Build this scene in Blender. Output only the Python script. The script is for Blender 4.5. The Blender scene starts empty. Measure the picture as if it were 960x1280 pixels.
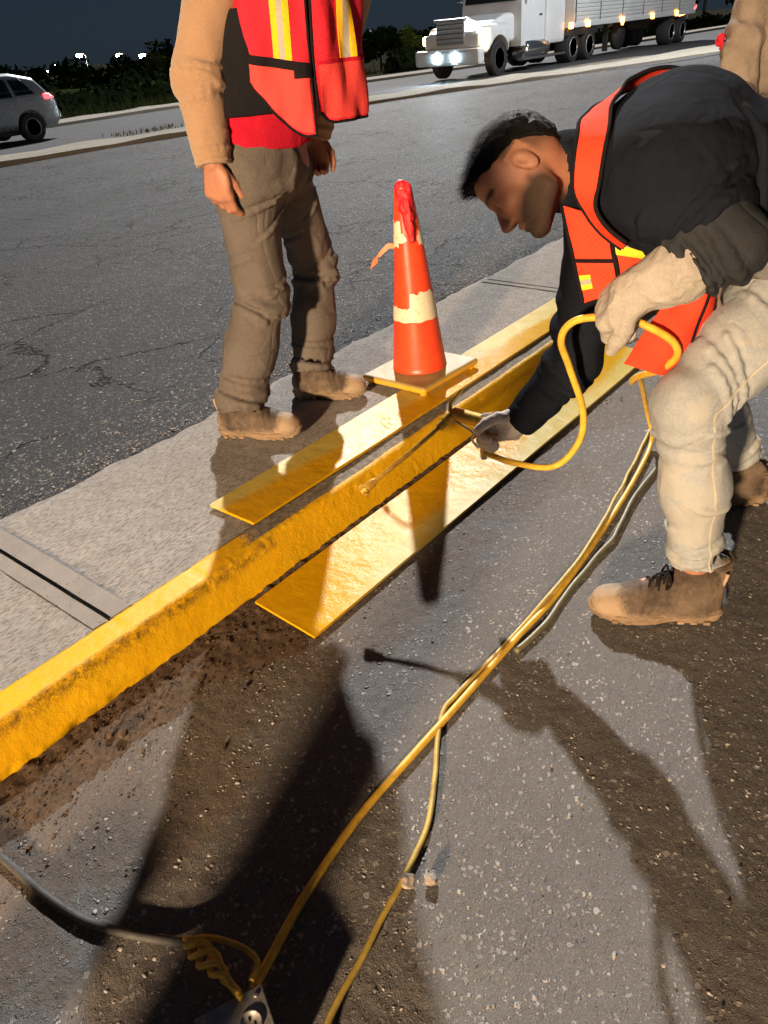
import bpy, bmesh, math, random
import numpy as np
from mathutils import Vector, Matrix, noise as mnoise

rng = np.random.default_rng(7)
random.seed(7)
R_ = math.radians
SC = bpy.context.scene
COL = SC.collection

# ------------------------------------------------------------------ camera
CAM_H = 1.32
F_PX = 940.0
PITCH = math.atan(601.0 / F_PX)
HEAD = R_(40.96)
ROLL = math.atan(0.092)
cam_d = bpy.data.cameras.new('camera')
cam = bpy.data.objects.new('camera', cam_d)
COL.objects.link(cam)
_f = Vector((math.cos(HEAD) * math.cos(PITCH), math.sin(HEAD) * math.cos(PITCH), -math.sin(PITCH)))
_r0 = Vector((math.sin(HEAD), -math.cos(HEAD), 0))
_u0 = _r0.cross(_f)
_r = _r0 * math.cos(ROLL) - _u0 * math.sin(ROLL)
_u = _r0 * math.sin(ROLL) + _u0 * math.cos(ROLL)
cam.matrix_world = Matrix(((_r.x, _u.x, -_f.x, 0), (_r.y, _u.y, -_f.y, 0), (_r.z, _u.z, -_f.z, CAM_H), (0, 0, 0, 1)))
cam_d.sensor_fit = 'VERTICAL'
cam_d.sensor_height = 36.0
cam_d.lens = 36.0 * F_PX / 1280.0
cam_d.clip_start = 0.05
cam_d.clip_end = 2000
SC.camera = cam

# ------------------------------------------------------------------ world: night sky
KEY_AZ, KEY_EL = 38.0, 35.0
world = bpy.data.worlds.new('World')
SC.world = world
world.use_nodes = True
wn = world.node_tree.nodes
wl = world.node_tree.links
bg = wn['Background']
sky = wn.new('ShaderNodeTexSky')
sky.sky_type = 'NISHITA'
sky.sun_disc = False
sky.sun_elevation = R_(KEY_EL)
sky.sun_rotation = R_(90.0 - KEY_AZ)
sky.air_density = 1.0
sky.dust_density = 0.3
wmix = wn.new('ShaderNodeMix'); wmix.data_type = 'RGBA'; wmix.blend_type = 'MULTIPLY'
wmix.inputs['Factor'].default_value = 1.0
wmix.inputs['B'].default_value = (0.40, 0.62, 1.0, 1)
wl.new(sky.outputs[0], wmix.inputs['A'])
wmx2 = wn.new('ShaderNodeMix'); wmx2.data_type = 'RGBA'
wmx2.inputs['Factor'].default_value = 0.72
wmx2.inputs['B'].default_value = (3.2, 5.4, 8.8, 1)
wl.new(wmix.outputs['Result'], wmx2.inputs['A'])
wl.new(wmx2.outputs['Result'], bg.inputs['Color'])
bg.inputs['Strength'].default_value = 0.0037

# ------------------------------------------------------------------ key light (high mast beyond the road; far enough to be parallel)
sun_d = bpy.data.lights.new('sun', 'SUN')
sun_d.energy = 5.0
sun_d.angle = R_(1.1)
sun_d.color = (1.0, 0.965, 0.93)
sun = bpy.data.objects.new('sun', sun_d)
COL.objects.link(sun)
_kd = Vector((math.cos(R_(KEY_AZ)) * math.cos(R_(KEY_EL)), math.sin(R_(KEY_AZ)) * math.cos(R_(KEY_EL)), math.sin(R_(KEY_EL))))
sun.rotation_euler = _kd.to_track_quat('Z', 'Y').to_euler()
sun.location = _kd * 60

SC.view_settings.view_transform = 'Standard'
SC.view_settings.look = 'None'
SC.view_settings.gamma = 1.0
SC.view_settings.use_curve_mapping = False
SC.view_settings.exposure = 0.35
SC.cycles.use_adaptive_sampling = True
SC.cycles.sample_clamp_indirect = 3.0
SC.cycles.sample_clamp_direct = 0.0
SC.cycles.use_denoising = True
SC.cycles.max_bounces = 6

# ------------------------------------------------------------------ tagging
def tag(o, label=None, cat=None, group=None, kind=None):
    if label: o['label'] = label
    if cat: o['category'] = cat
    if group: o['group'] = group
    if kind: o['kind'] = kind
    return o

def empty(name, loc=(0, 0, 0), rz=0.0, **kw):
    o = bpy.data.objects.new(name, None)
    COL.objects.link(o)
    o.location = loc
    o.rotation_euler = (0, 0, rz)
    o.empty_display_size = 0.1
    return tag(o, **kw)

def link(name, me, mat=None, parent=None, smooth=False):
    o = bpy.data.objects.new(name, me)
    COL.objects.link(o)
    if mat is not None:
        me.materials.clear()
        me.materials.append(mat)
    if smooth and len(me.polygons):
        me.polygons.foreach_set('use_smooth', np.ones(len(me.polygons), dtype=bool))
    if parent is not None:
        o.parent = parent
    return o

def np_mesh(name, V, Fq):
    """V (n,3), Fq (m,3|4) -> mesh, fast path"""
    me = bpy.data.meshes.new(name)
    V = np.asarray(V, dtype=np.float32); Fq = np.asarray(Fq, dtype=np.int32)
    k = Fq.shape[1]
    me.vertices.add(len(V)); me.vertices.foreach_set('co', V.ravel())
    me.loops.add(Fq.size); me.loops.foreach_set('vertex_index', Fq.ravel())
    me.polygons.add(len(Fq))
    me.polygons.foreach_set('loop_start', np.arange(0, Fq.size, k, dtype=np.int32))
    me.polygons.foreach_set('loop_total', np.full(len(Fq), k, dtype=np.int32))
    me.update(calc_edges=True)
    return me

def vattr(me, name, vals):
    a = me.attributes.new(name, 'FLOAT', 'POINT')
    a.data.foreach_set('value', np.asarray(vals, dtype=np.float32))

def cattr(me, name, rgb):
    a = me.attributes.new(name, 'FLOAT_COLOR', 'POINT')
    c = np.ones((len(rgb), 4), dtype=np.float32); c[:, :3] = rgb
    a.data.foreach_set('color', c.ravel())

# ------------------------------------------------------------------ shape builder for hard things
class MB:
    """collects boxes, tubes, lathes into one mesh"""
    def __init__(s):
        s.v = []; s.f = []
    def add(s, vs, fs, M=None):
        b = len(s.v)
        for v in vs:
            v = Vector(v)
            s.v.append(tuple(M @ v) if M is not None else tuple(v))
        s.f += [tuple(b + i for i in f) for f in fs]
        return s
    def box(s, lo, hi, bev=0.0, M=None, seg=2):
        bm = bmesh.new()
        bmesh.ops.create_cube(bm, size=1.0)
        c = [(a + b) / 2 for a, b in zip(lo, hi)]; d = [abs(b - a) for a, b in zip(lo, hi)]
        for v in bm.verts:
            v.co = Vector((v.co.x * d[0] + c[0], v.co.y * d[1] + c[1], v.co.z * d[2] + c[2]))
        if bev > 0:
            bmesh.ops.bevel(bm, geom=list(bm.edges), offset=min(bev, min(d) * 0.49), segments=seg, affect='EDGES', profile=0.6)
        bm.verts.index_update()
        s.add([v.co.copy() for v in bm.verts], [[v.index for v in f.verts] for f in bm.faces], M)
        bm.free()
        return s
    def prism(s, prof, y0, y1, axis='y', M=None):
        """profile (a,b) extruded along an axis (a,b are the other two, in xyz order)"""
        n = len(prof)
        def mk(p, t):
            return {'y': (p[0], t, p[1]), 'x': (t, p[0], p[1]), 'z': (p[0], p[1], t)}[axis]
        vs = [mk(p, y0) for p in prof] + [mk(p, y1) for p in prof]
        fs = [[i, (i + 1) % n, n + (i + 1) % n, n + i] for i in range(n)] + [list(range(n))[::-1], list(range(n, 2 * n))]
        return s.add(vs, fs, M)
    def lathe(s, prof, n=32, M=None, cap=True):
        vs = []; fs = []
        for r, z in prof:
            for i in range(n):
                a = 2 * math.pi * i / n
                vs.append((r * math.cos(a), r * math.sin(a), z))
        for j in range(len(prof) - 1):
            for i in range(n):
                k = (i + 1) % n
                fs.append([j * n + i, j * n + k, (j + 1) * n + k, (j + 1) * n + i])
        if cap:
            fs.append(list(range(n))[::-1]); fs.append([(len(prof) - 1) * n + i for i in range(n)])
        return s.add(vs, fs, M)
    def tube(s, pts, r, n=10, cap=True):
        P = [Vector(p) for p in pts]
        rs = r if isinstance(r, (list, tuple, np.ndarray)) else [r] * len(P)
        T = []
        for i in range(len(P)):
            t = (P[min(i + 1, len(P) - 1)] - P[max(i - 1, 0)]); T.append(t.normalized())
        u = T[0].orthogonal().normalized(); vs = []; fs = []
        for i in range(len(P)):
            if i:
                u = (u - T[i] * u.dot(T[i])).normalized()
            w = T[i].cross(u)
            for k in range(n):
                a = 2 * math.pi * k / n
                vs.append(P[i] + (u * math.cos(a) + w * math.sin(a)) * rs[i])
        for i in range(len(P) - 1):
            for k in range(n):
                m = (k + 1) % n
                fs.append([i * n + k, i * n + m, (i + 1) * n + m, (i + 1) * n + k])
        if cap:
            fs.append(list(range(n))[::-1]); fs.append([(len(P) - 1) * n + k for k in range(n)])
        return s.add(vs, fs)
    def build(s, name, mat, parent=None, smooth=False, autos=None):
        me = bpy.data.meshes.new(name)
        me.from_pydata(s.v, [], s.f); me.update()
        o = link(name, me, mat, parent, smooth or autos is not None)
        if autos is not None:
            try:
                me.set_sharp_from_angle(angle=R_(autos))
            except Exception:
                pass
        return o

def catmull(pts, n=12):
    P = [Vector(p) for p in pts]
    P = [P[0] * 2 - P[1]] + P + [P[-1] * 2 - P[-2]]
    out = []
    for i in range(1, len(P) - 2):
        for k in range(n):
            t = k / n
            a, b, c, d = P[i - 1], P[i], P[i + 1], P[i + 2]
            out.append(0.5 * ((2 * b) + (c - a) * t + (2 * a - 5 * b + 4 * c - d) * t * t + (3 * b - a - 3 * c + d) * t ** 3))
    out.append(P[-2])
    return out

# ------------------------------------------------------------------ numpy noise
def _hash(ix, iy, iz, seed):
    h = (ix.astype(np.int64) * 374761393 + iy.astype(np.int64) * 668265263 + iz.astype(np.int64) * 2147483647 + seed * 1274126177) & 0xffffffff
    h = ((h ^ (h >> 13)) * 1274126177) & 0xffffffff
    h = h ^ (h >> 16)
    return (h & 0xffff).astype(np.float32) / 65535.0

def vnoise(P, scale, seed=0):
    """value noise in [-1,1]; P (n,3)"""
    Q = np.asarray(P, dtype=np.float64) * scale
    seed = int(seed * 10)
    I = np.floor(Q).astype(np.int64); Fr = (Q - I).astype(np.float32)
    Fr = Fr * Fr * (3 - 2 * Fr)
    x, y, z = I[:, 0], I[:, 1], I[:, 2]
    fx, fy, fz = Fr[:, 0], Fr[:, 1], Fr[:, 2]
    r = 0
    for dx in (0, 1):
        for dy in (0, 1):
            for dz in (0, 1):
                w = (fx if dx else 1 - fx) * (fy if dy else 1 - fy) * (fz if dz else 1 - fz)
                r = r + w * _hash(x + dx, y + dy, z + dz, seed)
    return r * 2 - 1

def fbm(P, scale, seed=0, octv=3, gain=0.5):
    s = 0; a = 1
    for o in range(octv):
        s = s + a * vnoise(P, scale * 2 ** o, seed + o * 17); a *= gain
    return s

# ------------------------------------------------------------------ distance fields -> meshes (bodies, clothes, car)
class Field:
    def __init__(s, lo, hi, h):
        s.h = h; s.lo = np.array(lo, float)
        s.ax = [np.arange(lo[i], hi[i] + h, h, dtype=np.float32) for i in range(3)]
        s.d = np.full([len(a) for a in s.ax], 0.5, dtype=np.float32)
    def blk(s, lo, hi):
        sl = []
        for i in range(3):
            a = int(max(0, math.floor((lo[i] - s.lo[i]) / s.h))); b = int(min(len(s.ax[i]), math.ceil((hi[i] - s.lo[i]) / s.h) + 1))
            sl.append(slice(a, max(a, b)))
        X = s.ax[0][sl[0]][:, None, None]; Y = s.ax[1][sl[1]][None, :, None]; Z = s.ax[2][sl[2]][None, None, :]
        return tuple(sl), X, Y, Z
    def merge(s, sl, v, k, sub=False):
        d = s.d[sl]
        if d.size == 0: return
        if sub:
            if k > 0:
                hh = np.maximum(k - np.abs(d + v), 0) / k
                s.d[sl] = np.maximum(d, -v) + hh * hh * k * 0.25
            else:
                s.d[sl] = np.maximum(d, -v)
        elif k > 0:
            hh = np.maximum(k - np.abs(d - v), 0) / k
            s.d[sl] = np.minimum(d, v) - hh * hh * k * 0.25
        else:
            s.d[sl] = np.minimum(d, v)
    def cone(s, a, b, ra, rb, k=0.02, side=None, ratio=1.0, sub=False):
        a = np.array(a, float); b = np.array(b, float)
        m = max(ra, rb) * max(1.0, ratio) + 0.06
        sl, X, Y, Z = s.blk(np.minimum(a, b) - m, np.maximum(a, b) + m)
        ab = b - a; L2 = float(ab @ ab) + 1e-12
        px, py, pz = X - a[0], Y - a[1], Z - a[2]
        t = np.clip((px * ab[0] + py * ab[1] + pz * ab[2]) / L2, 0, 1)
        qx, qy, qz = px - t * ab[0], py - t * ab[1], pz - t * ab[2]
        if side is not None:
            sd = np.array(side, float); sd = sd - ab * (sd @ ab) / L2; sd /= np.linalg.norm(sd) + 1e-9
            c = qx * sd[0] + qy * sd[1] + qz * sd[2]
            g = (1.0 / ratio - 1.0)
            qx, qy, qz = qx + c * g * sd[0], qy + c * g * sd[1], qz + c * g * sd[2]
        v = np.sqrt(qx * qx + qy * qy + qz * qz) - (ra + (rb - ra) * t)
        s.merge(sl, v.astype(np.float32), k, sub)
        return s
    def ell(s, c, rad, M=None, k=0.02, sub=False):
        c = np.array(c, float); rad = np.array(rad, float); m = rad.max() + 0.05
        sl, X, Y, Z = s.blk(c - m, c + m)
        px, py, pz = X - c[0], Y - c[1], Z - c[2]
        if M is not None:
            M = np.array(M, float)
            px, py, pz = (px * M[0][0] + py * M[0][1] + pz * M[0][2], px * M[1][0] + py * M[1][1] + pz * M[1][2], px * M[2][0] + py * M[2][1] + pz * M[2][2])
        k0 = np.sqrt((px / rad[0]) ** 2 + (py / rad[1]) ** 2 + (pz / rad[2]) ** 2)
        k1 = np.sqrt((px / rad[0] ** 2) ** 2 + (py / rad[1] ** 2) ** 2 + (pz / rad[2] ** 2) ** 2) + 1e-9
        v = k0 * (k0 - 1.0) / k1
        v = np.where(k0 < 0.02, -rad.min(), v)
        s.merge(sl, v.astype(np.float32), k, sub)
        return s
    def rbox(s, c, half, M=None, r=0.01, k=0.01, sub=False):
        c = np.array(c, float); half = np.array(half, float); m = float(np.linalg.norm(half)) + 0.05
        sl, X, Y, Z = s.blk(c - m, c + m)
        px, py, pz = X - c[0], Y - c[1], Z - c[2]
        if M is not None:
            M = np.array(M, float)
            px, py, pz = (px * M[0][0] + py * M[0][1] + pz * M[0][2], px * M[1][0] + py * M[1][1] + pz * M[1][2], px * M[2][0] + py * M[2][1] + pz * M[2][2])
        qx, qy, qz = np.abs(px) - half[0] + r, np.abs(py) - half[1] + r, np.abs(pz) - half[2] + r
        v = np.sqrt(np.maximum(qx, 0) ** 2 + np.maximum(qy, 0) ** 2 + np.maximum(qz, 0) ** 2) + np.minimum(np.maximum(np.maximum(qx, qy), qz), 0) - r
        s.merge(sl, v.astype(np.float32), k, sub)
        return s
    def near(s, w=0.03):
        I = np.argwhere(np.abs(s.d) < w)
        P = np.stack([s.ax[i][I[:, i]] for i in range(3)], 1)
        return I, P
    def disp(s, fn, w=0.03):
        I, P = s.near(w)
        s.d[I[:, 0], I[:, 1], I[:, 2]] += fn(P).astype(np.float32)
        return s
    def sample(s, P):
        Q = (np.asarray(P) - s.lo) / s.h
        I = np.clip(np.floor(Q).astype(int), 0, np.array(s.d.shape) - 2); Fr = np.clip(Q - I, 0, 1)
        r = 0
        for dx in (0, 1):
            for dy in (0, 1):
                for dz in (0, 1):
                    w = (Fr[:, 0] if dx else 1 - Fr[:, 0]) * (Fr[:, 1] if dy else 1 - Fr[:, 1]) * (Fr[:, 2] if dz else 1 - Fr[:, 2])
                    r = r + w * s.d[I[:, 0] + dx, I[:, 1] + dy, I[:, 2] + dz]
        return r
    def mesh(s, name, d=None):
        V, Q = surface_nets(s.d if d is None else d, s.lo, s.h)
        return np_mesh(name, V, Q)

def surface_nets(d, lo, h):
    d = d.copy()
    for ax in range(3):                      # close at the borders
        sl = [slice(None)] * 3
        for e in (0, -1):
            sl[ax] = e; d[tuple(sl)] = np.maximum(d[tuple(sl)], h * 0.5)
    s = d < 0
    c = s.astype(np.int8)
    n = (c[:-1, :-1, :-1] + c[1:, :-1, :-1] + c[:-1, 1:, :-1] + c[1:, 1:, :-1] + c[:-1, :-1, 1:] + c[1:, :-1, 1:] + c[:-1, 1:, 1:] + c[1:, 1:, 1:])
    act = np.argwhere((n > 0) & (n < 8))
    idx = np.full(n.shape, -1, dtype=np.int32); idx[act[:, 0], act[:, 1], act[:, 2]] = np.arange(len(act))
    acc = np.zeros((len(act), 3)); cnt = np.zeros(len(act))
    offs = [(0, 0, 0), (1, 0, 0), (0, 1, 0), (1, 1, 0), (0, 0, 1), (1, 0, 1), (0, 1, 1), (1, 1, 1)]
    val = [d[act[:, 0] + o[0], act[:, 1] + o[1], act[:, 2] + o[2]] for o in offs]
    for i in range(8):
        for b in (1, 2, 4):
            j = i | b
            if j == i: continue
            va, vb = val[i], val[j]
            m = (va < 0) != (vb < 0)
            t = np.where(m, va / np.where(m, va - vb, 1), 0)
            p = np.array(offs[i], float)[None] + t[:, None] * (np.array(offs[j], float) - np.array(offs[i], float))[None]
            acc += p * m[:, None]; cnt += m
    V = (act + acc / np.maximum(cnt, 1)[:, None]) * h + lo
    quads = []
    for ax in range(3):
        u, v = [(1, 2), (2, 0), (0, 1)][ax]
        sl0 = [slice(None)] * 3; sl1 = [slice(None)] * 3
        sl0[ax] = slice(0, -1); sl1[ax] = slice(1, None)
        a = s[tuple(sl0)]; b = s[tuple(sl1)]
        E = np.argwhere(a != b)
        E = E[(E[:, u] > 0) & (E[:, v] > 0) & (E[:, u] < d.shape[u] - 1) & (E[:, v] < d.shape[v] - 1)]
        flip = a[E[:, 0], E[:, 1], E[:, 2]]
        def ci(du, dv):
            C_ = E.copy(); C_[:, u] -= du; C_[:, v] -= dv
            return idx[C_[:, 0], C_[:, 1], C_[:, 2]]
        q = np.stack([ci(1, 1), ci(0, 1), ci(0, 0), ci(1, 0)], 1)
        q[~flip] = q[~flip][:, ::-1]
        quads.append(q)
    Q = np.concatenate(quads) if quads else np.zeros((0, 4), int)
    Q = Q[(Q >= 0).all(1)]
    return V, Q
# ------------------------------------------------------------------ materials
class NT:
    def __init__(s, name):
        s.m = bpy.data.materials.new(name); s.m.use_nodes = True
        s.n = s.m.node_tree.nodes; s.l = s.m.node_tree.links
        s.p = s.n['Principled BSDF']
        s._co = None
    def node(s, t, **kw):
        n = s.n.new(t)
        for k, v in kw.items(): setattr(n, k, v)
        return n
    def put(s, sock, v):
        if hasattr(v, 'is_linked') or hasattr(v, 'links'):
            s.l.new(v, sock)
        elif isinstance(v, (tuple, list)) and len(v) == 3 and sock.type == 'RGBA':
            sock.default_value = (*v, 1)
        else:
            sock.default_value = v
    def co(s):
        if s._co is None:
            s._co = s.node('ShaderNodeTexCoord').outputs['Object']
        return s._co
    def map(s, scale=(1, 1, 1), rot=(0, 0, 0), loc=(0, 0, 0), vec=None):
        n = s.node('ShaderNodeMapping')
        s.l.new(vec or s.co(), n.inputs['Vector'])
        n.inputs['Scale'].default_value = scale; n.inputs['Rotation'].default_value = rot; n.inputs['Location'].default_value = loc
        return n.outputs[0]
    def noise(s, scale, detail=3, rough=0.55, vec=None, dist=0.0, out='Fac'):
        n = s.node('ShaderNodeTexNoise')
        s.l.new(vec or s.co(), n.inputs['Vector'])
        n.inputs['Scale'].default_value = scale; n.inputs['Detail'].default_value = detail
        n.inputs['Roughness'].default_value = rough; n.inputs['Distortion'].default_value = dist
        return n.outputs[out]
    def vor(s, scale, feature='F1', vec=None, out='Distance', rand=1.0, metric='EUCLIDEAN'):
        n = s.node('ShaderNodeTexVoronoi'); n.feature = feature
        if feature != 'DISTANCE_TO_EDGE': n.distance = metric
        s.l.new(vec or s.co(), n.inputs['Vector'])
        n.inputs['Scale'].default_value = scale; n.inputs['Randomness'].default_value = rand
        return n.outputs[out]
    def ramp(s, fac, stops, interp='LINEAR'):
        n = s.node('ShaderNodeValToRGB'); s.l.new(fac, n.inputs[0])
        cr = n.color_ramp; cr.interpolation = interp
        while len(cr.elements) < len(stops): cr.elements.new(0.5)
        for e, (p, c) in zip(cr.elements, stops):
            e.position = p; e.color = (c, c, c, 1) if isinstance(c, (int, float)) else (*c, 1)
        return n.outputs[0]
    def mix(s, fac, a, b, mode='MIX'):
        n = s.node('ShaderNodeMix'); n.data_type = 'RGBA'; n.blend_type = mode
        s.put(n.inputs['Factor'], fac); s.put(n.inputs['A'], a); s.put(n.inputs['B'], b)
        return n.outputs['Result']
    def math(s, op, a, b=0.0, c=None):
        n = s.node('ShaderNodeMath'); n.operation = op
        s.put(n.inputs[0], a); s.put(n.inputs[1], b)
        if c is not None: s.put(n.inputs[2], c)
        return n.outputs[0]
    def attr(s, name, out='Fac'):
        n = s.node('ShaderNodeAttribute'); n.attribute_name = name
        return n.outputs[out]
    def bump(s, height, strength=0.5, dist=0.01, normal=None):
        n = s.node('ShaderNodeBump')
        s.l.new(height, n.inputs['Height']); n.inputs['Strength'].default_value = strength; n.inputs['Distance'].default_value = dist
        if normal is not None: s.l.new(normal, n.inputs['Normal'])
        return n.outputs[0]
    def out(s, base=None, rough=None, normal=None, **kw):
        if base is not None: s.put(s.p.inputs['Base Color'], base)
        if rough is not None: s.put(s.p.inputs['Roughness'], rough)
        if normal is not None: s.l.new(normal, s.p.inputs['Normal'])
        for k, v in kw.items():
            s.put(s.p.inputs[k.replace('_', ' ')], v)
        return s.m

M = {}
def simple(name, base, rough=0.5, var=0.12, scale=20.0, bump=0.0, bscale=200.0, **kw):
    t = NT(name)
    n = t.noise(scale, 4, 0.6)
    col = t.mix(t.ramp(n, [(0.3, 0.0), (0.7, 1.0)]), tuple(c * (1 - var) for c in base), tuple(min(1, c * (1 + var)) for c in base))
    nr = t.bump(t.noise(bscale, 3, 0.6), bump, 0.002) if bump > 0 else None
    r = t.ramp(t.noise(scale * 2.3, 3), [(0.3, max(0.02, rough - 0.08)), (0.7, min(1, rough + 0.08))])
    M[name] = t.out(col, r, nr, **kw)
    return M[name]

def emis(name, col, strength, base=(0.8, 0.8, 0.8)):
    t = NT(name)
    M[name] = t.out(base, 0.3, None, Emission_Color=(*col, 1), Emission_Strength=strength)
    return M[name]

# near-lane asphalt: worn, light aggregate in a dark brownish binder
def asphalt(name, binder, stone_lo, stone_hi, cell, cover, rough, crack=0.0, spec=0.35, glint=0.3, bstr=0.75, bd=0.0032, dirt=0.0):
    t = NT(name)
    warp = t.noise(90, 2, 0.5, out='Color')
    wv = t.node('ShaderNodeVectorMath'); wv.operation = 'MULTIPLY_ADD'
    t.l.new(warp, wv.inputs[0]); wv.inputs[1].default_value = (0.012, 0.012, 0.0); t.l.new(t.co(), wv.inputs[2])
    co = wv.outputs[0]
    flat = t.map((1, 1, 0.15), vec=co)
    v1 = t.node('ShaderNodeTexVoronoi'); v1.feature = 'F1'; t.l.new(flat, v1.inputs['Vector']); v1.inputs['Scale'].default_value = cell
    e1 = t.vor(cell, 'DISTANCE_TO_EDGE', vec=flat)
    sep = t.node('ShaderNodeSeparateColor'); t.l.new(v1.outputs['Color'], sep.inputs[0])
    pick = t.ramp(sep.outputs[0], [(1 - cover - 0.02, 0.0), (1 - cover + 0.02, 1.0)])
    size = t.math('MULTIPLY_ADD', sep.outputs[1], 0.22, 0.06)
    body = t.math('MULTIPLY', t.ramp(t.math('SUBTRACT', e1, size), [(0.0, 0.0), (0.06, 1.0)]), pick)
    v2 = t.node('ShaderNodeTexVoronoi'); v2.feature = 'F1'; t.l.new(flat, v2.inputs['Vector']); v2.inputs['Scale'].default_value = cell * 2.7
    sep2 = t.node('ShaderNodeSeparateColor'); t.l.new(v2.outputs['Color'], sep2.inputs[0])
    body2 = t.math('MULTIPLY', t.ramp(v2.outputs['Distance'], [(0.28, 1.0), (0.42, 0.0)]), t.ramp(sep2.outputs[0], [(0.62, 0.0), (0.66, 1.0)]))
    big = t.noise(2.2, 4, 0.6)
    fine = t.noise(420, 2, 0.7)
    b = t.mix(t.ramp(big, [(0.3, 0.0), (0.7, 1.0)]), tuple(c * 0.72 for c in binder), tuple(c * 1.3 for c in binder))
    b = t.mix(t.ramp(fine, [(0.35, 0.0), (0.75, 1.0)]), b, tuple(c * 2.1 for c in binder))
    sc = t.mix(t.math('POWER', sep.outputs[2], 1.8), stone_lo, stone_hi)
    sc2 = t.mix(sep2.outputs[1], tuple(c * 0.8 for c in stone_lo), tuple(c * 0.8 for c in stone_hi))
    col = t.mix(t.math('MULTIPLY', body2, 0.75), b, sc2)
    worn = t.ramp(t.noise(7.0, 4, 0.65), [(0.36, 0.15), (0.62, 1.0)])
    col = t.mix(t.math('MULTIPLY', t.math('MULTIPLY', body, worn), 0.8), col, sc)
    h = t.math('ADD', t.math('MULTIPLY', body, 0.8), t.math('MULTIPLY', body2, 0.4))
    h = t.math('ADD', h, t.math('MULTIPLY', fine, 0.55))
    if crack > 0:
        cw = t.noise(1.6, 5, 0.62, out='Color')
        cv = t.node('ShaderNodeVectorMath'); cv.operation = 'MULTIPLY_ADD'
        t.l.new(cw, cv.inputs[0]); cv.inputs[1].default_value = (0.9, 0.9, 0.0); t.l.new(t.map((1, 1.25, 0.0)), cv.inputs[2])
        ce = t.vor(0.95, 'DISTANCE_TO_EDGE', vec=cv.outputs[0])
        gate = t.ramp(t.noise(0.75, 2, 0.5), [(0.46, 0.0), (0.56, 1.0)])
        ck = t.math('MULTIPLY', t.ramp(ce, [(0.0, 1.0), (0.011, 0.0)]), gate)
        ce2 = t.vor(3.1, 'DISTANCE_TO_EDGE', vec=cv.outputs[0])
        gate2 = t.ramp(t.noise(0.9, 2, 0.5, vec=t.map(loc=(7, 3, 0))), [(0.54, 0.0), (0.6, 1.0)])
        ck2 = t.math('MULTIPLY', t.ramp(ce2, [(0.0, 1.0), (0.022, 0.0)]), gate2)
        ck = t.math('MULTIPLY', t.math('MAXIMUM', ck, ck2), crack)
        col = t.mix(ck, col, (0.006, 0.006, 0.006))
        h = t.math('SUBTRACT', h, t.math('MULTIPLY', ck, 4.0))
    if dirt > 0:
        sx = t.node('ShaderNodeSeparateXYZ'); t.l.new(t.co(), sx.inputs[0])
        dn = t.math('ADD', sx.outputs[1], t.math('MULTIPLY', t.math('SUBTRACT', t.noise(3.2, 5, 0.68), 0.5), 0.75))
        dm = t.math('MULTIPLY', t.ramp(dn, [(0.92, 0.0), (1.22, 1.0)]), dirt)
        dm = t.math('MULTIPLY', dm, t.ramp(t.noise(120, 3, 0.7), [(0.25, 0.5), (0.6, 1.0)]))
        col = t.mix(dm, col, t.mix(t.noise(60, 4, 0.7), (0.075, 0.056, 0.042), (0.16, 0.122, 0.09)))
    lump_ = t.noise(32, 4, 0.65)
    h = t.math('ADD', h, t.math('MULTIPLY', lump_, 1.4))
    rr = t.mix(body, (rough, rough, rough), (rough - glint, rough - glint, rough - glint))
    nr = t.bump(h, bstr, bd)
    M[name] = t.out(col, rr, nr, Specular_IOR_Level=spec)
    return M[name]

asphalt('near_asphalt', (0.085, 0.080, 0.076), (0.12, 0.113, 0.108), (0.46, 0.44, 0.42), 104, 0.42, 0.80, bstr=1.0, bd=0.0042, dirt=0.8)
asphalt('far_asphalt', (0.026, 0.028, 0.031), (0.075, 0.08, 0.085), (0.34, 0.35, 0.36), 105, 0.62, 0.80, crack=1.0, spec=0.15, glint=0.3, bstr=1.0, bd=0.008)
asphalt('carriageway_asphalt', (0.05, 0.052, 0.055), (0.08, 0.083, 0.085), (0.14, 0.14, 0.145), 40, 0.5, 0.85, spec=0.1, glint=0.05)

def concrete(name, base, dark, broom=0.9):
    t = NT(name)
    big = t.noise(1.8, 5, 0.62)
    med = t.noise(14, 4, 0.65)
    st = t.map((52, 250, 60), rot=(0, 0, R_(58)))
    streak = t.noise(1.0, 3, 0.62, vec=st, dist=0.5)
    gr = t.noise(520, 2, 0.7)
    c = t.mix(t.ramp(big, [(0.3, 0.0), (0.7, 1.0)]), tuple(x * 0.8 for x in base), base)
    c = t.mix(t.ramp(med, [(0.40, 0.0), (0.72, 0.55)]), c, dark)
    c = t.mix(t.ramp(streak, [(0.47, 0.0), (0.62, 0.85 * broom)]), c, tuple(x * 0.42 for x in dark))
    c = t.mix(t.ramp(gr, [(0.3, 0.35), (0.6, 0.0)]), c, tuple(x * 0.5 for x in base))
    pit = t.vor(70, vec=t.map((1, 1, 0.2)))
    pm = t.math('MULTIPLY', t.ramp(pit, [(0.10, 1.0), (0.17, 0.0)]), t.ramp(t.noise(9, 2), [(0.5, 0.0), (0.6, 1.0)]))
    c = t.mix(pm, c, tuple(x * 0.3 for x in dark))
    h = t.math('ADD', t.math('MULTIPLY', streak, -1.6 * broom), t.math('MULTIPLY', gr, 0.5))
    h = t.math('SUBTRACT', h, pm)
    M[name] = t.out(c, 0.92, t.bump(h, 0.9, 0.006), Specular_IOR_Level=0.15)
    return M[name]
concrete('walk_concrete', (0.46, 0.43, 0.395), (0.27, 0.245, 0.22))
concrete('trowelled_concrete', (0.34, 0.315, 0.29), (0.24, 0.22, 0.20), broom=0.15)
concrete('median_concrete', (0.36, 0.33, 0.27), (0.24, 0.21, 0.17), broom=0.3)

YEL = (0.68, 0.36, 0.004)
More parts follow.
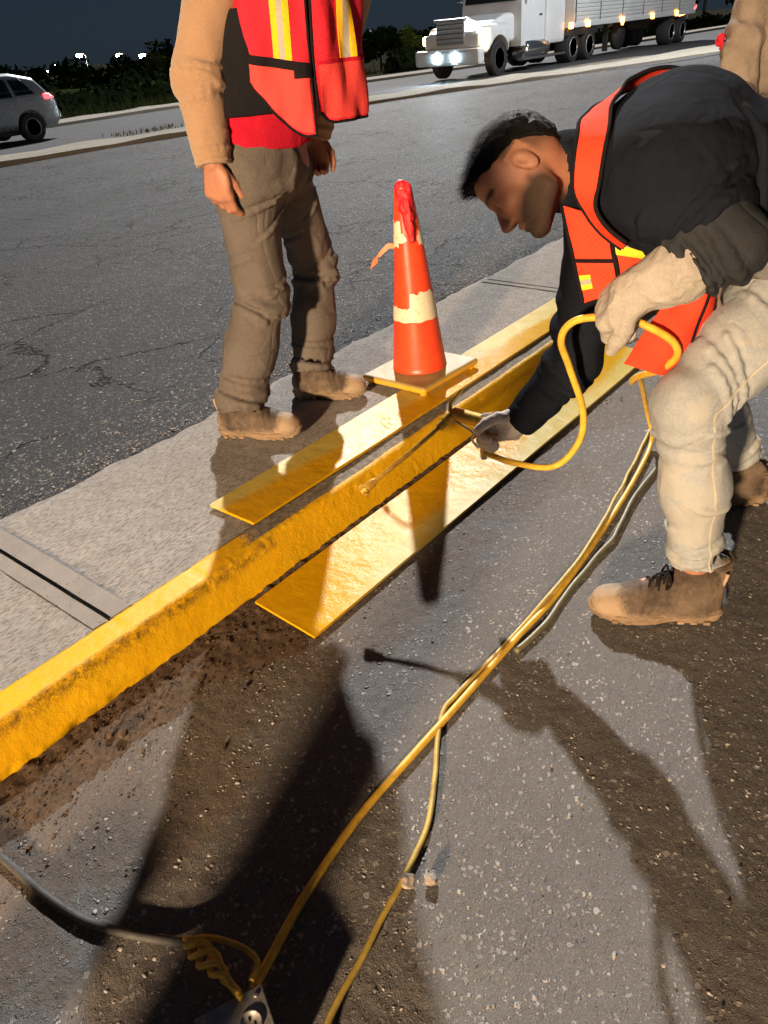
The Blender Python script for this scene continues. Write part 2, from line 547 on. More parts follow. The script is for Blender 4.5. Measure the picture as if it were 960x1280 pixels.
# kerb: fresh spray paint over concrete, mask carried by the 'paint' vertex attribute
t = NT('kerb_paint')
pn = t.noise(130, 3, 0.7)
mask = t.ramp(t.math('ADD', t.attr('paint'), t.math('MULTIPLY', t.math('SUBTRACT', pn, 0.5), 0.9)), [(0.40, 0.0), (0.62, 1.0)])
spk = t.math('MULTIPLY', t.ramp(t.vor(230), [(0.22, 1.0), (0.34, 0.0)]), t.ramp(t.noise(30, 3), [(0.42, 0.0), (0.6, 0.85)]))
mask = t.math('MAXIMUM', mask, t.math('MULTIPLY', spk, t.ramp(t.attr('paint'), [(0.02, 0.0), (0.3, 1.0)])))
yel = t.mix(t.ramp(t.noise(11, 4, 0.65), [(0.3, 0.0), (0.75, 1.0)]), YEL, (0.72, 0.42, 0.008))
yel = t.mix(t.ramp(t.noise(60, 4, 0.7), [(0.62, 0.0), (0.75, 0.7)]), yel, (0.42, 0.20, 0.01))
con = t.mix(t.ramp(t.noise(55, 4, 0.7), [(0.35, 0.0), (0.7, 1.0)]), (0.10, 0.083, 0.062), (0.27, 0.24, 0.19))
yd = t.mix(t.math('MULTIPLY', t.attr('dirt'), t.ramp(t.noise(45, 4, 0.7), [(0.4, 0.0), (0.62, 1.0)])), yel, (0.09, 0.05, 0.02))
hb = t.math('ADD', t.noise(150, 4, 0.7), t.math('MULTIPLY', t.noise(420, 2, 0.7), 0.4))
gx_ = t.node('ShaderNodeSeparateXYZ'); t.l.new(t.co(), gx_.inputs[0])
tb_ = t.ramp(gx_.outputs[0], [(0.95, 0.45), (1.0, 1.0)])
hb = t.math('MULTIPLY', hb, t.mix(t.ramp(t.math('MULTIPLY', gx_.outputs[0], 0.5), [(0.50, 0.0), (0.58, 1.0)]), t.mix(t.attr('dirt'), (0.35,) * 3, (1.2,) * 3), (0.9,) * 3))
t_b = 0.6
M['kerb_paint'] = t.out(t.mix(mask, con, yd), t.mix(mask, (0.85,) * 3, (0.42,) * 3), t.bump(hb, t_b, 0.006), Specular_IOR_Level=0.22)

# boards: cream plastic with a paint mask
t = NT('board_plastic')
pn = t.noise(26, 5, 0.65)
sp = t.noise(300, 2, 0.7)
mk = t.math('ADD', t.attr('paint'), t.math('MULTIPLY', t.math('SUBTRACT', pn, 0.5), 0.30))
mk = t.math('ADD', mk, t.math('MULTIPLY', t.math('SUBTRACT', sp, 0.5), 0.35))
mask = t.ramp(mk, [(0.35, 0.0), (0.62, 1.0)])
cream = t.mix(t.ramp(t.noise(9, 4, 0.6), [(0.35, 0.0), (0.7, 1.0)]), (0.52, 0.38, 0.06), (0.56, 0.44, 0.13))
rib = t.node('ShaderNodeTexWave'); rib.wave_type = 'BANDS'; rib.bands_direction = 'Y'
t.l.new(t.co(), rib.inputs['Vector']); rib.inputs['Scale'].default_value = 55.0; rib.inputs['Distortion'].default_value = 0.15
hb = t.math('ADD', t.math('MULTIPLY', rib.outputs['Fac'], 0.6), t.math('MULTIPLY', t.noise(190, 3, 0.7), t.mix(mask, (0.15,) * 3, (0.7,) * 3)))
hb = t.math('ADD', hb, t.math('MULTIPLY', t.noise(14, 3, 0.6), 6.0))
wet = t.mix(mask, (0.34,) * 3, (0.19,) * 3)
M['board_plastic'] = t.out(t.mix(mask, cream, t.mix(pn, (0.58, 0.28, 0.002), (0.64, 0.36, 0.004))), wet, t.bump(hb, 0.35, 0.0022), Specular_IOR_Level=0.11)

# soil in the gutter
t = NT('soil')
c = t.mix(t.ramp(t.noise(70, 5, 0.75), [(0.3, 0.0), (0.7, 1.0)]), (0.055, 0.038, 0.026), (0.145, 0.103, 0.072))
c = t.mix(t.ramp(t.noise(9, 3, 0.6), [(0.35, 0.0), (0.7, 0.6)]), c, (0.078, 0.054, 0.038))
M['soil'] = t.out(c, 1.0, t.bump(t.noise(260, 4, 0.75), 0.7, 0.003), Specular_IOR_Level=0.05)
t = NT('pebble')
inf = t.node('ShaderNodeObjectInfo')
c = t.mix(t.vor(30, out='Color'), (0.10, 0.085, 0.07), (0.36, 0.33, 0.30))
M['pebble'] = t.out(c, 0.8, t.bump(t.noise(300, 3), 0.5, 0.002))
t = NT('chip')
c = t.mix(t.math('POWER', t.vor(55, out='Distance'), 1.0), (0.13, 0.125, 0.12), (0.36, 0.345, 0.33))
M['chip'] = t.out(c, 0.62, t.bump(t.noise(500, 2), 0.4, 0.001), Specular_IOR_Level=0.35)
simple('chunk', (0.30, 0.25, 0.21), 0.9, 0.3, 40, 0.8, 150)
simple('ground_dark', (0.03, 0.03, 0.022), 0.98, 0.5, 0.6, Specular_IOR_Level=0.0)

# cloth and skin
def cloth(name, base, weave=900, crease=0.9, var=0.25, rough=0.92, stain=None, stain_amt=0.0, sscale=9, bump=0.35, fuzz=0.0):
    t = NT(name)
    c = t.mix(t.ramp(t.noise(7, 5, 0.65), [(0.3, 0.0), (0.72, 1.0)]), tuple(x * (1 - var) for x in base), tuple(min(1, x * (1 + var)) for x in base))
    c = t.mix(t.ramp(t.noise(160, 3, 0.7), [(0.35, 0.0), (0.7, 0.35)]), c, tuple(min(1, x * 1.5) for x in base))
    if stain is not None:
        c = t.mix(t.ramp(t.noise(sscale, 6, 0.72), [(0.70 - stain_amt, 0.0), (0.74 - stain_amt, 1.0)]), c, stain)
    w = t.node('ShaderNodeTexWave'); w.wave_type = 'BANDS'; w.bands_direction = 'DIAGONAL'
    t.l.new(t.co(), w.inputs['Vector']); w.inputs['Scale'].default_value = weave / 6.0; w.inputs['Distortion'].default_value = 1.5
    h = t.math('ADD', t.math('MULTIPLY', w.outputs['Fac'], 0.5), t.noise(weave, 2, 0.6))
    rdg = t.math('ABSOLUTE', t.math('SUBTRACT', t.noise(22, 3, 0.6, dist=0.6), 0.5))
    h = t.math('ADD', h, t.math('MULTIPLY', t.ramp(rdg, [(0.0, 0.0), (0.12, 1.0)]), crease))
    bigr = t.math('ABSOLUTE', t.math('SUBTRACT', t.noise(6.0, 2, 0.5, vec=t.map((1, 1, 0.5), rot=(0.4, 0.3, 0.2)), dist=0.8), 0.5))
    nb = t.bump(t.ramp(bigr, [(0.0, 0.0), (0.05, 0.55), (0.20, 1.0)]), min(1.0, crease * 0.55), 0.0055)
    M[name] = t.out(c, rough, t.bump(h, bump, 0.0022, nb), Sheen_Weight=fuzz, Sheen_Roughness=0.6, Specular_IOR_Level=0.03)
    return M[name]

cloth('jacket_black', (0.010, 0.0125, 0.019), stain=(0.32, 0.24, 0.12), stain_amt=-0.03, sscale=26)
cloth('sleeve_grey', (0.030, 0.033, 0.038), stain=(0.42, 0.34, 0.22), stain_amt=0.01, sscale=22)
cloth('hoodie_grey', (0.15, 0.148, 0.148), stain=(0.3, 0.27, 0.2), stain_amt=-0.02, sscale=20)
cloth('denim_pale', (0.32, 0.345, 0.36), weave=1300, var=0.2, stain=(0.40, 0.405, 0.39), stain_amt=0.16, sscale=7, bump=0.5)
cloth('denim_seam', (0.46, 0.44, 0.36), weave=1300, var=0.1)
cloth('trouser_brown', (0.125, 0.110, 0.100), weave=1100, var=0.2, stain=(0.15, 0.128, 0.112), stain_amt=0.1, sscale=6, bump=0.45)
cloth('sleeve_tan', (0.32, 0.20, 0.12), weave=700, crease=0.4, var=0.10, fuzz=0.3, bump=0.6)
cloth('shirt_red', (0.42, 0.012, 0.03), weave=900, var=0.15)
cloth('band_black', (0.012, 0.012, 0.014), weave=900, var=0.2)
cloth('jacket_tan', (0.24, 0.20, 0.165), weave=600, var=0.3, stain=(0.10, 0.08, 0.06), stain_amt=0.1, sscale=12)
cloth('trouser_grey', (0.16, 0.13, 0.12), weave=900, var=0.25)
cloth('glove_tan', (0.34, 0.315, 0.28), weave=500, var=0.2, stain=(0.33, 0.29, 0.23), stain_amt=0.06, sscale=18)
cloth('glove_white', (0.62, 0.57, 0.52), weave=600, var=0.12, stain=(0.62, 0.36, 0.03), stain_amt=0.02, sscale=30)
cloth('vest_orange', (0.78, 0.060, 0.028), weave=500, crease=0.3, var=0.10, rough=0.75, bump=0.5)
cloth('vest_red', (0.62, 0.025, 0.042), weave=420, crease=0.3, var=0.08, rough=0.75, bump=0.6)
cloth('vest_trim', (0.012, 0.011, 0.013), weave=900, var=0.2)
cloth('vest_coral', (0.74, 0.065, 0.06), weave=420, crease=0.3, var=0.08, rough=0.75, bump=0.6)
cloth('stripe_lime', (0.62, 0.60, 0.04), weave=500, var=0.06, rough=0.6)
cloth('stripe_amber', (0.74, 0.44, 0.02), weave=500, var=0.06, rough=0.6)
cloth('stripe_silver', (0.36, 0.33, 0.27), weave=700, var=0.06, rough=0.4)
cloth('lace_black', (0.015, 0.013, 0.012), weave=900)
t = NT('skin')
sk = t.mix(t.ramp(t.noise(16, 4, 0.6), [(0.3, 0.0), (0.7, 1.0)]), (0.34, 0.155, 0.095), (0.43, 0.205, 0.13))
sk = t.mix(t.ramp(t.noise(240, 3, 0.7), [(0.4, 0.0), (0.7, 0.4)]), sk, (0.28, 0.12, 0.075))
stub = t.math('MULTIPLY', t.attr('stubble'), t.ramp(t.noise(700, 2, 0.7), [(0.2, 0.80), (0.6, 1.0)]))
sk = t.mix(stub, sk, (0.030, 0.020, 0.016))
M['skin'] = t.out(sk, t.mix(stub, (0.5,) * 3, (0.85,) * 3), t.bump(t.noise(420, 3, 0.65), 0.25, 0.0015), Specular_IOR_Level=0.3, Subsurface_Weight=0.12, Subsurface_Radius=(0.01, 0.004, 0.002), Subsurface_Scale=0.6)
t = NT('hair')
hs = t.noise(1.0, 4, 0.7, vec=t.map((420, 420, 90), rot=(0.5, 0.3, 0.2)))
M['hair'] = t.out(t.mix(hs, (0.004, 0.004, 0.0042), (0.012, 0.012, 0.0125)), 0.55, t.bump(hs, 0.8, 0.004), Specular_IOR_Level=0.08)
simple('eye', (0.55, 0.5, 0.46), 0.2)
t = NT('boot_leather')
c = t.mix(t.ramp(t.noise(16, 5, 0.7), [(0.35, 0.0), (0.66, 1.0)]), (0.050, 0.037, 0.028), (0.150, 0.112, 0.080))
dm = t.math('ADD', t.attr('dust'), t.math('MULTIPLY', t.math('SUBTRACT', t.noise(34, 5, 0.75), 0.5), 1.3))
c = t.mix(t.ramp(dm, [(0.15, 0.0), (0.75, 1.0)]), c, (0.33, 0.245, 0.165))
M['boot_leather'] = t.out(c, 0.75, t.bump(t.noise(120, 5, 0.72), 0.55, 0.004), Specular_IOR_Level=0.25)
simple('boot_sole', (0.23, 0.16, 0.10), 0.85, 0.35, 30, 0.6, 180)
simple('boot_dust', (0.36, 0.26, 0.165), 0.88, 0.25, 40, 0.5, 200)

# equipment
simple('hose_yellow', (0.66, 0.40, 0.04), 0.42, 0.22, 40, 0.2, 300)
simple('hose_yellow_worn', (0.42, 0.30, 0.06), 0.5, 0.3, 30, 0.25, 300)
simple('hose_amber', (0.50, 0.29, 0.055), 0.45, 0.25, 30, 0.2, 300)
simple('cable_grey', (0.04, 0.04, 0.04), 0.7, 0.35, 30, 0.3, 300)
simple('cable_olive', (0.13, 0.12, 0.06), 0.5, 0.25, 30)
simple('cord_yellow', (0.58, 0.36, 0.04), 0.5, 0.25, 50, 0.2, 300)
simple('brass', (0.55, 0.32, 0.04), 0.4, 0.35, 60, 0.0, Metallic=0.35)
simple('steel_dull', (0.36, 0.35, 0.33), 0.45, 0.3, 40, 0.3, 250, Metallic=0.7)
simple('box_metal', (0.30, 0.295, 0.28), 0.5, 0.35, 55, 0.4, 200, Metallic=0.55)
simple('screw_dark', (0.05, 0.05, 0.05), 0.4, 0.2, Metallic=0.6)
t = NT('cone_orange')
c = t.mix(t.ramp(t.noise(20, 5, 0.7), [(0.35, 0.0), (0.7, 1.0)]), (0.80, 0.055, 0.018), (0.86, 0.085, 0.02))
c = t.mix(t.ramp(t.noise(75, 4, 0.7), [(0.63, 0.0), (0.72, 0.7)]), c, (0.35, 0.05, 0.02))
M['cone_orange'] = t.out(c, 0.36, t.bump(t.noise(60, 3), 0.15, 0.003))
t = NT('cone_band')
c = t.mix(t.ramp(t.noise(60, 4, 0.7), [(0.55, 0.0), (0.7, 0.75)]), (0.74, 0.66, 0.50), (0.62, 0.30, 0.16))
M['cone_band'] = t.out(c, 0.4, None)
simple('cone_tape', (0.62, 0.012, 0.022), 0.6, 0.2, 40, 0.3, 120)
simple('ribbon', (0.72, 0.26, 0.12), 0.6, 0.15)
t = NT('cone_base')
c = t.mix(t.ramp(t.noise(14, 4, 0.65), [(0.35, 0.0), (0.7, 1.0)]), (0.27, 0.20, 0.07), (0.37, 0.29, 0.12))
gz = t.node('ShaderNodeSeparateXYZ'); t.l.new(t.co(), gz.inputs[0])
em = t.ramp(gz.outputs[2], [(0.014, 1.0), (0.026, 0.0)])
c = t.mix(t.math('MULTIPLY', em, t.ramp(t.noise(40, 3), [(0.3, 1.0), (0.75, 0.6)])), c, (0.80, 0.42, 0.006))
M['cone_base'] = t.out(c, 0.6, t.bump(t.noise(220, 3), 0.4, 0.002))

# vehicles
simple('truck_white', (0.66, 0.67, 0.68), 0.35, 0.06, 1.5)
simple('trailer_white', (0.62, 0.63, 0.63), 0.45, 0.08, 1.2)
simple('chrome', (0.55, 0.56, 0.58), 0.2, 0.1, Metallic=0.95)
simple('grille', (0.34, 0.37, 0.40), 0.4)
simple('rubber', (0.018, 0.018, 0.019), 0.8, 0.3)
simple('chassis_black', (0.02, 0.02, 0.02), 0.7)
simple('rim_alloy', (0.55, 0.55, 0.55), 0.3, 0.1, Metallic=0.6)
simple('glass_dark', (0.012, 0.014, 0.016), 0.08, 0.1)
simple('car_silver', (0.42, 0.44, 0.47), 0.28, 0.05, 1.0, Metallic=0.45)
emis('lamp_amber', (1.0, 0.42, 0.05), 9.0)
emis('lamp_head', (1.0, 0.72, 0.38), 30.0)
emis('lamp_fog', (0.55, 0.85, 1.0), 90.0)
emis('lamp_red', (1.0, 0.04, 0.05), 3.0)
emis('lamp_street', (1.0, 0.90, 0.70), 160.0)
emis('window_lit', (1.0, 0.85, 0.6), 2.0)
emis('sign_neon', (1.0, 0.35, 0.12), 6.0)
simple('pole_grey', (0.20, 0.20, 0.20), 0.6)
simple('house_wall', (0.42, 0.40, 0.36), 0.8)
simple('house_roof', (0.10, 0.08, 0.07), 0.8)
simple('bark', (0.09, 0.07, 0.05), 0.9, 0.3, 8)
def leaf(name, a, b):
    t = NT(name)
    c = t.mix(t.noise(1.3, 3, 0.6), a, b)
    c = t.mix(t.ramp(t.noise(0.35, 2), [(0.4, 0.0), (0.6, 0.5)]), c, tuple(x * 0.55 for x in a))
    M[name] = t.out(c, 0.9, None, Specular_IOR_Level=0.0)
leaf('leaf_dark', (0.018, 0.028, 0.012), (0.05, 0.07, 0.025))
leaf('leaf_green', (0.06, 0.085, 0.025), (0.13, 0.14, 0.045))
leaf('grass_dry', (0.16, 0.135, 0.06), (0.30, 0.25, 0.13))
leaf('leaf_bright', (0.10, 0.14, 0.03), (0.22, 0.27, 0.06))
# ================================================================== SETTING
def spaced(fine_lo, fine_hi, step, lo, hi, g=1.35):
    a = list(np.arange(fine_lo, fine_hi + step * 0.5, step))
    s = step; x = a[-1]
    while x < hi:
        s *= g; x += s; a.append(min(x, hi))
    s = step; x = a[0]; pre = []
    while x > lo:
        s *= g; x -= s; pre.append(max(x, lo))
    return np.array(pre[::-1] + a)

def sheet(name, xs, ys, zf, mat, parent=None, smooth=True):
    X, Y = np.meshgrid(xs, ys, indexing='ij')
    V = np.stack([X.ravel(), Y.ravel(), np.zeros(X.size)], 1)
    V[:, 2] = zf(V)
    nx, ny = len(xs), len(ys)
    i = (np.arange(nx - 1)[:, None] * ny + np.arange(ny - 1)[None]).ravel()
    Q = np.stack([i, i + ny, i + ny + 1, i + 1], 1)
    return link(name, np_mesh(name, V, Q), mat, parent, smooth)

def far_z(y):
    return 0.115 - 0.027 * (y - 2.25)

# ground sheet out to the horizon
def gz(V):
    d = np.hypot(V[:, 0], V[:, 1] )
    y = V[:, 1]
    z = np.where(y > 2, far_z(np.minimum(y, 29.0)) - 0.14, -0.14)
    z = np.where(y > 29.0, z - 7.0 * np.clip((y - 29.0) / 120.0, 0, 1), z)
    return z + 0.05 * fbm(V * [1, 1, 0], 0.15, 3) * (d > 20)
tag(sheet('ground', np.linspace(-600, 900, 90), np.concatenate([np.linspace(-500, -10, 20), np.linspace(-8, 60, 40), np.linspace(70, 900, 50)]), gz, M['ground_dark']), kind='structure')

# near lane
def nz(V):
    P = V * [1, 1, 0]
    return 0.0011 * fbm(P, 60, 1, 2) + 0.004 * fbm(P, 2.5, 5, 2) - 0.003
tag(sheet('near_road', spaced(-0.2, 3.2, 0.008, -60, 140), spaced(-0.4, 1.40, 0.008, -12, 1.40), nz, M['near_asphalt']), kind='structure')

# lane beyond the concrete strip
def fz(V):
    P = V * [1, 1, 0]
    edge = np.clip((V[:, 1] - 2.22) / 0.12, 0, 1)
    return far_z(V[:, 1]) + 0.002 * fbm(P, 45, 11, 2) + 0.006 * fbm(P, 1.6, 15, 2) - 0.006 - 0.014 * (1 - edge)
tag(sheet('far_road', spaced(0.4, 5.0, 0.014, -60, 140), spaced(2.18, 4.6, 0.014, 2.18, 19.0), fz, M['far_asphalt']), kind='structure')

# opposite carriageway, with kerbed island between
def strip(name, near, far, z0, mat, h=0.0, n=6, bump=0.0):
    """ground strip between two polylines; h>0 gives it a kerb step"""
    near = catmull([(x, y, 0) for x, y in near], n); far = catmull([(x, y, 0) for x, y in far], n)
    V = []; Q = []; m = 5
    for a, b in zip(near, far):
        for k in range(m):
            p = a.lerp(b, k / (m - 1))
            z = z0(p.y) + h + (bump * mnoise.noise(Vector((p.x * 0.9, p.y * 0.9, 0))) if bump else 0)
            V.append((p.x, p.y, z))
    nn = len(near)
    for i in range(nn - 1):
        for k in range(m - 1):
            Q.append((i * m + k, (i + 1) * m + k, (i + 1) * m + k + 1, i * m + k + 1))
    if h > 0:
        for side, kk in ((near, 0), (far, m - 1)):
            b = len(V)
            for i, p in enumerate(side):
                V.append((p.x, p.y, z0(p.y) - 0.06))
            for i in range(nn - 1):
                q = (b + i, b + i + 1, (i + 1) * m + kk, i * m + kk)
                Q.append(q if kk == 0 else q[::-1])
    me = bpy.data.meshes.new(name); me.from_pydata(V, [], Q); me.update()
    return link(name, me, mat)

tag(strip('opposite_carriageway', [(-60, 18.8), (0, 17.5), (20, 12.0), (36, 7.0), (140, 2.6)], [(-60, 25), (0, 25), (20, 24.6), (45, 18.5), (140, 16)], lambda y: far_z(y) + 0.006, M['carriageway_asphalt'], 0.0), kind='structure')
NEAR_E = [(-60, 18.5), (-10, 15.5), (7.2, 14.5), (10.9, 13.9), (17.0, 12.75), (26.5, 8.4), (45, 3.6)]
FAR_E = [(-60, 20.2), (-10, 17.4), (7.6, 16.3), (11.6, 15.3), (18.3, 14.2), (31.5, 9.9), (48, 5.4)]
tag(strip('traffic_island', NEAR_E, FAR_E, far_z, M['median_concrete'], 0.07, n=14, bump=0.05), kind='structure')
tag(strip('far_verge', [(-60, 25.4), (-10, 25.2), (15.9, 25.0), (20, 24.6), (45, 18.5), (140, 16)], [(-60, 27.8), (-10, 27.5), (17, 27.3), (22, 27), (47, 20.6), (140, 18)], far_z, M['median_concrete'], 0.10, n=8, bump=0.04), kind='structure')

# concrete strip: a bed with cast slabs; tooled joints between slabs
ZW = 0.13
bed = MB().box((-60, 1.50, -0.08), (140, 2.21, ZW - 0.014))
walk = tag(bed.build('concrete_walk', M['trowelled_concrete']), kind='structure')
joints = [-5.4, -2.35, 0.652, 3.545, 6.6, 9.6, 12.6, 15.6, 18.6, 24.6, 30.6, 60, 110]
def slab(x0, x1):
    fine = x1 > 0.2 and x0 < 5
    st = 0.02 if fine else 0.5
    xs = np.unique(np.clip(np.concatenate([np.arange(x0 + 0.004, x1 - 0.004, st if (x1 - x0) < 7 else 2.0), [x1 - 0.004]]), x0, x1))
    ys = np.unique(np.concatenate([np.arange(1.504, 2.24, st), [2.24]]))
    def z(V):
        P = V * [1, 1, 0]
        e = np.minimum(V[:, 0] - x0, x1 - V[:, 0])
        rim = np.clip((0.055 - e) / 0.006, 0, 1)                # trowelled margin next to the joint
        lip = np.exp(-((e - 0.060) / 0.007) ** 2)
        far = np.clip((V[:, 1] - 2.17) / 0.07, 0, 1) ** 2
        return ZW + 0.0015 * fbm(P, 8, 21, 2) + (0.0022 * fbm(P, 70, 25, 2) * (1 - rim) - 0.002 * rim + 0.003 * lip - 0.012 * far)
    X, Y = np.meshgrid(xs, ys, indexing='ij')
    wob = 0.014 * fbm(np.stack([X.ravel(), np.zeros(X.size), np.zeros(X.size)], 1), 6, 31, 3)
    V = np.stack([X.ravel(), Y.ravel(), np.zeros(X.size)], 1)
    V[:, 2] = z(V)
    V[:, 1] += np.clip((V[:, 1] - 2.1) / 0.14, 0, 1) * wob     # ragged outer edge
    nx, ny = len(xs), len(ys)
    i = (np.arange(nx - 1)[:, None] * ny + np.arange(ny - 1)[None]).ravel()
    Q = [np.stack([i, i + ny, i + ny + 1, i + 1], 1)]
    idx = np.arange(nx * ny).reshape(nx, ny)
    for ring in (idx[:, 0][::-1], idx[-1, :][::-1], idx[:, -1], idx[0, :]):   # skirts
        b = len(V); low = V[ring].copy(); low[:, 2] = ZW - 0.05
        V = np.concatenate([V, low])
        k = np.arange(len(ring) - 1)
        Q.append(np.stack([ring[k], ring[k + 1], b + k + 1, b + k], 1)[:, ::-1])
    o = link('slab', np_mesh('slab', V, np.concatenate(Q)), M['walk_concrete'], walk, True)
    o.data.set_sharp_from_angle(angle=R_(50))
    return o
for a, b in zip(joints[:-1], joints[1:]):
    slab(a, b)
for xj in (0.652, 3.545):               # smooth trowelled margins either side of the joint
    for xa, xb in ((xj + 0.006, xj + 0.064), (xj - 0.048, xj - 0.006)):
        sheet('joint_margin', np.linspace(xa, xb, 6), np.linspace(1.506, 2.20, 60), lambda V: ZW + 0.0032 + 0.0012 * fbm(V * [1, 1, 0], 9, 81, 2), M['trowelled_concrete'], walk)

# kerb along the concrete strip, painted yellow (cast in lengths that end at the same joints)
kerb = empty('kerb', (0, 0, 0), kind='structure')
def kerb_len(x0, x1, st):
    x0 += 0.006; x1 -= 0.006
    xs = np.arange(x0, x1, st); xs = np.append(xs, x1)
    # profile: foot, battered face, rounded nose, top, back
    prof = [(1.372, -0.03), (1.376, 0.0)]
    n1 = 22 if st < 0.05 else 5
    for k in range(1, n1 + 1):
        tt = k / n1; prof.append((1.376 + 0.045 * tt, 0.108 * tt))
    for k in range(1, 8):
        a = math.pi / 2 * k / 7
        prof.append((1.421 + 0.021 * (1 - math.cos(a)) * 1.0, 0.108 + 0.021 * math.sin(a)))
    n2 = 10 if st < 0.05 else 2
    for k in range(1, n2 + 1):
        prof.append((1.442 + (1.503 - 1.442) * k / n2, 0.129 + 0.002 * k / n2))
    prof.append((1.503, 0.05))
    prof = np.array(prof)
    m = len(prof)
    V = np.zeros((len(xs), m, 3)); V[:, :, 0] = xs[:, None]; V[:, :, 1:] = prof[None]
    V = V.reshape(-1, 3)
    # outward direction in yz
    dn = np.gradient(prof, axis=0); nrm = np.stack([-dn[:, 1], dn[:, 0]], 1); nrm /= np.linalg.norm(nrm, axis=1)[:, None] + 1e-9
    N = np.tile(nrm, (len(xs), 1))
    z = V[:, 2]
    nose = np.exp(-((z - 0.112) / 0.02) ** 2)
    topm = (V[:, 1] > 1.436)
    fresh = np.clip((V[:, 0] - 1.05) / 0.15, 0, 1)
    rough = 0.0006 * fbm(V, 70, 41, 3) + 0.0011 * np.maximum(vnoise(V, 150, 44), 0) * (0.3 + fresh) + 0.0022 * nose * np.maximum(fbm(V, 110, 47, 2), 0) + 0.0025 * fbm(V, 7, 49, 2)
    rough = rough - 0.010 * np.maximum(0, vnoise(V, 20, 52) - 0.55) * nose
    # a broken foot at the near end
    foot = np.clip((0.035 - z) / 0.035, 0, 1) * np.clip((0.75 - V[:, 0]) / 0.3, 0, 1)
    rough = rough - 0.028 * foot * np.maximum(0, fbm(V, 9, 55, 3) + 0.25)
    V[:, 1] += N[:, 0] * rough; V[:, 2] += N[:, 1] * rough
    # paint mask
    edge = 1.17 + 0.05 * fbm(V * [0, 1, 1], 25, 61, 2)
    ptop = np.clip((edge - V[:, 0]) / 0.16, 0, 1)
    ptop = np.maximum(ptop, 0.30 * np.clip((1.475 - V[:, 1]) / 0.05, 0, 1))
    pface = np.ones(len(V))
    paint = np.where(topm, np.maximum(ptop, np.clip((1.450 - V[:, 1]) / 0.014, 0, 1)), pface)
    paint = paint * np.where((z < 0.012) & (V[:, 0] < 1.3), 0.6, 1)
    dirt = np.clip(nose * 0.75 * (V[:, 0] < 1.15) * ~topm + np.clip((0.02 - z) / 0.02, 0, 1) * 0.8, 0, 1)
    i = (np.arange(len(xs) - 1)[:, None] * m + np.arange(m - 1)[None]).ravel()
    Q = np.stack([i, i + m, i + m + 1, i + 1], 1)
    me = np_mesh('kerb_length', V, Q)
    bm = bmesh.new(); bm.from_mesh(me); bm.verts.ensure_lookup_table()
    for e in (0, len(xs) - 1):
        ring = [bm.verts[e * m + k] for k in range(m)]
        bm.faces.new(ring if e else ring[::-1])
    bm.to_mesh(me); bm.free()
    vattr(me, 'paint', paint); vattr(me, 'dirt', dirt)
    return link('kerb_length', me, M['kerb_paint'], kerb, True)
kj = [q for q in joints if q != 0.652]
for a, b in zip(kj[:-1], kj[1:]):
    kerb_len(a, b, 0.006 if -0.1 < b and a < 3.2 and a > -3 else (0.03 if a < 6 and a > -3 else 0.5))

# soil swept against the kerb: one mass of crumbs
def soil_strip():
    xs = np.arange(-0.6, 3.4, 0.007); ys = np.arange(1.08, 1.385, 0.007)
    X, Y = np.meshgrid(xs, ys, indexing='ij')
    V = np.stack([X.ravel(), Y.ravel(), np.zeros(X.size)], 1)
    w = 0.19 - 0.035 * np.clip(V[:, 0] - 0.8, 0, 2) + 0.05 * vnoise(V * [1, 0, 0], 3.1, 71) + 0.025 * vnoise(V * [1, 0, 0], 14, 72)
    t_ = (1.385 - V[:, 1]) / np.maximum(w, 0.03)
    V[:, 2] = 0.021 * np.clip(1 - t_, -0.5, 1) + 0.0045 * np.maximum(fbm(V, 38, 73, 3), -0.3) * np.clip(1.4 - t_, 0, 1) + 0.0022 * vnoise(V, 110, 77) * np.clip(1.3 - t_, 0, 1) - 0.004
    V[:, 2] = np.where(t_ > 1.25, -0.02, V[:, 2])
    nx, ny = len(xs), len(ys)
    i = (np.arange(nx - 1)[:, None] * ny + np.arange(ny - 1)[None]).ravel()
    Q = np.stack([i, i + ny, i + ny + 1, i + 1], 1)
    Q = Q[(V[Q][:, :, 2] > -0.0185).any(1)]
    return np_mesh('gutter_soil', V, Q)
tag(link('gutter_soil', soil_strip(), M['soil'], None, True), 'brown loose soil lying in the gutter along the yellow kerb', 'soil', kind='stuff')

# loose grit: little angular stones
def grit(name, pts, sizes, mat, flat=0.7):
    base = np.array([(1, 0, 0), (-1, 0, 0), (0, 1, 0), (0, -1, 0), (0, 0, 1), (0, 0, -0.6)], float)
    F8 = np.array([(0, 2, 4), (2, 1, 4), (1, 3, 4), (3, 0, 4), (2, 0, 5), (1, 2, 5), (3, 1, 5), (0, 3, 5)])
    n = len(pts)
    B = base[None] * (0.6 + 0.8 * rng.random((n, 6, 1))) + 0.25 * rng.standard_normal((n, 6, 3))
    B *= sizes[:, None, None] * np.array([1, 1, flat])
    a = rng.random(n) * 6.28
    c, s_ = np.cos(a)[:, None], np.sin(a)[:, None]
    V = np.stack([B[..., 0] * c - B[..., 1] * s_, B[..., 0] * s_ + B[..., 1] * c, B[..., 2]], -1) + pts[:, None]
    Fq = (F8[None] + (np.arange(n) * 6)[:, None, None]).reshape(-1, 3)
    return link(name, np_mesh(name, V.reshape(-1, 3), Fq), mat)
n = 3800
gx = rng.uniform(-0.1, 3.0, n); gy = 1.37 - np.abs(rng.normal(0, 0.13, n))
pts = np.stack([gx, gy, np.full(n, 0.004) + 0.016 * np.clip(1 - (1.38 - gy) / 0.17, 0, 1)], 1)
g1 = grit('gutter_crumbs', pts, rng.gamma(2.0, 0.0007, n) + 0.0006, M['soil'])
tag(g1, 'small brown crumbs of soil scattered at the foot of the kerb', 'crumbs', kind='stuff')
n = 1500
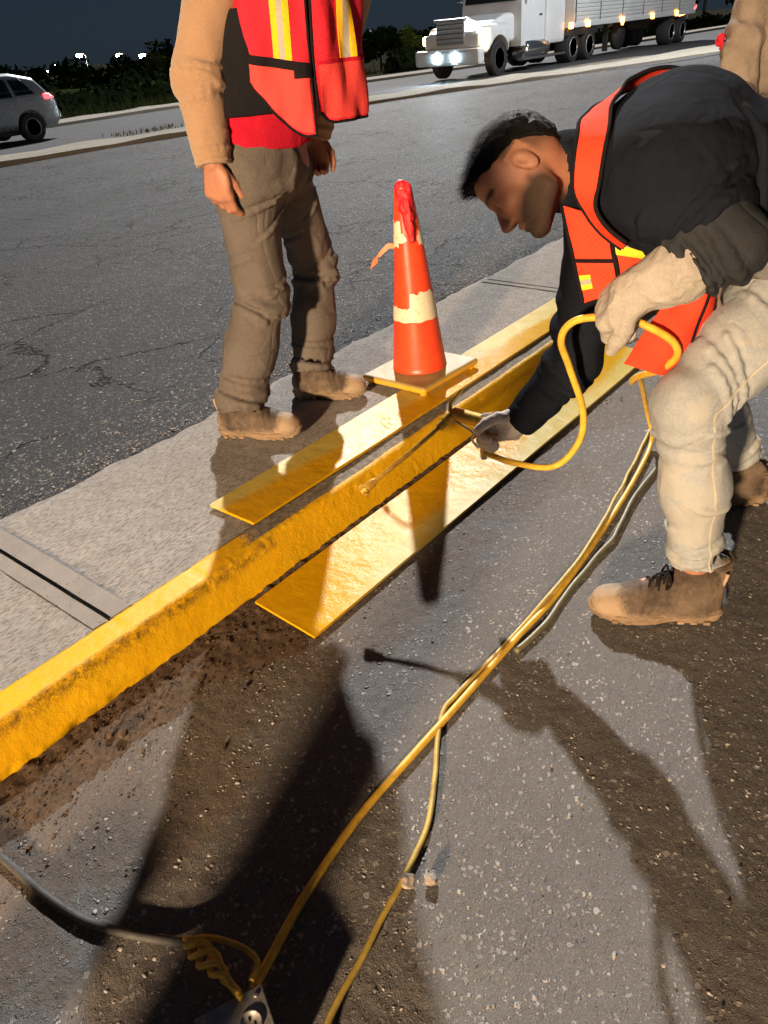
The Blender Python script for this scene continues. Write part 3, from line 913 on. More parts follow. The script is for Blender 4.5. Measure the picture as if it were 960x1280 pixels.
pts = np.stack([rng.uniform(-0.1, 3.2, n), rng.uniform(-0.3, 1.3, n), np.full(n, 0.001)], 1)
g2 = grit('loose_grit', pts, rng.gamma(2.0, 0.0005, n) + 0.0005, M['pebble'])
tag(g2, 'fine loose grit scattered over the near asphalt lane', 'grit', kind='stuff')
n = 2400
pts = np.stack([rng.uniform(0.4, 5.0, n), 2.26 + np.abs(rng.normal(0, 0.16, n)), far_z(2.4) * np.ones(n) - 0.004], 1)
g3 = grit('edge_grit', pts, rng.gamma(2.0, 0.0008, n) + 0.0008, M['pebble'])
tag(g3, 'loose chippings along the ragged edge of the concrete strip', 'chippings', kind='stuff')

n = 17000
px_ = rng.uniform(-0.05, 2.9, n); py_ = rng.uniform(-0.3, 1.22, n)
keep = vnoise(np.stack([px_, py_, 0 * px_], 1), 6.0, 91) > -0.45
pts = np.stack([px_, py_, -0.0022 + 0.004 * fbm(np.stack([px_, py_, 0 * px_], 1), 2.5, 5, 2) - 0.0010], 1)[keep]
g4 = grit('aggregate', pts, np.clip(rng.gamma(2.2, 0.0009, len(pts)) + 0.0007, 0, 0.0062), M['chip'], 0.16)
tag(g4, 'pale stone aggregate showing in the worn near asphalt', 'aggregate', kind='stuff')
n = 15000
px_ = 0.4 + 6.5 * rng.random(n) ** 1.3; py_ = 2.27 + 3.6 * rng.random(n) ** 1.3
P_ = np.stack([px_, py_, 0 * px_], 1)
pts = np.stack([px_, py_, far_z(py_) + 0.006 * fbm(P_, 1.6, 15, 2) - 0.0055], 1)
g5 = grit('road_chippings', pts, np.clip(rng.gamma(3.0, 0.0010, n) + 0.0014, 0, 0.008), M['chip'], 0.2)
tag(g5, 'coarse pale chippings set in the cracked far lane', 'chippings', kind='stuff')

def lump(name, c, r, seed, mat, label, cat, group=None, flat=0.6):
    f = Field(np.array(c) - r * 1.6, np.array(c) + r * 1.6, r / 7)
    f.ell(c, (r, r * 0.75, r * flat), k=0)
    f.disp(lambda P: 0.35 * r * fbm(P, 0.9 / r, seed, 3), r)
    me = f.mesh(name)
    o = link(name, me, mat, None, False)
    return tag(o, label, cat, group)
lump('stone_chunk', (0.588, 0.535, 0.010), 0.017, 3, M['chunk'], 'larger brown stone chunk lying beside the thin yellow hose', 'stone')
lump('stone_chunk', (0.617, 0.503, 0.008), 0.012, 9, M['chunk'], 'smaller pale stone chip to the right of the brown chunk', 'stone')
lump('soil_clod', (0.491, 1.277, 0.016), 0.016, 5, M['soil'], 'crumbly brown clod of soil in the gutter', 'clod')
lump('soil_clod', (0.475, 1.300, 0.012), 0.012, 8, M['soil'], 'smaller dark clod touching the crumbly brown one', 'clod')

# ------------------------------------------------------------------ background beyond the carriageway
def leaf_cloud(name, c, rad, n, size, mat, parent=None, seed=0, flat=0.5, clumps=9):
    r = np.random.default_rng(seed)
    c = np.array(c, float); rad = np.array(rad, float)
    cc = r.normal(0, 0.42, (clumps, 3)); cc = np.clip(cc, -0.8, 0.8)
    cr = r.uniform(0.25, 0.55, clumps)
    k = r.integers(0, clumps, n)
    d = r.normal(0, 1, (n, 3)); d /= np.linalg.norm(d, axis=1)[:, None]
    P = c + (cc[k] + d * (cr[k] * r.random(n) ** 0.4)[:, None]) * rad
    u = r.normal(0, 1, (n, 3)); u /= np.linalg.norm(u, axis=1)[:, None]
    w = np.cross(u, r.normal(0, 1, (n, 3))); w /= np.linalg.norm(w, axis=1)[:, None] + 1e-9
    s_ = size * r.uniform(0.6, 1.4, n)[:, None]
    V = np.stack([P - u * s_, P + w * s_ * flat, P + u * s_, P - w * s_ * flat], 1).reshape(-1, 3)
    Q = np.arange(n * 4).reshape(n, 4)
    return link(name, np_mesh(name, V, Q), mat, parent)

def tree(base, h, rad, mat, label, seed, n=1800, size=0.28, group='trees beyond the carriageway'):
    t_ = tag(empty('tree', base), label, 'tree', group)
    r = random.Random(seed)
    b = MB()
    top = Vector((r.uniform(-.3, .3), r.uniform(-.3, .3), h * 0.75))
    b.tube([(0, 0, -0.6), (0.03, 0, h * 0.25), tuple(top * 0.66), tuple(top)], [h * 0.035, h * 0.028, h * 0.018, h * 0.006], 8)
    for k in range(6):
        a = r.uniform(0, 6.28); z = h * r.uniform(0.3, 0.6)
        e = Vector((math.cos(a) * rad * 0.7, math.sin(a) * rad * 0.7, z + h * 0.2))
        b.tube([(0, 0, z), tuple(e * 0.5 + Vector((0, 0, z * 0.5))), tuple(e)], [h * 0.014, h * 0.009, h * 0.003], 6)
    b.build('trunk', M['bark'], t_, True)
    leaf_cloud('crown', (0, 0, h * 0.62), (rad, rad, h * 0.40), n, size, mat, t_, seed, clumps=14)
    return t_

tree((57.5, 75.5, -3.7), 4.4, 2.6, M['leaf_green'], 'olive green bushy tree nearest the tan sleeve, left of the standing man', 4, 2600, 0.22)
tree((60.5, 77.5, -3.4), 6.0, 2.0, M['leaf_dark'], 'dark tree rising behind the olive green bushy tree', 5, 1500, 0.3)
tree((62, 85, -3.9), 4.3, 3.2, M['leaf_dark'], 'dark tree between the two middle street lamps', 6, 2200, 0.3)
tree((57, 92, -4.2), 4.4, 3.4, M['leaf_dark'], 'broad dark tree under the second street lamp from the left', 7, 2200, 0.3)
tree((46, 88, -4.0), 4.4, 3.6, M['leaf_dark'], 'dark tree standing behind the tail of the silver car', 8, 2200, 0.3)
tree((38, 86, -4.0), 4.6, 4.2, M['leaf_dark'], 'dark tree above the roof of the silver car, at the left edge', 9, 2400, 0.3)
tree((57.5, 42.6, -1.8), 3.1, 1.3, M['leaf_bright'], 'yellow green lit tree just ahead of the white truck', 10, 1500, 0.14)
tree((73, 58, -2.4), 4.2, 3.4, M['leaf_dark'], 'dark tree to the left of the lit tree by the truck', 12, 2000, 0.3)
tree((66, 47, -2.2), 3.4, 3.2, M['leaf_dark'], 'dark low tree behind the front bumper of the truck', 13, 2000, 0.3)
tree((78, 30, -1.0), 7.0, 4.0, M['leaf_dark'], 'tall dark tree behind the tail of the trailer', 14, 2600, 0.34)
tree((86, 25, -1.0), 7.5, 4.2, M['leaf_dark'], 'tall dark tree behind the utility pole', 15, 2600, 0.34)
tree((96, 21, -1.0), 8.0, 4.4, M['leaf_dark'], 'tall dark tree just left of the man in the tan jacket', 16, 2600, 0.34)

_far = [(55.4, 106.3), (57.6, 103.9), (59.8, 102.0), (61.7, 100.4), (64.0, 98.6), (66.4, 96.6), (68.2, 94.6), (70.0, 92.8), (72.0, 90.6), (74.0, 88.6)]
for k, (x, y) in enumerate(_far):
    tree((x, y, -4.9), 5.4 + 0.8 * math.sin(k * 2.3), 4.4, M['leaf_dark'], ('first', 'second', 'third', 'fourth', 'fifth', 'sixth', 'seventh', 'eighth', 'ninth', 'last')[k] + ' tree from the left in the far dark row under the street lamps', 40 + k, 1500, 0.4, group='far dark tree row')

# dark clipped hedge along the verge
def hedge(x0, y0, x1, y1, h, w, label, seed):
    r = np.random.default_rng(seed); n = 9000
    t_ = r.random(n); ang = r.random(n) * math.pi; rr = r.random(n) ** 0.3
    y = y0 + (y1 - y0) * t_ + np.cos(ang) * w * rr
    x = x0 + (x1 - x0) * t_
    z = far_z(29.0) - 0.35 + h * np.sin(ang) * rr * (0.9 + 0.12 * np.sin(t_ * 47) + 0.08 * np.sin(t_ * 131))
    P = np.stack([x, y, z], 1)
    u = r.normal(0, 1, (n, 3)); u /= np.linalg.norm(u, axis=1)[:, None]
    w_ = np.cross(u, r.normal(0, 1, (n, 3))); w_ /= np.linalg.norm(w_, axis=1)[:, None]
    s_ = r.uniform(0.08, 0.2, n)[:, None]
    V = np.stack([P - u * s_, P + w_ * s_ * 0.6, P + u * s_, P - w_ * s_ * 0.6], 1).reshape(-1, 3)
    t = tag(empty('hedge', (0, 0, 0)), label, 'hedge')
    link('foliage', np_mesh('foliage', V, np.arange(n * 4).reshape(n, 4)), M['leaf_dark'], t)
    core = MB()
    dx, dy = x1 - x0, y1 - y0; L = math.hypot(dx, dy)
    nn = Vector((-dy / L, dx / L, 0))
    vs = []
    for k in range(13):
        p = Vector((x0 + dx * k / 12, y0 + dy * k / 12, 0))
        for a in range(7):
            an = math.pi * a / 6
            q = p + nn * math.cos(an) * w * 0.86
            vs.append((q.x, q.y, far_z(29.0) - 0.5 + (h * 0.86 + 0.1 * math.sin(k * 2.1)) * math.sin(an)))
    core.add(vs, [[k * 7 + a, (k + 1) * 7 + a, (k + 1) * 7 + a + 1, k * 7 + a + 1] for k in range(12) for a in range(6)])
    core.build('branches', M['leaf_dark'], t, True)
    return t
hedge(-6, 33.5, 36, 31.5, 1.55, 1.0, 'long dark clipped hedge behind the silver car', 21)
hedge(40, 31, 78, 22.5, 1.3, 1.0, 'dark hedge running behind the white truck', 22)
# rough grass along the verge and on the island
def tufts(name, x0, y0, x1, y1, n, h, sp, label, mat, seed):
    r = np.random.default_rng(seed)
    t_ = r.random(n)
    P = np.stack([x0 + (x1 - x0) * t_, y0 + (y1 - y0) * t_ + r.normal(0, sp, n), np.zeros(n)], 1)
    P[:, 2] = far_z(P[:, 1]) + 0.04
    a = r.random(n) * 6.28; hh = h * r.uniform(0.4, 1.2, n)
    w = np.stack([np.cos(a), np.sin(a), 0 * a], 1) * 0.012
    tip = P + np.stack([np.cos(a + 1.5) * hh * 0.5, np.sin(a + 1.5) * hh * 0.5, hh], 1)
    V = np.stack([P - w, P + w, tip], 1).reshape(-1, 3)
    return tag(link(name, np_mesh(name, V, np.arange(n * 3).reshape(n, 3)), mat), label, 'grass', kind='stuff')
tufts('verge_grass', 16, 28.2, 34, 27.6, 2600, 0.38, 0.5, 'rough grass along the foot of the dark hedge', M['leaf_green'], 31)
tufts('island_grass', 10.8, 16.2, 14.5, 15.4, 260, 0.10, 0.35, 'dry grass tuft growing on the traffic island', M['grass_dry'], 32)

# house among the trees
hs = tag(empty('house', (107, 151, -8.4), R_(-38)), 'pale two storey house between the street lamps, partly hidden by trees', 'house')
b = MB(); b.box((-3.0, 0, 0), (3.0, 6, 7.0)); b.build('wall', M['house_wall'], hs)
b = MB(); b.prism([(-3.3, 7.0), (3.3, 7.0), (0.0, 8.6)], -0.3, 6.3); b.build('roof', M['house_roof'], hs)
for xx, zz in ((-1.2, 4.6), (1.4, 4.6), (-1.2, 1.4), (1.4, 1.4)):
    w_ = MB().box((xx - 0.65, -0.06, zz - 0.1), (xx + 0.65, 0.05, zz + 1.4)).build('window', M['house_roof'], hs)
    MB().box((xx - 0.52, -0.09, zz + 0.02), (xx + 0.52, -0.065, zz + 1.28)).build('pane', M['glass_dark'], w_)

# street lamps far off
def street_lamp(x, y, z, h, label, arm=0.9, strength=None, group='street lamps among the trees', az=0.0):
    t_ = tag(empty('street_lamp', (x, y, z), az), label, 'street lamp', group)
    MB().tube([(0, 0, 0), (0, 0, h * 0.5), (0, 0, h)], [0.11, 0.09, 0.07], 8).build('pole', M['pole_grey'], t_, True)
    MB().tube([(0, 0, h - 0.05), (-arm * 0.5, 0, h + 0.15), (-arm, 0, h + 0.18)], 0.045, 8).build('arm', M['pole_grey'], t_, True)
    hd = MB().prism([(-arm - 0.62, 0.14), (-arm - 0.55, 0.24), (-arm + 0.05, 0.28), (-arm + 0.05, 0.12)], -0.17, 0.17, M=Matrix.Translation((0, 0, h))).build('lamp_head', M['pole_grey'], t_)
    MB().box((-arm - 0.85, -0.42, h - 0.40), (-arm, 0.42, h + 0.12), 0.12).build('lens', M['lamp_street'], hd)
    return t_
street_lamp(101.4, 155.8, -6.6, 8.3, 'street lamp second from the left, standing clear of the treetops')
street_lamp(106.3, 149.6, -6.6, 7.7, 'street lamp just left of the pale house')
street_lamp(109.1, 146.0, -6.6, 7.3, 'street lamp just right of the pale house')
street_lamp(108.5, 178, -7.4, 7.7, 'leftmost street lamp, low above the tail of the silver car')
street_lamp(96, 160, -6.6, 6.0, 'small dim street lamp far left above the silver car roof', arm=0.3)
street_lamp(109, 144.5, -6.6, 4.6, 'short lamp below the lamp right of the pale house', arm=0.3)
street_lamp(110.8, 89.6, -5.0, 6.0, 'street lamp beside the standing man\'s vest, left of the truck', arm=0.3)
up_ = tag(empty('utility_pole', (72.5, 24.4, -0.6)), 'thin grey utility pole behind the trailer, near the right edge', 'pole')
MB().tube([(0, 0, 0), (0, 0, 4), (0, 0, 8.5)], [0.13, 0.12, 0.09], 10).build('pole', M['pole_grey'], up_, True)
MB().box((-0.06, -0.9, 7.6), (0.06, 0.9, 7.75)).build('crossarm', M['bark'], up_)
sg = tag(empty('neon_sign', (106, 37.5, -2.4)), 'small glowing orange sign on a post behind the trailer tail', 'sign')
MB().tube([(0, 0, 0), (0, 0, 2.4)], 0.07, 8).build('post', M['pole_grey'], sg, True)
MB().tube([(-0.5, 0.9, 2.35), (-0.2, 0.4, 2.5), (0, 0.05, 2.62), (0.2, -0.35, 2.95)], [0.07, 0.09, 0.09, 0.06], 8).build('tube', M['sign_neon'], sg, True)

# a lit street lamp on the concrete strip farther along, outside the picture; it lights the truck
sl = tag(empty('street_lamp', (25.0, 1.9, 0.12), R_(-90)), 'tall street lamp on the concrete strip lighting the far carriageway', 'street lamp')
MB().tube([(0, 0, 0), (0, 0, 4), (0, 0, 8.0)], [0.10, 0.085, 0.065], 10).build('pole', M['pole_grey'], sl, True)
MB().tube([(0, 0, 7.9), (-0.7, 0, 8.25), (-1.5, 0, 8.3)], 0.04, 8).build('arm', M['pole_grey'], sl, True)
hd = MB().box((-2.1, -0.17, 8.22), (-1.45, 0.17, 8.38), 0.05).build('lamp_head', M['pole_grey'], sl)
MB().box((-2.05, -0.14, 8.19), (-1.5, 0.14, 8.215)).build('lens', M['lamp_street'], hd)
ld = bpy.data.lights.new('street_lamp_light', 'SPOT')
ld.energy = 5200; ld.spot_size = R_(105); ld.spot_blend = 0.6; ld.color = (0.93, 0.97, 1.0); ld.shadow_soft_size = 0.2
lo = bpy.data.objects.new('street_lamp_light', ld); COL.objects.link(lo)
lo.location = (25.0, 3.7, 8.1)
lo.rotation_euler = (Vector((25.0, 3.7, 8.1)) - Vector((29.0, 15.5, 0.5))).to_track_quat('Z', 'Y').to_euler()
# ================================================================== PEOPLE
def vn(v):
    v = np.array(v, float); return v / (np.linalg.norm(v) + 1e-12)
def az_dirs(deg):
    a = R_(deg); f = np.array([math.cos(a), math.sin(a), 0]); return f, np.array([math.sin(a), -math.cos(a), 0])   # forward, right

def hand_chains(wrist, d, n, s, curl, sc=1.0, thumb_out=0.7, spread=0.0):
    """returns lists of joints for the five digits; n = way the palm faces, s = thumb side"""
    d, n, s = vn(d), vn(n), vn(s)
    w = np.array(wrist, float); out = []
    for i, (o, L) in enumerate(((0.031, 0.078), (0.0105, 0.086), (-0.0105, 0.080), (-0.031, 0.062))):
        b = w + d * 0.088 * sc * (1.0 - 0.05 * abs(i - 1)) + s * o * sc
        c = curl[i]; ang = 0; p = b; ch = [w + d * 0.02 * sc + s * o * 0.6 * sc, b]
        for seg, bend in ((0.46, c[0]), (0.31, c[1]), (0.23, c[2])):
            ang += R_(bend)
            p = p + (d * math.cos(ang) + n * math.sin(ang) + s * spread * (1.5 - i) * 0.1) * L * seg * sc
            ch.append(p)
        out.append(ch)
    b = w + d * 0.022 * sc + s * 0.026 * sc
    k1 = b + vn(d * 0.7 + s * thumb_out + n * 0.45) * 0.044 * sc
    k2 = k1 + vn(d * 0.9 + s * 0.35 * thumb_out + n * 0.45) * 0.032 * sc
    k3 = k2 + vn(d * 0.95 + n * 0.55) * 0.026 * sc
    out.append([b, k1, k2, k3])
    return out

def put_hand(f, wrist, d, n, s, curl, sc=1.0, r=1.0, thumb_out=0.7, k=0.010, fw=None):
    ch = hand_chains(wrist, d, n, s, curl, sc, thumb_out)
    dd, nn, ss = vn(d), vn(n), vn(s)
    w = np.array(wrist, float)
    for i in range(4):
        kn = ch[i][1]
        f.cone(ch[i][0], kn, 0.0135 * r * sc, 0.0125 * r * sc, k)
    f.ell(w + dd * 0.05 * sc, (0.050 * sc, 0.040 * sc * r, 0.0155 * sc * r), np.stack([dd, ss, nn]), k)
    for i in range(5):
        c = ch[i]; rr = [0.0098, 0.0092, 0.0084, 0.0074] if i < 4 else [0.013, 0.0112, 0.0098, 0.0082]
        st = 1 if i < 4 else 0
        for j in range(3):
            f.cone(c[st + j], c[st + j + 1], rr[j] * r * sc, rr[j + 1] * r * sc, 0.004)
    return ch

def head_field(f0, c, fw, up, S=1.0):
    """adds a head to field f; returns local->world"""
    F_, U_ = vn(fw), vn(up); U_ = vn(U_ - F_ * (U_ @ F_)); L_ = np.cross(U_, F_)
    c = np.array(c, float)
    W = lambda a, l, u: c + (F_ * a + L_ * l + U_ * u) * S
    class f:
        @staticmethod
        def ell(c_, rad, B_, k_, sub=False): f0.ell(c_, np.array(rad) * S, B_, k_ * S, sub)
        @staticmethod
        def cone(a_, b_, ra, rb, k_): f0.cone(a_, b_, ra * S, rb * S, k_ * S)
    B = np.stack([F_, L_, U_])
    f.ell(W(-0.012, 0, 0.036), (0.098, 0.076, 0.083), B, 0.02)
    f.ell(W(-0.045, 0, 0.010), (0.062, 0.066, 0.070), B, 0.03)
    f.ell(W(0.034, 0, -0.022), (0.062, 0.058, 0.080), B, 0.025)
    f.ell(W(0.060, 0, 0.050), (0.034, 0.055, 0.034), B, 0.02)
    for sd in (-1, 1):
        f.cone(W(-0.012, 0.052 * sd, -0.040), W(-0.002, 0.050 * sd, -0.078), 0.017, 0.017, 0.02)
        f.cone(W(-0.002, 0.050 * sd, -0.078), W(0.068, 0.014 * sd, -0.108), 0.018, 0.018, 0.02)
        f.ell(W(0.062, 0.040 * sd, -0.026), (0.026, 0.024, 0.022), B, 0.02)
    f.ell(W(0.080, 0, -0.104), (0.018, 0.024, 0.018), B, 0.014)
    f.ell(W(0.084, 0, 0.022), (0.016, 0.050, 0.012), B, 0.014)
    for sd in (-1, 1):
        f.ell(W(0.098, 0.031 * sd, -0.001), (0.018, 0.017, 0.011), B, 0.012, sub=True)
        f.ell(W(0.077, 0.031 * sd, -0.001), (0.0135, 0.0150, 0.0105), B, 0.004)
        f.ell(W(0.098, 0.010 * sd, -0.046), (0.012, 0.008, 0.008), B, 0.006)
    f.cone(W(0.090, 0, 0.006), W(0.116, 0, -0.036), 0.0075, 0.0105, 0.012)
    f.ell(W(0.113, 0, -0.042), (0.012, 0.011, 0.010), B, 0.008)
    f.ell(W(0.088, 0, -0.067), (0.014, 0.026, 0.0075), B, 0.008)
    f.ell(W(0.086, 0, -0.082), (0.013, 0.022, 0.0075), B, 0.008)
    f.ell(W(0.105, 0, -0.0745), (0.010, 0.030, 0.0018), B, 0.003, sub=True)
    for sd in (-1, 1):
        Be = np.stack([vn(F_ * 0.96 - U_ * 0.28), L_, vn(U_ * 0.96 + F_ * 0.28)])
        f.ell(W(-0.016, 0.076 * sd, -0.006), (0.019, 0.010, 0.033), Be, 0.006)
        f.ell(W(-0.010, 0.088 * sd, -0.002), (0.0095, 0.009, 0.018), Be, 0.004, sub=True)
    return W, B

def limb(f, pts, rs, k=0.03, side=None, ratio=1.0):
    for a, b, ra, rb in zip(pts[:-1], pts[1:], rs[:-1], rs[1:]):
        f.cone(a, b, ra, rb, k, side, ratio)

def bounds(*pts, m=0.16):
    P = np.array(pts, float).reshape(-1, 3); return P.min(0) - m, P.max(0) + m

def body_mesh(J, h=0.0045, hands=None):
    keys = [v for v in J.values() if isinstance(v, (list, tuple, np.ndarray)) and len(v) == 3]
    lo, hi = bounds(*keys, m=0.17)
    f = Field(lo, hi, h)
    A = {k_: np.array(v, float) for k_, v in J.items() if k_ != 'hs'}
    fwd, rgt = A['face'], A['rgt']
    spine = A['neck'] - A['pelvis']
    f.ell(A['pelvis'], (0.140, 0.090, 0.09), np.stack([rgt, np.cross(vn(spine), rgt), vn(spine)]), 0.05)
    f.cone(A['pelvis'], A['pelvis'] + spine * 0.5, 0.085, 0.090, 0.05, rgt, 1.35)
    f.cone(A['pelvis'] + spine * 0.5, A['pelvis'] + spine * 0.86, 0.095, 0.085, 0.05, rgt, 1.4)
    f.cone(A['neck'] - vn(spine) * 0.06, A['neck'] + (A['head'] - A['neck']) * 0.5, 0.062, 0.054, 0.04)
    f.cone(A['neck'], A['head'] - A['hup'] * 0.03 - A['hface'] * 0.01, 0.058, 0.050, 0.03)
    for s_ in 'RL':
        f.cone(A['neck'] - vn(spine) * 0.04, A['sh' + s_], 0.055, 0.055, 0.04)
        limb(f, [A['sh' + s_], A['el' + s_], A['wr' + s_]], [0.052, 0.040, 0.027], 0.02)
        limb(f, [A['hip' + s_], A['kn' + s_], A['an' + s_]], [0.066, 0.050, 0.036], 0.03)
        f.cone(A['kn' + s_] * 0.72 + A['an' + s_] * 0.28, A['kn' + s_] * 0.5 + A['an' + s_] * 0.5, 0.052, 0.048, 0.03)
        f.cone(A['an' + s_] - [0, 0, 0.05], A['an' + s_] * 0.5 + (A['toe' + s_] + [0, 0, 0.030]) * 0.5, 0.030, 0.020, 0.02)
        d, n, sd, cu = hands[s_][:4]
        to = hands[s_][4] if len(hands[s_]) > 4 else 0.7
        put_hand(f, A['wr' + s_], d, n, sd, cu, 1.06 if to < 0.7 else 1.0, 1.12 if to < 0.7 else 1.0, thumb_out=to)
    W, B = head_field(f, A['head'], A['hface'], A['hup'], float(J.get('hs', 1.0)))
    return f, W, B

def fold_wave(P, a, b, lo, hi, amp, freq, seed, twist=1.2):
    """soft folds across a limb a->b between fractions lo..hi"""
    a = np.array(a, float); ab = np.array(b, float) - a; L = np.linalg.norm(ab); u = ab / L
    q = P - a; t = q @ u
    side = q - t[:, None] * u
    e1 = vn(np.cross(u, [0.3, 0.2, 0.93])); e2 = np.cross(u, e1)
    th = np.arctan2(side @ e2, side @ e1)
    r = np.linalg.norm(side, axis=1)
    c, w = (lo + hi) / 2 * L, (hi - lo) / 2 * L
    win = np.exp(-((t - c) / w) ** 2) * (r < 0.16)
    ph = freq * t + twist * np.sin(th + seed) + 1.8 * vnoise(P, 9, seed)
    s_ = np.sin(ph)
    return -amp * win * np.sign(s_) * np.abs(s_) ** 0.7 * (0.55 + 0.45 * np.sin(th * 1.0 + seed * 2.1))

def drape(P, amp, sc, seed, stretch=(1, 1, 0.45)):
    n = fbm(P * np.array(stretch), sc, seed, 3, 0.5)
    m = fbm(P * np.array(stretch)[[1, 0, 2]] * [1, 1, 1.6], sc * 1.7, seed + 5, 2, 0.5)
    return -amp * (1 - 2 * np.abs(n)) - 0.35 * amp * np.clip(1 - 3.5 * np.abs(m), 0, 1)

def snap(fld, P, off=0.0, it=8):
    P = np.array(P, float); h = fld.h
    for _ in range(it):
        d = fld.sample(P)
        g = np.stack([fld.sample(P + [h, 0, 0]) - fld.sample(P - [h, 0, 0]), fld.sample(P + [0, h, 0]) - fld.sample(P - [0, h, 0]), fld.sample(P + [0, 0, h]) - fld.sample(P - [0, 0, h])], 1)
        g /= np.linalg.norm(g, axis=1)[:, None] + 1e-9
        P = P - g * np.clip(d - off, -0.02, 0.02)[:, None]
    return P, g

def limb_creases(fld, a, b, rows, rad, seed=0, r=0.006, ref=None):
    """rows: (t0, t1, th0, th1) in limb fraction and degrees round the limb (0 = towards ref); each is pressed in as a narrow fold"""
    a = np.array(a, float); b = np.array(b, float); u = vn(b - a)
    ref = np.array([0, 0, CAM_H]) - (a + b) / 2 if ref is None else np.array(ref, float)
    e1 = vn(ref - u * (ref @ u)); e2 = np.cross(u, e1)
    rr = random.Random(seed)
    for t0, t1, th0, th1 in rows:
        n = 9; pts = []
        bow = rr.uniform(-0.03, 0.05)
        for k in range(n):
            s_ = k / (n - 1); th = R_(th0 + (th1 - th0) * s_); t = t0 + (t1 - t0) * s_ + bow * math.sin(math.pi * s_)
            pts.append(a + (b - a) * t + (e1 * math.cos(th) + e2 * math.sin(th)) * rad)
        P, g = snap(fld, pts)
        w = r * rr.uniform(0.7, 1.25)
        for k in range(n - 1):
            f0 = math.sin(math.pi * (k + 0.15) / (n - 0.7)); f1 = math.sin(math.pi * (k + 1.15) / (n - 0.7))
            c0 = P[k] + g[k] * w * (1.25 - 0.75 * f0); c1 = P[k + 1] + g[k + 1] * w * (1.25 - 0.75 * f1)
            fld.cone(c0, c1, w, w, w * 1.6, sub=True)
        # soft roll beside the fold
        for k in range(1, n - 2):
            o_ = u * w * 1.9
            fld.cone(P[k] + o_ - g[k] * w * 0.75, P[k + 1] + o_ - g[k + 1] * w * 0.75, w, w, w * 2.0)

def patch(fn, u0, u1, v0, v1, nu, nv, th=0.003, off=0.0):
    """thin two-sided cloth piece of a parametric surface fn(u,v)->(point, normal)"""
    top = []; bot = []
    for i in range(nu + 1):
        for j in range(nv + 1):
            p, n = fn(u0 + (u1 - u0) * i / nu, v0 + (v1 - v0) * j / nv)
            top.append(p + n * (off + th)); bot.append(p + n * off)
    k = (nu + 1) * (nv + 1); V = np.array(top + bot); Q = []
    id_ = lambda i, j: i * (nv + 1) + j
    for i in range(nu):
        for j in range(nv):
            q = (id_(i, j), id_(i + 1, j), id_(i + 1, j + 1), id_(i, j + 1))
            Q.append(q); Q.append(tuple(k + x for x in q[::-1]))
    for i in range(nu):
        for j, fl in ((0, 0), (nv, 1)):
            a, b = id_(i, j), id_(i + 1, j); q = (a, k + a, k + b, b); Q.append(q if not fl else q[::-1])
    for j in range(nv):
        for i, fl in ((0, 1), (nu, 0)):
            a, b = id_(i, j), id_(i, j + 1); q = (a, k + a, k + b, b); Q.append(q if not fl else q[::-1])
    return V, np.array(Q)

def patch_obj(name, fn, rng_, nu, nv, mat, parent, th=0.003, off=0.0):
    V, Q = patch(fn, *rng_, nu, nv, th, off)
    o = link(name, np_mesh(name, V, Q), mat, parent, True)
    bm = bmesh.new(); bm.from_mesh(o.data); bmesh.ops.recalc_face_normals(bm, faces=bm.faces); bm.to_mesh(o.data); bm.free()
    o.data.polygons.foreach_set('use_smooth', np.ones(len(o.data.polygons), dtype=bool))
    o.data.set_sharp_from_angle(angle=R_(60))
    return o

def edge_tube(name, fn, path, r, mat, parent, off=0.002):
    pts = [fn(u, v) for u, v in path]
    return MB().tube([p + n * off for p, n in pts], r, 6).build(name, mat, parent, True)

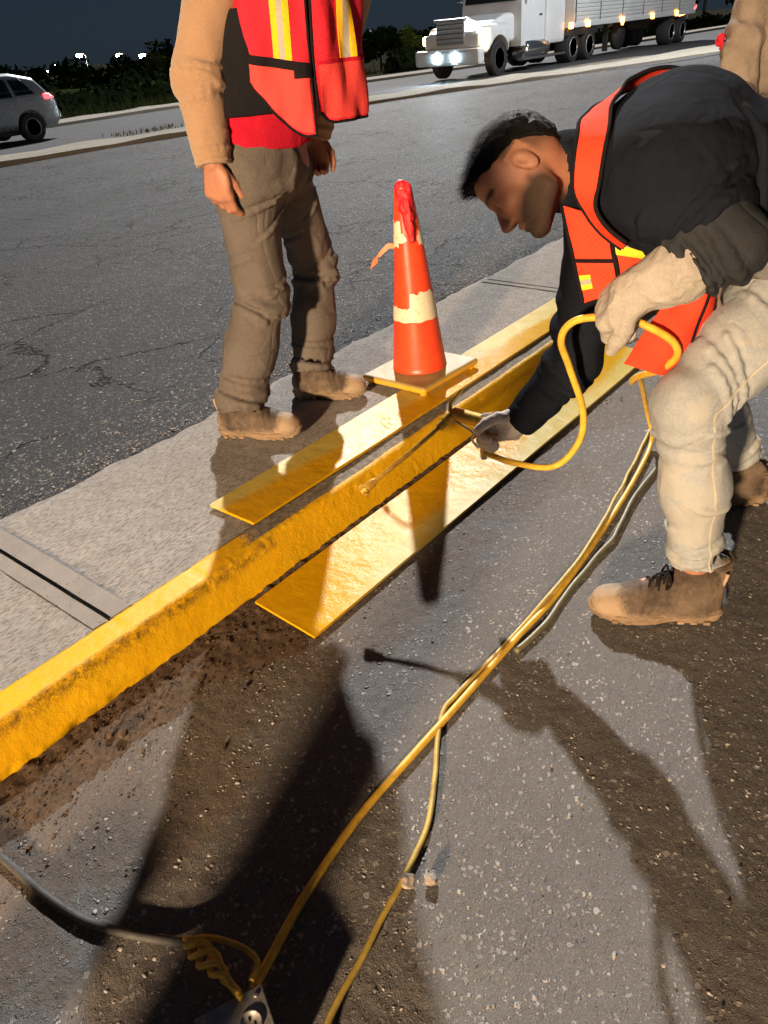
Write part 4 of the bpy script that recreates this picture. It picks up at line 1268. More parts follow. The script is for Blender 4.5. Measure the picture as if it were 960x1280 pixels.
# ---- boots -------------------------------------------------------
def boot(parent, heel, toe, ankle, zg, top=0.15, L=None, mat='boot_leather', label=None):
    """work boot: upper, sole, toe cap, collar, tongue, laces"""
    heel = np.array(heel, float); toe = np.array(toe, float)
    fw = toe - heel; fw[2] = 0; L = np.linalg.norm(fw) if L is None else L; fw = vn(fw)
    up = np.array([0, 0, 1.0]); sd = np.cross(up, fw)
    o = np.array([heel[0], heel[1], zg])
    W = lambda a, s_, u: o + fw * (a * L) + sd * s_ + up * u
    an = np.array(ankle, float)
    lean = an - W(0.27, 0, 0.10); lean = lean / max(lean[2], 0.05)
    # upper
    def upper(grow=0.0, k=0.025):
        f = Field(np.minimum(o, o + fw * L) - 0.12, np.maximum(o, o + fw * L) + [0.12, 0.12, 0.30], 0.0042)
        f.cone(W(0.13, 0, 0.055), W(0.34, 0, 0.052), 0.040 + grow, 0.043 + grow, k, up, 1.1)
        f.cone(W(0.34, 0, 0.050), W(0.66, 0.002, 0.046), 0.043 + grow, 0.045 + grow, k, sd, 1.08)
        f.cone(W(0.66, 0.002, 0.044), W(0.86, 0.0, 0.040), 0.046 + grow, 0.036 + grow, k, sd, 1.08)
        f.ell(W(0.87, 0, 0.043), (0.044 + grow, 0.044 + grow, 0.034 + grow), np.stack([fw, sd, up]), 0.02)
        f.cone(W(0.20, 0, 0.06), W(0.20, 0, 0.06) + lean * (top - 0.06), 0.044 + grow, 0.047 + grow, 0.03, fw, 1.2)
        f.cone(W(0.52, 0, 0.066), W(0.27, 0, 0.10) + lean * 0.03, 0.030 + grow, 0.036 + grow, 0.04)
        # flat underside
        sl, X, Y, Z = f.blk(f.lo, f.lo + 9)
        f.d = np.maximum(f.d, (zg + 0.014 - grow) - Z)
        return f
    f = upper()
    tp = W(0.20, 0, 0.06) + lean * (top - 0.06)
    sl, X, Y, Z = f.blk(f.lo, f.lo + 9)
    f.d = np.maximum(f.d, Z - (zg + top + 0.012))
    f.cone(tp, tp + lean * 0.08, 0.036, 0.038, 0.0, fw, 1.2, sub=True)
    def wr(P):
        q = P - o; a = (q @ fw) / L; u = q @ up
        crease = 0.0022 * np.sin(a * 95 + 6 * u / 0.05) * np.exp(-((a - 0.62) / 0.07) ** 2) * (u > 0.04)
        ank = 0.003 * np.sin(u * 170 + a * 9) * np.exp(-((u - 0.115) / 0.03) ** 2) * np.exp(-((a - 0.3) / 0.2) ** 2)
        seam1 = -0.0022 * np.exp(-((a - 0.745 - 0.6 * (u - 0.04)) / 0.010) ** 2) * (a > 0.6)
        seam2 = 0.0018 * np.exp(-((a - 0.40 + 0.9 * (u - 0.06)) / 0.011) ** 2) * (u < 0.13)
        return crease + ank - seam1 * 1.0 - seam2 + 0.0012 * fbm(P, 40, 3, 2)
    f.disp(wr, 0.02)
    bme = f.mesh('boot'); nv = len(bme.vertices); cb = np.zeros(nv * 3, np.float32); bme.vertices.foreach_get('co', cb)
    qb = cb.reshape(-1, 3) - o; ab_ = (qb @ fw) / L; ub = qb @ up
    vattr(bme, 'dust', np.clip((ab_ - 0.72) / 0.14, 0, 1) * 0.8 + np.clip((0.055 - ub) / 0.03, 0, 1) * 0.55 + np.clip((0.12 - ab_) / 0.1, 0, 1) * 0.4)
    up_o = link('boot', bme, M[mat], parent, True)
    if label: up_o['label'] = label
    # sole: outline swept, with a welt and lugs
    def outline(g):
        pts = []
        for k in range(40):
            a = 2 * math.pi * k / 40
            ca, sa = math.cos(a), math.sin(a)
            x = 0.5 + 0.52 * ca
            wdt = 0.040 + 0.010 * math.exp(-((x - 0.70) / 0.2) ** 2) - 0.006 * math.exp(-((x - 0.36) / 0.12) ** 2)
            pts.append((x, math.copysign(abs(sa) ** 0.72, sa) * (wdt + g)))
        return pts
    b = MB(); V = []
    lay = [(0.0, -0.003), (0.003, 0.001), (0.017, 0.003), (0.019, 0.0065), (0.026, 0.0065), (0.028, 0.002), (0.034, 0.000)]
    for z, g in lay:
        for x, y in outline(g):
            arch = 0.006 * math.exp(-((x - 0.36) / 0.07) ** 2) if z < 0.010 else 0
            spring = 0.010 * max(0, (x - 0.80) / 0.2) ** 2
            V.append(tuple(W(x + (g / L) * (x - 0.5) * 2, y, z + arch + spring)))
    n = 40
    Fs = [[j * n + i, j * n + (i + 1) % n, (j + 1) * n + (i + 1) % n, (j + 1) * n + i] for j in range(len(lay) - 1) for i in range(n)] + [list(range(n))[::-1], [(len(lay) - 1) * n + i for i in range(n)]]
    b.add(V, Fs)
    so = b.build('sole', M['boot_sole'], up_o, True); so.data.set_sharp_from_angle(angle=R_(40))
    for s_ in (-1, 1):                       # side lugs
        lg = MB()
        for x in (0.10, 0.20, 0.30, 0.52, 0.62, 0.72, 0.82, 0.92):
            c = W(x, s_ * (0.040 + 0.010 * math.exp(-((x - 0.70) / 0.2) ** 2) - (0.012 if x > 0.86 else 0) - 0.0035), 0.009 + 0.010 * max(0, (x - 0.80) / 0.2) ** 2)
            Mx = Matrix.Translation(c) @ Matrix((( fw[0], sd[0], 0, 0), (fw[1], sd[1], 0, 0), (0, 0, 1, 0), (0, 0, 0, 1)))
            lg.box((-0.0085, -0.004, -0.0085), (0.0085, 0.0025, 0.001), 0.002, Mx, 1)
        lg.build('lugs', M['boot_sole'], so)['kind'] = 'stuff'
    # laces on the instep: eyelet rows and crossings lying on the leather
    lc = MB()
    def surf(a, s_, u0):
        for u in np.arange(u0, 0.03, -0.002):
            p = W(a, s_, u)
            q = f.sample(p[None])[0]
            if q < 0.003: return p
        return W(a, s_, 0.09)
    rows = [0.58, 0.525, 0.47, 0.42]
    for i, a in enumerate(rows):
        l = surf(a, 0.020, 0.17); r = surf(a, -0.020, 0.17); m = surf(a - 0.02, 0, 0.17)
        lc.tube([l, (l + m) / 2 + up * 0.005, m + up * 0.004, (r + m) / 2 + up * 0.005, r], 0.0030, 6)
        if i + 1 < len(rows):
            r2 = surf(rows[i + 1], -0.020, 0.17); m2 = surf(a - 0.03, 0, 0.17)
            lc.tube([l, m2 + up * 0.007, r2], 0.0030, 6)
    kn = surf(0.43, 0, 0.18) + up * 0.006
    for s_ in (-1, 1):
        lp = [kn, kn + sd * s_ * 0.022 + up * 0.008, kn + sd * s_ * 0.040 - up * 0.006, kn + sd * s_ * 0.034 - up * 0.022 + fw * 0.008, kn + sd * s_ * 0.012]
        lc.tube(catmull(lp, 5), 0.0028, 6)
        lc.tube(catmull([kn, kn + sd * s_ * 0.015 + fw * 0.02 - up * 0.012, kn + sd * s_ * 0.030 + fw * 0.024 - up * 0.032], 5), 0.0026, 6)
    lc.build('laces', M['lace_black'], up_o, True)
    # pull tab and padded collar roll
    ring = []
    for k in range(25):
        a = 2 * math.pi * k / 24
        ring.append(tp + fw * math.cos(a) * 0.053 + sd * math.sin(a) * 0.044 + up * (0.010 - 0.006 * math.cos(a)))
    MB().tube(ring, 0.0075, 8, cap=False).build('collar', M[mat], up_o, True)
    tb = W(0.02, 0, 0.085)
    MB().tube(catmull([tb, tb - fw * 0.010 + up * 0.03, tb - fw * 0.012 + up * 0.05], 4), [0.005] * 9, 6).build('pull_tab', M['boot_dust'], up_o, True)
    return up_o

def hair_and_stubble(f, W, B, parent, body_me, fade=True, beard=True, seed=1, hv=0.0035, S=1.0):
    """scalp hair as a mesh over the skull plus a stubble mask on the skin"""
    c = W(0, 0, 0)
    g = Field(c - 0.17, c + 0.17, hv)
    g.ell(W(-0.012, 0, 0.044), np.array((0.105, 0.082, 0.088)) * S, B, 0)
    g.ell(W(-0.052, 0, 0.020), np.array((0.066, 0.072, 0.074)) * S, B, 0.03)
    g.ell(W(0.066, 0, 0.078), np.array((0.036, 0.056, 0.026)) * S, B, 0.03)
    I, P = g.near(0.03)
    L = (P - c) @ B.T / S           # local f,l,u
    # hairline: forehead edge, temples, above the ears, nape
    line = 0.060 - 0.9 * np.clip(L[:, 0] - 0.05, 0, 1) * -1.0
    hl = np.where(L[:, 0] > 0.03, 0.052 + 0.5 * (L[:, 0] - 0.03), np.where(L[:, 0] > -0.04, 0.038 + 0.20 * (L[:, 0] + 0.04), 0.038 - 1.1 * (-0.04 - L[:, 0])))
    cut = (hl - L[:, 2]) * 0.8 + 0.004 * vnoise(P, 110, seed)
    st = vnoise(np.stack([L[:, 0] * 55 + L[:, 2] * 20, L[:, 1] * 330, L[:, 2] * 110], 1), 1.0, seed + 3)
    tuft = 0.0026 * st + 0.003 * vnoise(P, 45, seed + 5)
    g.d[I[:, 0], I[:, 1], I[:, 2]] += tuft
    full = np.full_like(g.d, 0.5); full[I[:, 0], I[:, 1], I[:, 2]] = cut
    d = np.maximum(g.d, np.where(np.abs(g.d) < 0.03, full, g.d))
    me = g.mesh('hair', d)
    o = link('hair', me, M['hair'], parent, True)
    # strands: short tufts standing off the crown and fringe
    nV = np.zeros((len(me.vertices), 3), np.float32).ravel(); me.vertices.foreach_get('co', nV); V = nV.reshape(-1, 3)
    nn = np.zeros(len(me.vertices) * 3, np.float32); me.vertices.foreach_get('normal', nn); N = nn.reshape(-1, 3)
    r = np.random.default_rng(seed)
    out = ((V - c) @ B.T) / S
    ok = np.where((out[:, 2] > 0.045) & ((N * (V - c)).sum(1) > 0))[0]
    pick = r.choice(ok, min(9000, len(ok) * 2))
    base = V[pick]; lN = N[pick]
    grow = vn(np.array([0.5, 0, 0.15]) @ B)
    tip = base + lN * 0.0075 + grow * 0.014 + r.normal(0, 0.0040, base.shape)
    wd = np.cross(lN, grow); wd /= np.linalg.norm(wd, axis=1)[:, None] + 1e-9
    wd *= 0.00045
    VV = np.stack([base - lN * 0.002 - wd, base - lN * 0.002 + wd, tip], 1).reshape(-1, 3)
    s_o = link('strands', np_mesh('strands', VV, np.arange(len(VV)).reshape(-1, 3)), M['hair'], o)
    s_o['kind'] = 'stuff'
    n = len(body_me.vertices); co = np.zeros(n * 3, np.float32); body_me.vertices.foreach_get('co', co)
    Lb = (co.reshape(-1, 3) - c) @ B.T / S
    near = (np.linalg.norm(Lb, axis=1) < 0.18) & (Lb[:, 2] > -0.14)
    sm = lambda x: np.clip(x, 0, 1) ** 2 * (3 - 2 * np.clip(x, 0, 1))
    bd = sm((-0.014 - 0.45 * np.clip(Lb[:, 0] - 0.04, 0, 1) - Lb[:, 2]) / 0.055) * sm((Lb[:, 0] + 0.045) / 0.055)
    side = sm((-0.012 - Lb[:, 2]) / 0.03) * np.exp(-((Lb[:, 0] - 0.008) / 0.016) ** 2)
    mouth = np.exp(-(((Lb[:, 0] - 0.10) / 0.03) ** 2 + (Lb[:, 1] / 0.024) ** 2 + ((Lb[:, 2] + 0.0745) / 0.009) ** 2))
    fd = sm((Lb[:, 2] - 0.006) / 0.04) * sm((0.03 - Lb[:, 0]) / 0.03) + sm((-0.035 - Lb[:, 0]) / 0.02) * sm((Lb[:, 2] + 0.045) / 0.05)
    brow = np.exp(-((Lb[:, 2] - 0.026) / 0.006) ** 2) * (np.abs(Lb[:, 1]) > 0.010) * (np.abs(Lb[:, 1]) < 0.052) * (Lb[:, 0] > 0.055)
    ear = (np.abs(Lb[:, 1]) > 0.074) & (np.abs(Lb[:, 0] + 0.015) < 0.028) & (np.abs(Lb[:, 2] + 0.005) < 0.04)
    m = (np.maximum(bd * 1.6, side * 0.9) * (1 - 0.85 * mouth) if beard else 0) + np.clip(fd, 0, 1) * 0.75 + brow * 0.9
    m = np.where(ear, 0, m) * near
    vattr(body_me, 'stubble', np.clip(m, 0, 1))
    return o

RELAX = [(18, 25, 18), (22, 28, 20), (26, 32, 22), (30, 36, 25)]
GRIP = [(62, 68, 40), (66, 72, 42), (68, 74, 42), (70, 74, 42)]
HALF = [(40, 48, 30), (44, 50, 30), (48, 54, 32), (52, 56, 34)]
# ---------------------------------------------------------------- the standing man (pavement, behind the cone)
def standing_man():
    cf, cr = az_dirs(-116)          # chest
    hf, hr = az_dirs(-84)           # hips
    J = dict(pelvis=(1.775, 1.90, 1.02), neck=(1.87, 1.79, 1.535), head=(1.868, 1.760, 1.690), face=cf, rgt=cr, hface=vn(np.array(cf) + [0.25, 0.1, -0.35]), hup=vn([0.0, -0.1, 1]),
             shR=(1.685, 1.885, 1.475), shL=(2.035, 1.70, 1.475), elR=(1.595, 1.925, 1.245), elL=(2.07, 1.84, 1.25), wrR=(1.560, 1.885, 1.030), wrL=(2.045, 1.925, 1.045),
             hipR=(1.690, 1.91, 0.99), hipL=(1.915, 1.985, 0.985), knR=(1.735, 1.965, 0.595), knL=(2.075, 2.03, 0.595), anR=(1.565, 1.985, 0.25), anL=(1.935, 1.975, 0.25),
             toeR=(1.642, 1.785, 0.14), toeL=(2.023, 1.799, 0.14))
    root = tag(empty('person', (1.76, 1.93, 0.13)), 'man standing on the concrete strip in red reflective vest, tan sleeves and brown trousers', 'person', 'road workers')
    A = {k_: np.array(v, float) for k_, v in J.items()}
    hands = {'R': (vn([0.02, 0.01, -1]), vn([0.75, 0.1, 0]), vn([0.35, -0.93, -0.1]), [(20, 30, 22), (26, 38, 26), (32, 44, 30), (38, 48, 32)], 0.25),
             'L': (vn([0.05, 0.05, -1]), vn([-0.7, -0.3, 0]), vn([0.5, -0.8, -0.1]), HALF)}
    f, W, B = body_mesh(J, 0.0048, hands)
    me = f.mesh('body')
    def par(o):
        o.location = (-root.location.x, -root.location.y, -root.location.z); return o
    P0 = []
    body = par(link('body', me, M['skin'], root, True))
    par(hair_and_stubble(f, W, B, root, me, seed=3, hv=0.006))
    # trousers
    g = Field(*bounds(A['hipR'], A['hipL'], A['anR'], A['anL'], A['knR'], A['knL'], m=0.19), 0.0058)
    up = np.array([0, 0, 1.0])
    g.cone(A['pelvis'] + up * 0.055, A['pelvis'] - up * 0.03, 0.112, 0.122, 0.03, hr, 1.28)
    for s_ in 'RL':
        b = 1.0 if s_ == 'R' else 0.9
        mid = A['kn' + s_] * 0.5 + A['an' + s_] * 0.5
        hem = A['an' + s_] + (A['kn' + s_] - A['an' + s_]) * 0.03
        limb(g, [A['hip' + s_], A['kn' + s_], mid, hem], [0.105 * b, 0.083 * b, 0.082 * b, 0.084 * b], 0.04)
    sl, X, Y, Z = g.blk(g.lo, g.lo + 9)
    g.d = np.maximum(g.d, Z - 1.085)
    g.d = np.maximum(g.d, 0.238 + 0.03 * (Y - 1.98) - Z)
    def folds(P):
        o_ = drape(P, 0.006, 6.0, 5)
        for s_ in 'RL':
            o_ = o_ + fold_wave(P, A['hip' + s_], A['kn' + s_], 0.80, 1.08, 0.011, 62, 1.7)
            o_ = o_ + fold_wave(P, A['hip' + s_], A['kn' + s_], 0.0, 0.25, 0.013, 48, 4.1)
            o_ = o_ + fold_wave(P, A['kn' + s_], A['an' + s_], 0.0, 0.22, 0.014, 60, 2.9)
            o_ = o_ + fold_wave(P, A['kn' + s_], A['an' + s_], 0.70, 1.0, 0.012, 58, 0.6, 2.0)
        return o_
    g.disp(folds, 0.03)
    for s_ in 'RL':
        h_, k_, a_ = A['hip' + s_], A['kn' + s_], A['an' + s_]
        limb_creases(g, h_, k_, [(0.10, 0.28, -80, 50), (0.20, 0.45, -110, 0), (0.55, 0.72, 0, 110), (0.78, 0.90, -100, 40), (0.90, 0.98, -60, 110), (0.98, 0.86, -120, 20)], 0.095, 21, 0.0058)
        limb_creases(g, k_, a_, [(0.06, 0.16, -100, 60), (0.22, 0.14, -40, 110), (0.45, 0.60, -60, 20), (0.68, 0.76, -110, 50), (0.80, 0.74, -60, 110), (0.86, 0.93, -120, 60), (0.95, 0.90, -90, 100)], 0.085, 22, 0.0062)
    for s_ in 'RL':                       # open the hems
        ax = vn(A['an' + s_] - A['kn' + s_])
        g.cone(A['an' + s_] - ax * 0.07, A['an' + s_] + ax * 0.09, 0.064, 0.074, 0.0, sub=True)
    tr = par(link('trousers', g.mesh('trousers'), M['trouser_brown'], root, True))
    # back pocket flap and hem roll as sub-parts
    hm = []
    for k in range(25):
        a = 2 * math.pi * k / 24
        c = A['anR'] + np.array([0, 0, 0.0])
        hm.append((c[0] + math.cos(a) * 0.077, c[1] + math.sin(a) * 0.077, 0.245 + 0.012 * math.sin(a * 2)))
    MB().tube(hm, 0.007, 6, cap=False).build('hem', M['trouser_brown'], tr, True)
    # shirt (red) and a black band round the torso
    spine = A['neck'] - A['pelvis']
    s = Field(*bounds(A['pelvis'], A['neck'], A['shR'], A['shL'], A['elR'], A['elL'], m=0.17), 0.006)
    s.cone(A['pelvis'] + up * 0.06, A['pelvis'] + spine * 0.55, 0.132, 0.130, 0.04, (hr + cr) / 2, 1.32)
    s.cone(A['pelvis'] + spine * 0.5, A['pelvis'] + spine * 0.84, 0.120, 0.100, 0.05, cr, 1.42)
    torso = s.d.copy()
    for s_ in 'RL':
        s.cone(A['neck'] - up * 0.05, A['sh' + s_], 0.066, 0.066, 0.04)
    s.cone(A['neck'] - up * 0.02, A['neck'] + up * 0.09, 0.058, 0.064, 0.0, sub=True)
    s.d = np.maximum(s.d, (1.045) - s.blk(s.lo, s.lo + 9)[3])
    s.disp(lambda P: drape(P, 0.003, 7, 15) + fold_wave(P, A['pelvis'], A['neck'], 0.05, 0.4, 0.003, 55, 3.3), 0.03)
    sh = par(link('shirt', s.mesh('shirt'), M['shirt_red'], root, True))
    d = np.maximum(np.abs(torso - 0.010) - 0.0045, np.maximum(1.14 - s.blk(s.lo, s.lo + 9)[3], s.blk(s.lo, s.lo + 9)[3] - 1.40))
    par(link('torso_band', s.mesh('torso_band', d), M['band_black'], root, True))
    # long tan sleeves
    for s_ in 'RL':
        q = Field(*bounds(A['sh' + s_], A['el' + s_], A['wr' + s_], m=0.12), 0.005)
        e, w_ = A['el' + s_], A['wr' + s_]
        limb(q, [A['sh' + s_], e, w_], [0.078, 0.070, 0.051], 0.035)
        ax = vn(w_ - e)
        sl, X, Y, Z = q.blk(q.lo, q.lo + 9)
        q.d = np.maximum(q.d, (X - w_[0]) * ax[0] + (Y - w_[1]) * ax[1] + (Z - w_[2]) * ax[2] - 0.004)
        limb_creases(q, A['sh' + s_], e, [(0.7, 0.85, -110, 40), (0.86, 0.98, -60, 100), (0.98, 0.9, -120, 20)], 0.07, 23, 0.0050)
        limb_creases(q, e, w_, [(0.05, 0.14, -100, 60), (0.2, 0.26, -60, 100), (0.6, 0.7, -90, 50), (0.8, 0.86, -110, 80)], 0.06, 24, 0.0042)
        q.disp(lambda P: drape(P, 0.0022, 9, 25) + fold_wave(P, A['sh' + s_], e, 0.7, 1.05, 0.004, 80, 0.4) + fold_wave(P, e, w_, 0.0, 0.35, 0.003, 85, 2.2), 0.02)
        sv = par(link('sleeve', q.mesh('sleeve'), M['sleeve_tan'], root, True))
        e1 = vn(np.cross(ax, [1, 0.2, 0])); e2 = np.cross(ax, e1)
        MB().tube([w_ - ax * 0.006 + (e1 * math.cos(2 * math.pi * k / 20) + e2 * math.sin(2 * math.pi * k / 20)) * 0.0505 for k in range(21)], 0.0045, 6, cap=False).build('cuff', M['sleeve_tan'], sv, True)
    # reflective vest: two front panels and a back panel standing off the chest
    c0 = np.array([1.850, 1.815, 1.085]); c1 = np.array([1.868, 1.795, 1.50])
    def vest(th, v):
        c = c0 + (c1 - c0) * v
        a = R_(th)
        fl = 0.030 * (1 - v) ** 1.5
        la, fb = 0.196 + fl * 0.8, 0.163 + fl
        sh_ = 1 - 0.28 * np.clip((v - 0.72) / 0.28, 0, 1) ** 2
        wob = 0.007 * math.sin(th * 0.11 + 3 * v) + 0.006 * math.sin(th * 0.21 - 6 * v + 1) + 0.004 * math.sin(th * 0.37 + 9 * v + 0.5) * (1 - v)
        p = c + cf * math.cos(a) * (fb + wob) * sh_ + cr * math.sin(a) * (la + wob) * sh_
        n = vn(cf * math.cos(a) / fb + cr * math.sin(a) / la)
        return p, n
    def low_r(th): return 0.0 + 0.50 * np.clip((th - 10) / 62, 0, 1) ** 1.3 - 0.015 * math.sin(th * 0.1)
    def low_l(th): return 0.05 + 0.10 * np.clip((-th - 62) / 20, 0, 1) ** 2 + 0.07 * np.clip((th + 16) / 14, 0, 1) ** 2
    def RP(u, v):   # u,v in 0..1 over the right front panel
        th = 4 + 72 * u; lo = low_r(th); return vest(th, lo + (1 - lo) * v)
    def LP(u, v):
        th = 1 - 84 * u; lo = low_l(th); return vest(th, lo + (1 - lo) * v)
    def BP(u, v):
        return vest(105 + 150 * u, 0.08 + 0.92 * v)
    vroot = par(tag(empty('reflective_vest'))); vroot.parent = root
    rp = patch_obj('front_panel', RP, (0, 1, 0, 1), 26, 26, M['vest_red'], vroot, 0.003)
    lp = patch_obj('front_panel', LP, (0, 1, 0, 1), 28, 26, M['vest_red'], vroot, 0.003)
    bp = patch_obj('back_panel', BP, (0, 1, 0, 1), 26, 20, M['vest_red'], vroot, 0.003)
    for nm, fn in (('front', RP), ('front', LP), ('back', BP)):
        n = 24
        path = [(0, 1 - k / n) for k in range(n + 1)] + [(k / n, 0) for k in range(1, n + 1)] + [(1, k / n) for k in range(1, n + 1)]
        edge_tube('trim', fn, path, 0.0042, M['vest_trim'], vroot)
    # absolute-height helpers for stripes and pockets
    def RA(th, v): return vest(th, v)
    for th in (24, 38):
        pass
    for (ta, tb, m_) in ((27.5, 32.5, 'stripe_amber'), (22.5, 27.5, 'stripe_silver'), (17.5, 22.5, 'stripe_amber')):
        patch_obj('reflective_stripe', RA, (ta, tb, 0.425, 1.0), 3, 22, M[m_], vroot, 0.002, 0.0035)
    for (ta, tb, m_) in ((-26, -31, 'stripe_amber'), (-31, -37, 'stripe_silver'), (-37, -42, 'stripe_amber')):
        patch_obj('reflective_stripe', RA, (ta, tb, 0.425, 1.0), 3, 22, M[m_], vroot, 0.002, 0.0035)
    patch_obj('pocket_band', lambda u, v: vest(4 + 70 * u, 0.36 + 0.12 * u + 0.055 * v), (0, 1, 0, 1), 22, 3, M['vest_trim'], vroot, 0.003, 0.004)
    patch_obj('pocket_flap', lambda u, v: vest(4 + 13 * u, 0.335 + 0.075 * v), (0, 1, 0, 1), 5, 4, M['vest_trim'], vroot, 0.004, 0.0065)
    patch_obj('pocket', lambda u, v: vest(6 + 52 * u, low_r(6 + 52 * u) + 0.02 + (0.345 + 0.09 * u - low_r(6 + 52 * u)) * v), (0, 1, 0, 1), 16, 8, M['vest_coral'], vroot, 0.0025, 0.0035)
    patch_obj('pocket_band', lambda u, v: vest(-2 - 78 * u, 0.40 + 0.022 * v), (0, 1, 0, 1), 22, 2, M['shirt_red'], vroot, 0.003, 0.004)
    patch_obj('pocket', lambda u, v: vest(-3 - 76 * u, low_l(-3 - 76 * u) + 0.02 + (0.385 - low_l(-3 - 76 * u)) * v), (0, 1, 0, 1), 18, 8, M['vest_coral'], vroot, 0.0025, 0.0035)
    # boots
    for s_, heel, toe in (('R', (1.509, 2.047), (1.642, 1.785)), ('L', (1.892, 2.044), (2.023, 1.799))):
        b = boot(root, (*heel, 0), (*toe, 0), A['an' + s_], 0.134, 0.185)
        par(b)
    return root
standing_man()
# ---------------------------------------------------------------- the man bending over the kerb with the spray gun
def ribbon_fn(pts, wid, fld=None, off=0.008, n=10):
    """a strap laid over a field: pts are centre points; returns fn(u,v)"""
    P = [np.array(p) for p in catmull(pts, n)]
    N = []
    if fld is not None:
        for it in range(12):
            A_ = np.array(P); h = 0.006
            d = fld.sample(A_)
            g = np.stack([fld.sample(A_ + [h, 0, 0]) - fld.sample(A_ - [h, 0, 0]), fld.sample(A_ + [0, h, 0]) - fld.sample(A_ - [0, h, 0]), fld.sample(A_ + [0, 0, h]) - fld.sample(A_ - [0, 0, h])], 1)
            g /= np.linalg.norm(g, axis=1)[:, None] + 1e-9
            A_ = A_ - g * np.clip(d - off, -0.03, 0.03)[:, None] * 0.7
            P = list(A_)
        N = g
    P = np.array(P)
    for _ in range(3):
        P[1:-1] = (P[:-2] + 2 * P[1:-1] + P[2:]) / 4
        if fld is not None: N[1:-1] = (N[:-2] + 2 * N[1:-1] + N[2:]) / 4
    T = np.gradient(P, axis=0); T /= np.linalg.norm(T, axis=1)[:, None]
    if fld is None:
        N = np.tile([0, 0, 1.0], (len(P), 1))
    N = N - T * (N * T).sum(1)[:, None]; N /= np.linalg.norm(N, axis=1)[:, None]
    S = np.cross(T, N)
    m = len(P) - 1
    def fn(u, v):
        x = np.clip(u, 0, 1) * m; i = min(int(x), m - 1); fr = x - i
        w = wid if not callable(wid) else wid(u)
        p = P[i] * (1 - fr) + P[i + 1] * fr; s_ = S[i] * (1 - fr) + S[i + 1] * fr; nn = vn(N[i] * (1 - fr) + N[i + 1] * fr)
        return p + s_ * (v - 0.5) * w, nn
    return fn

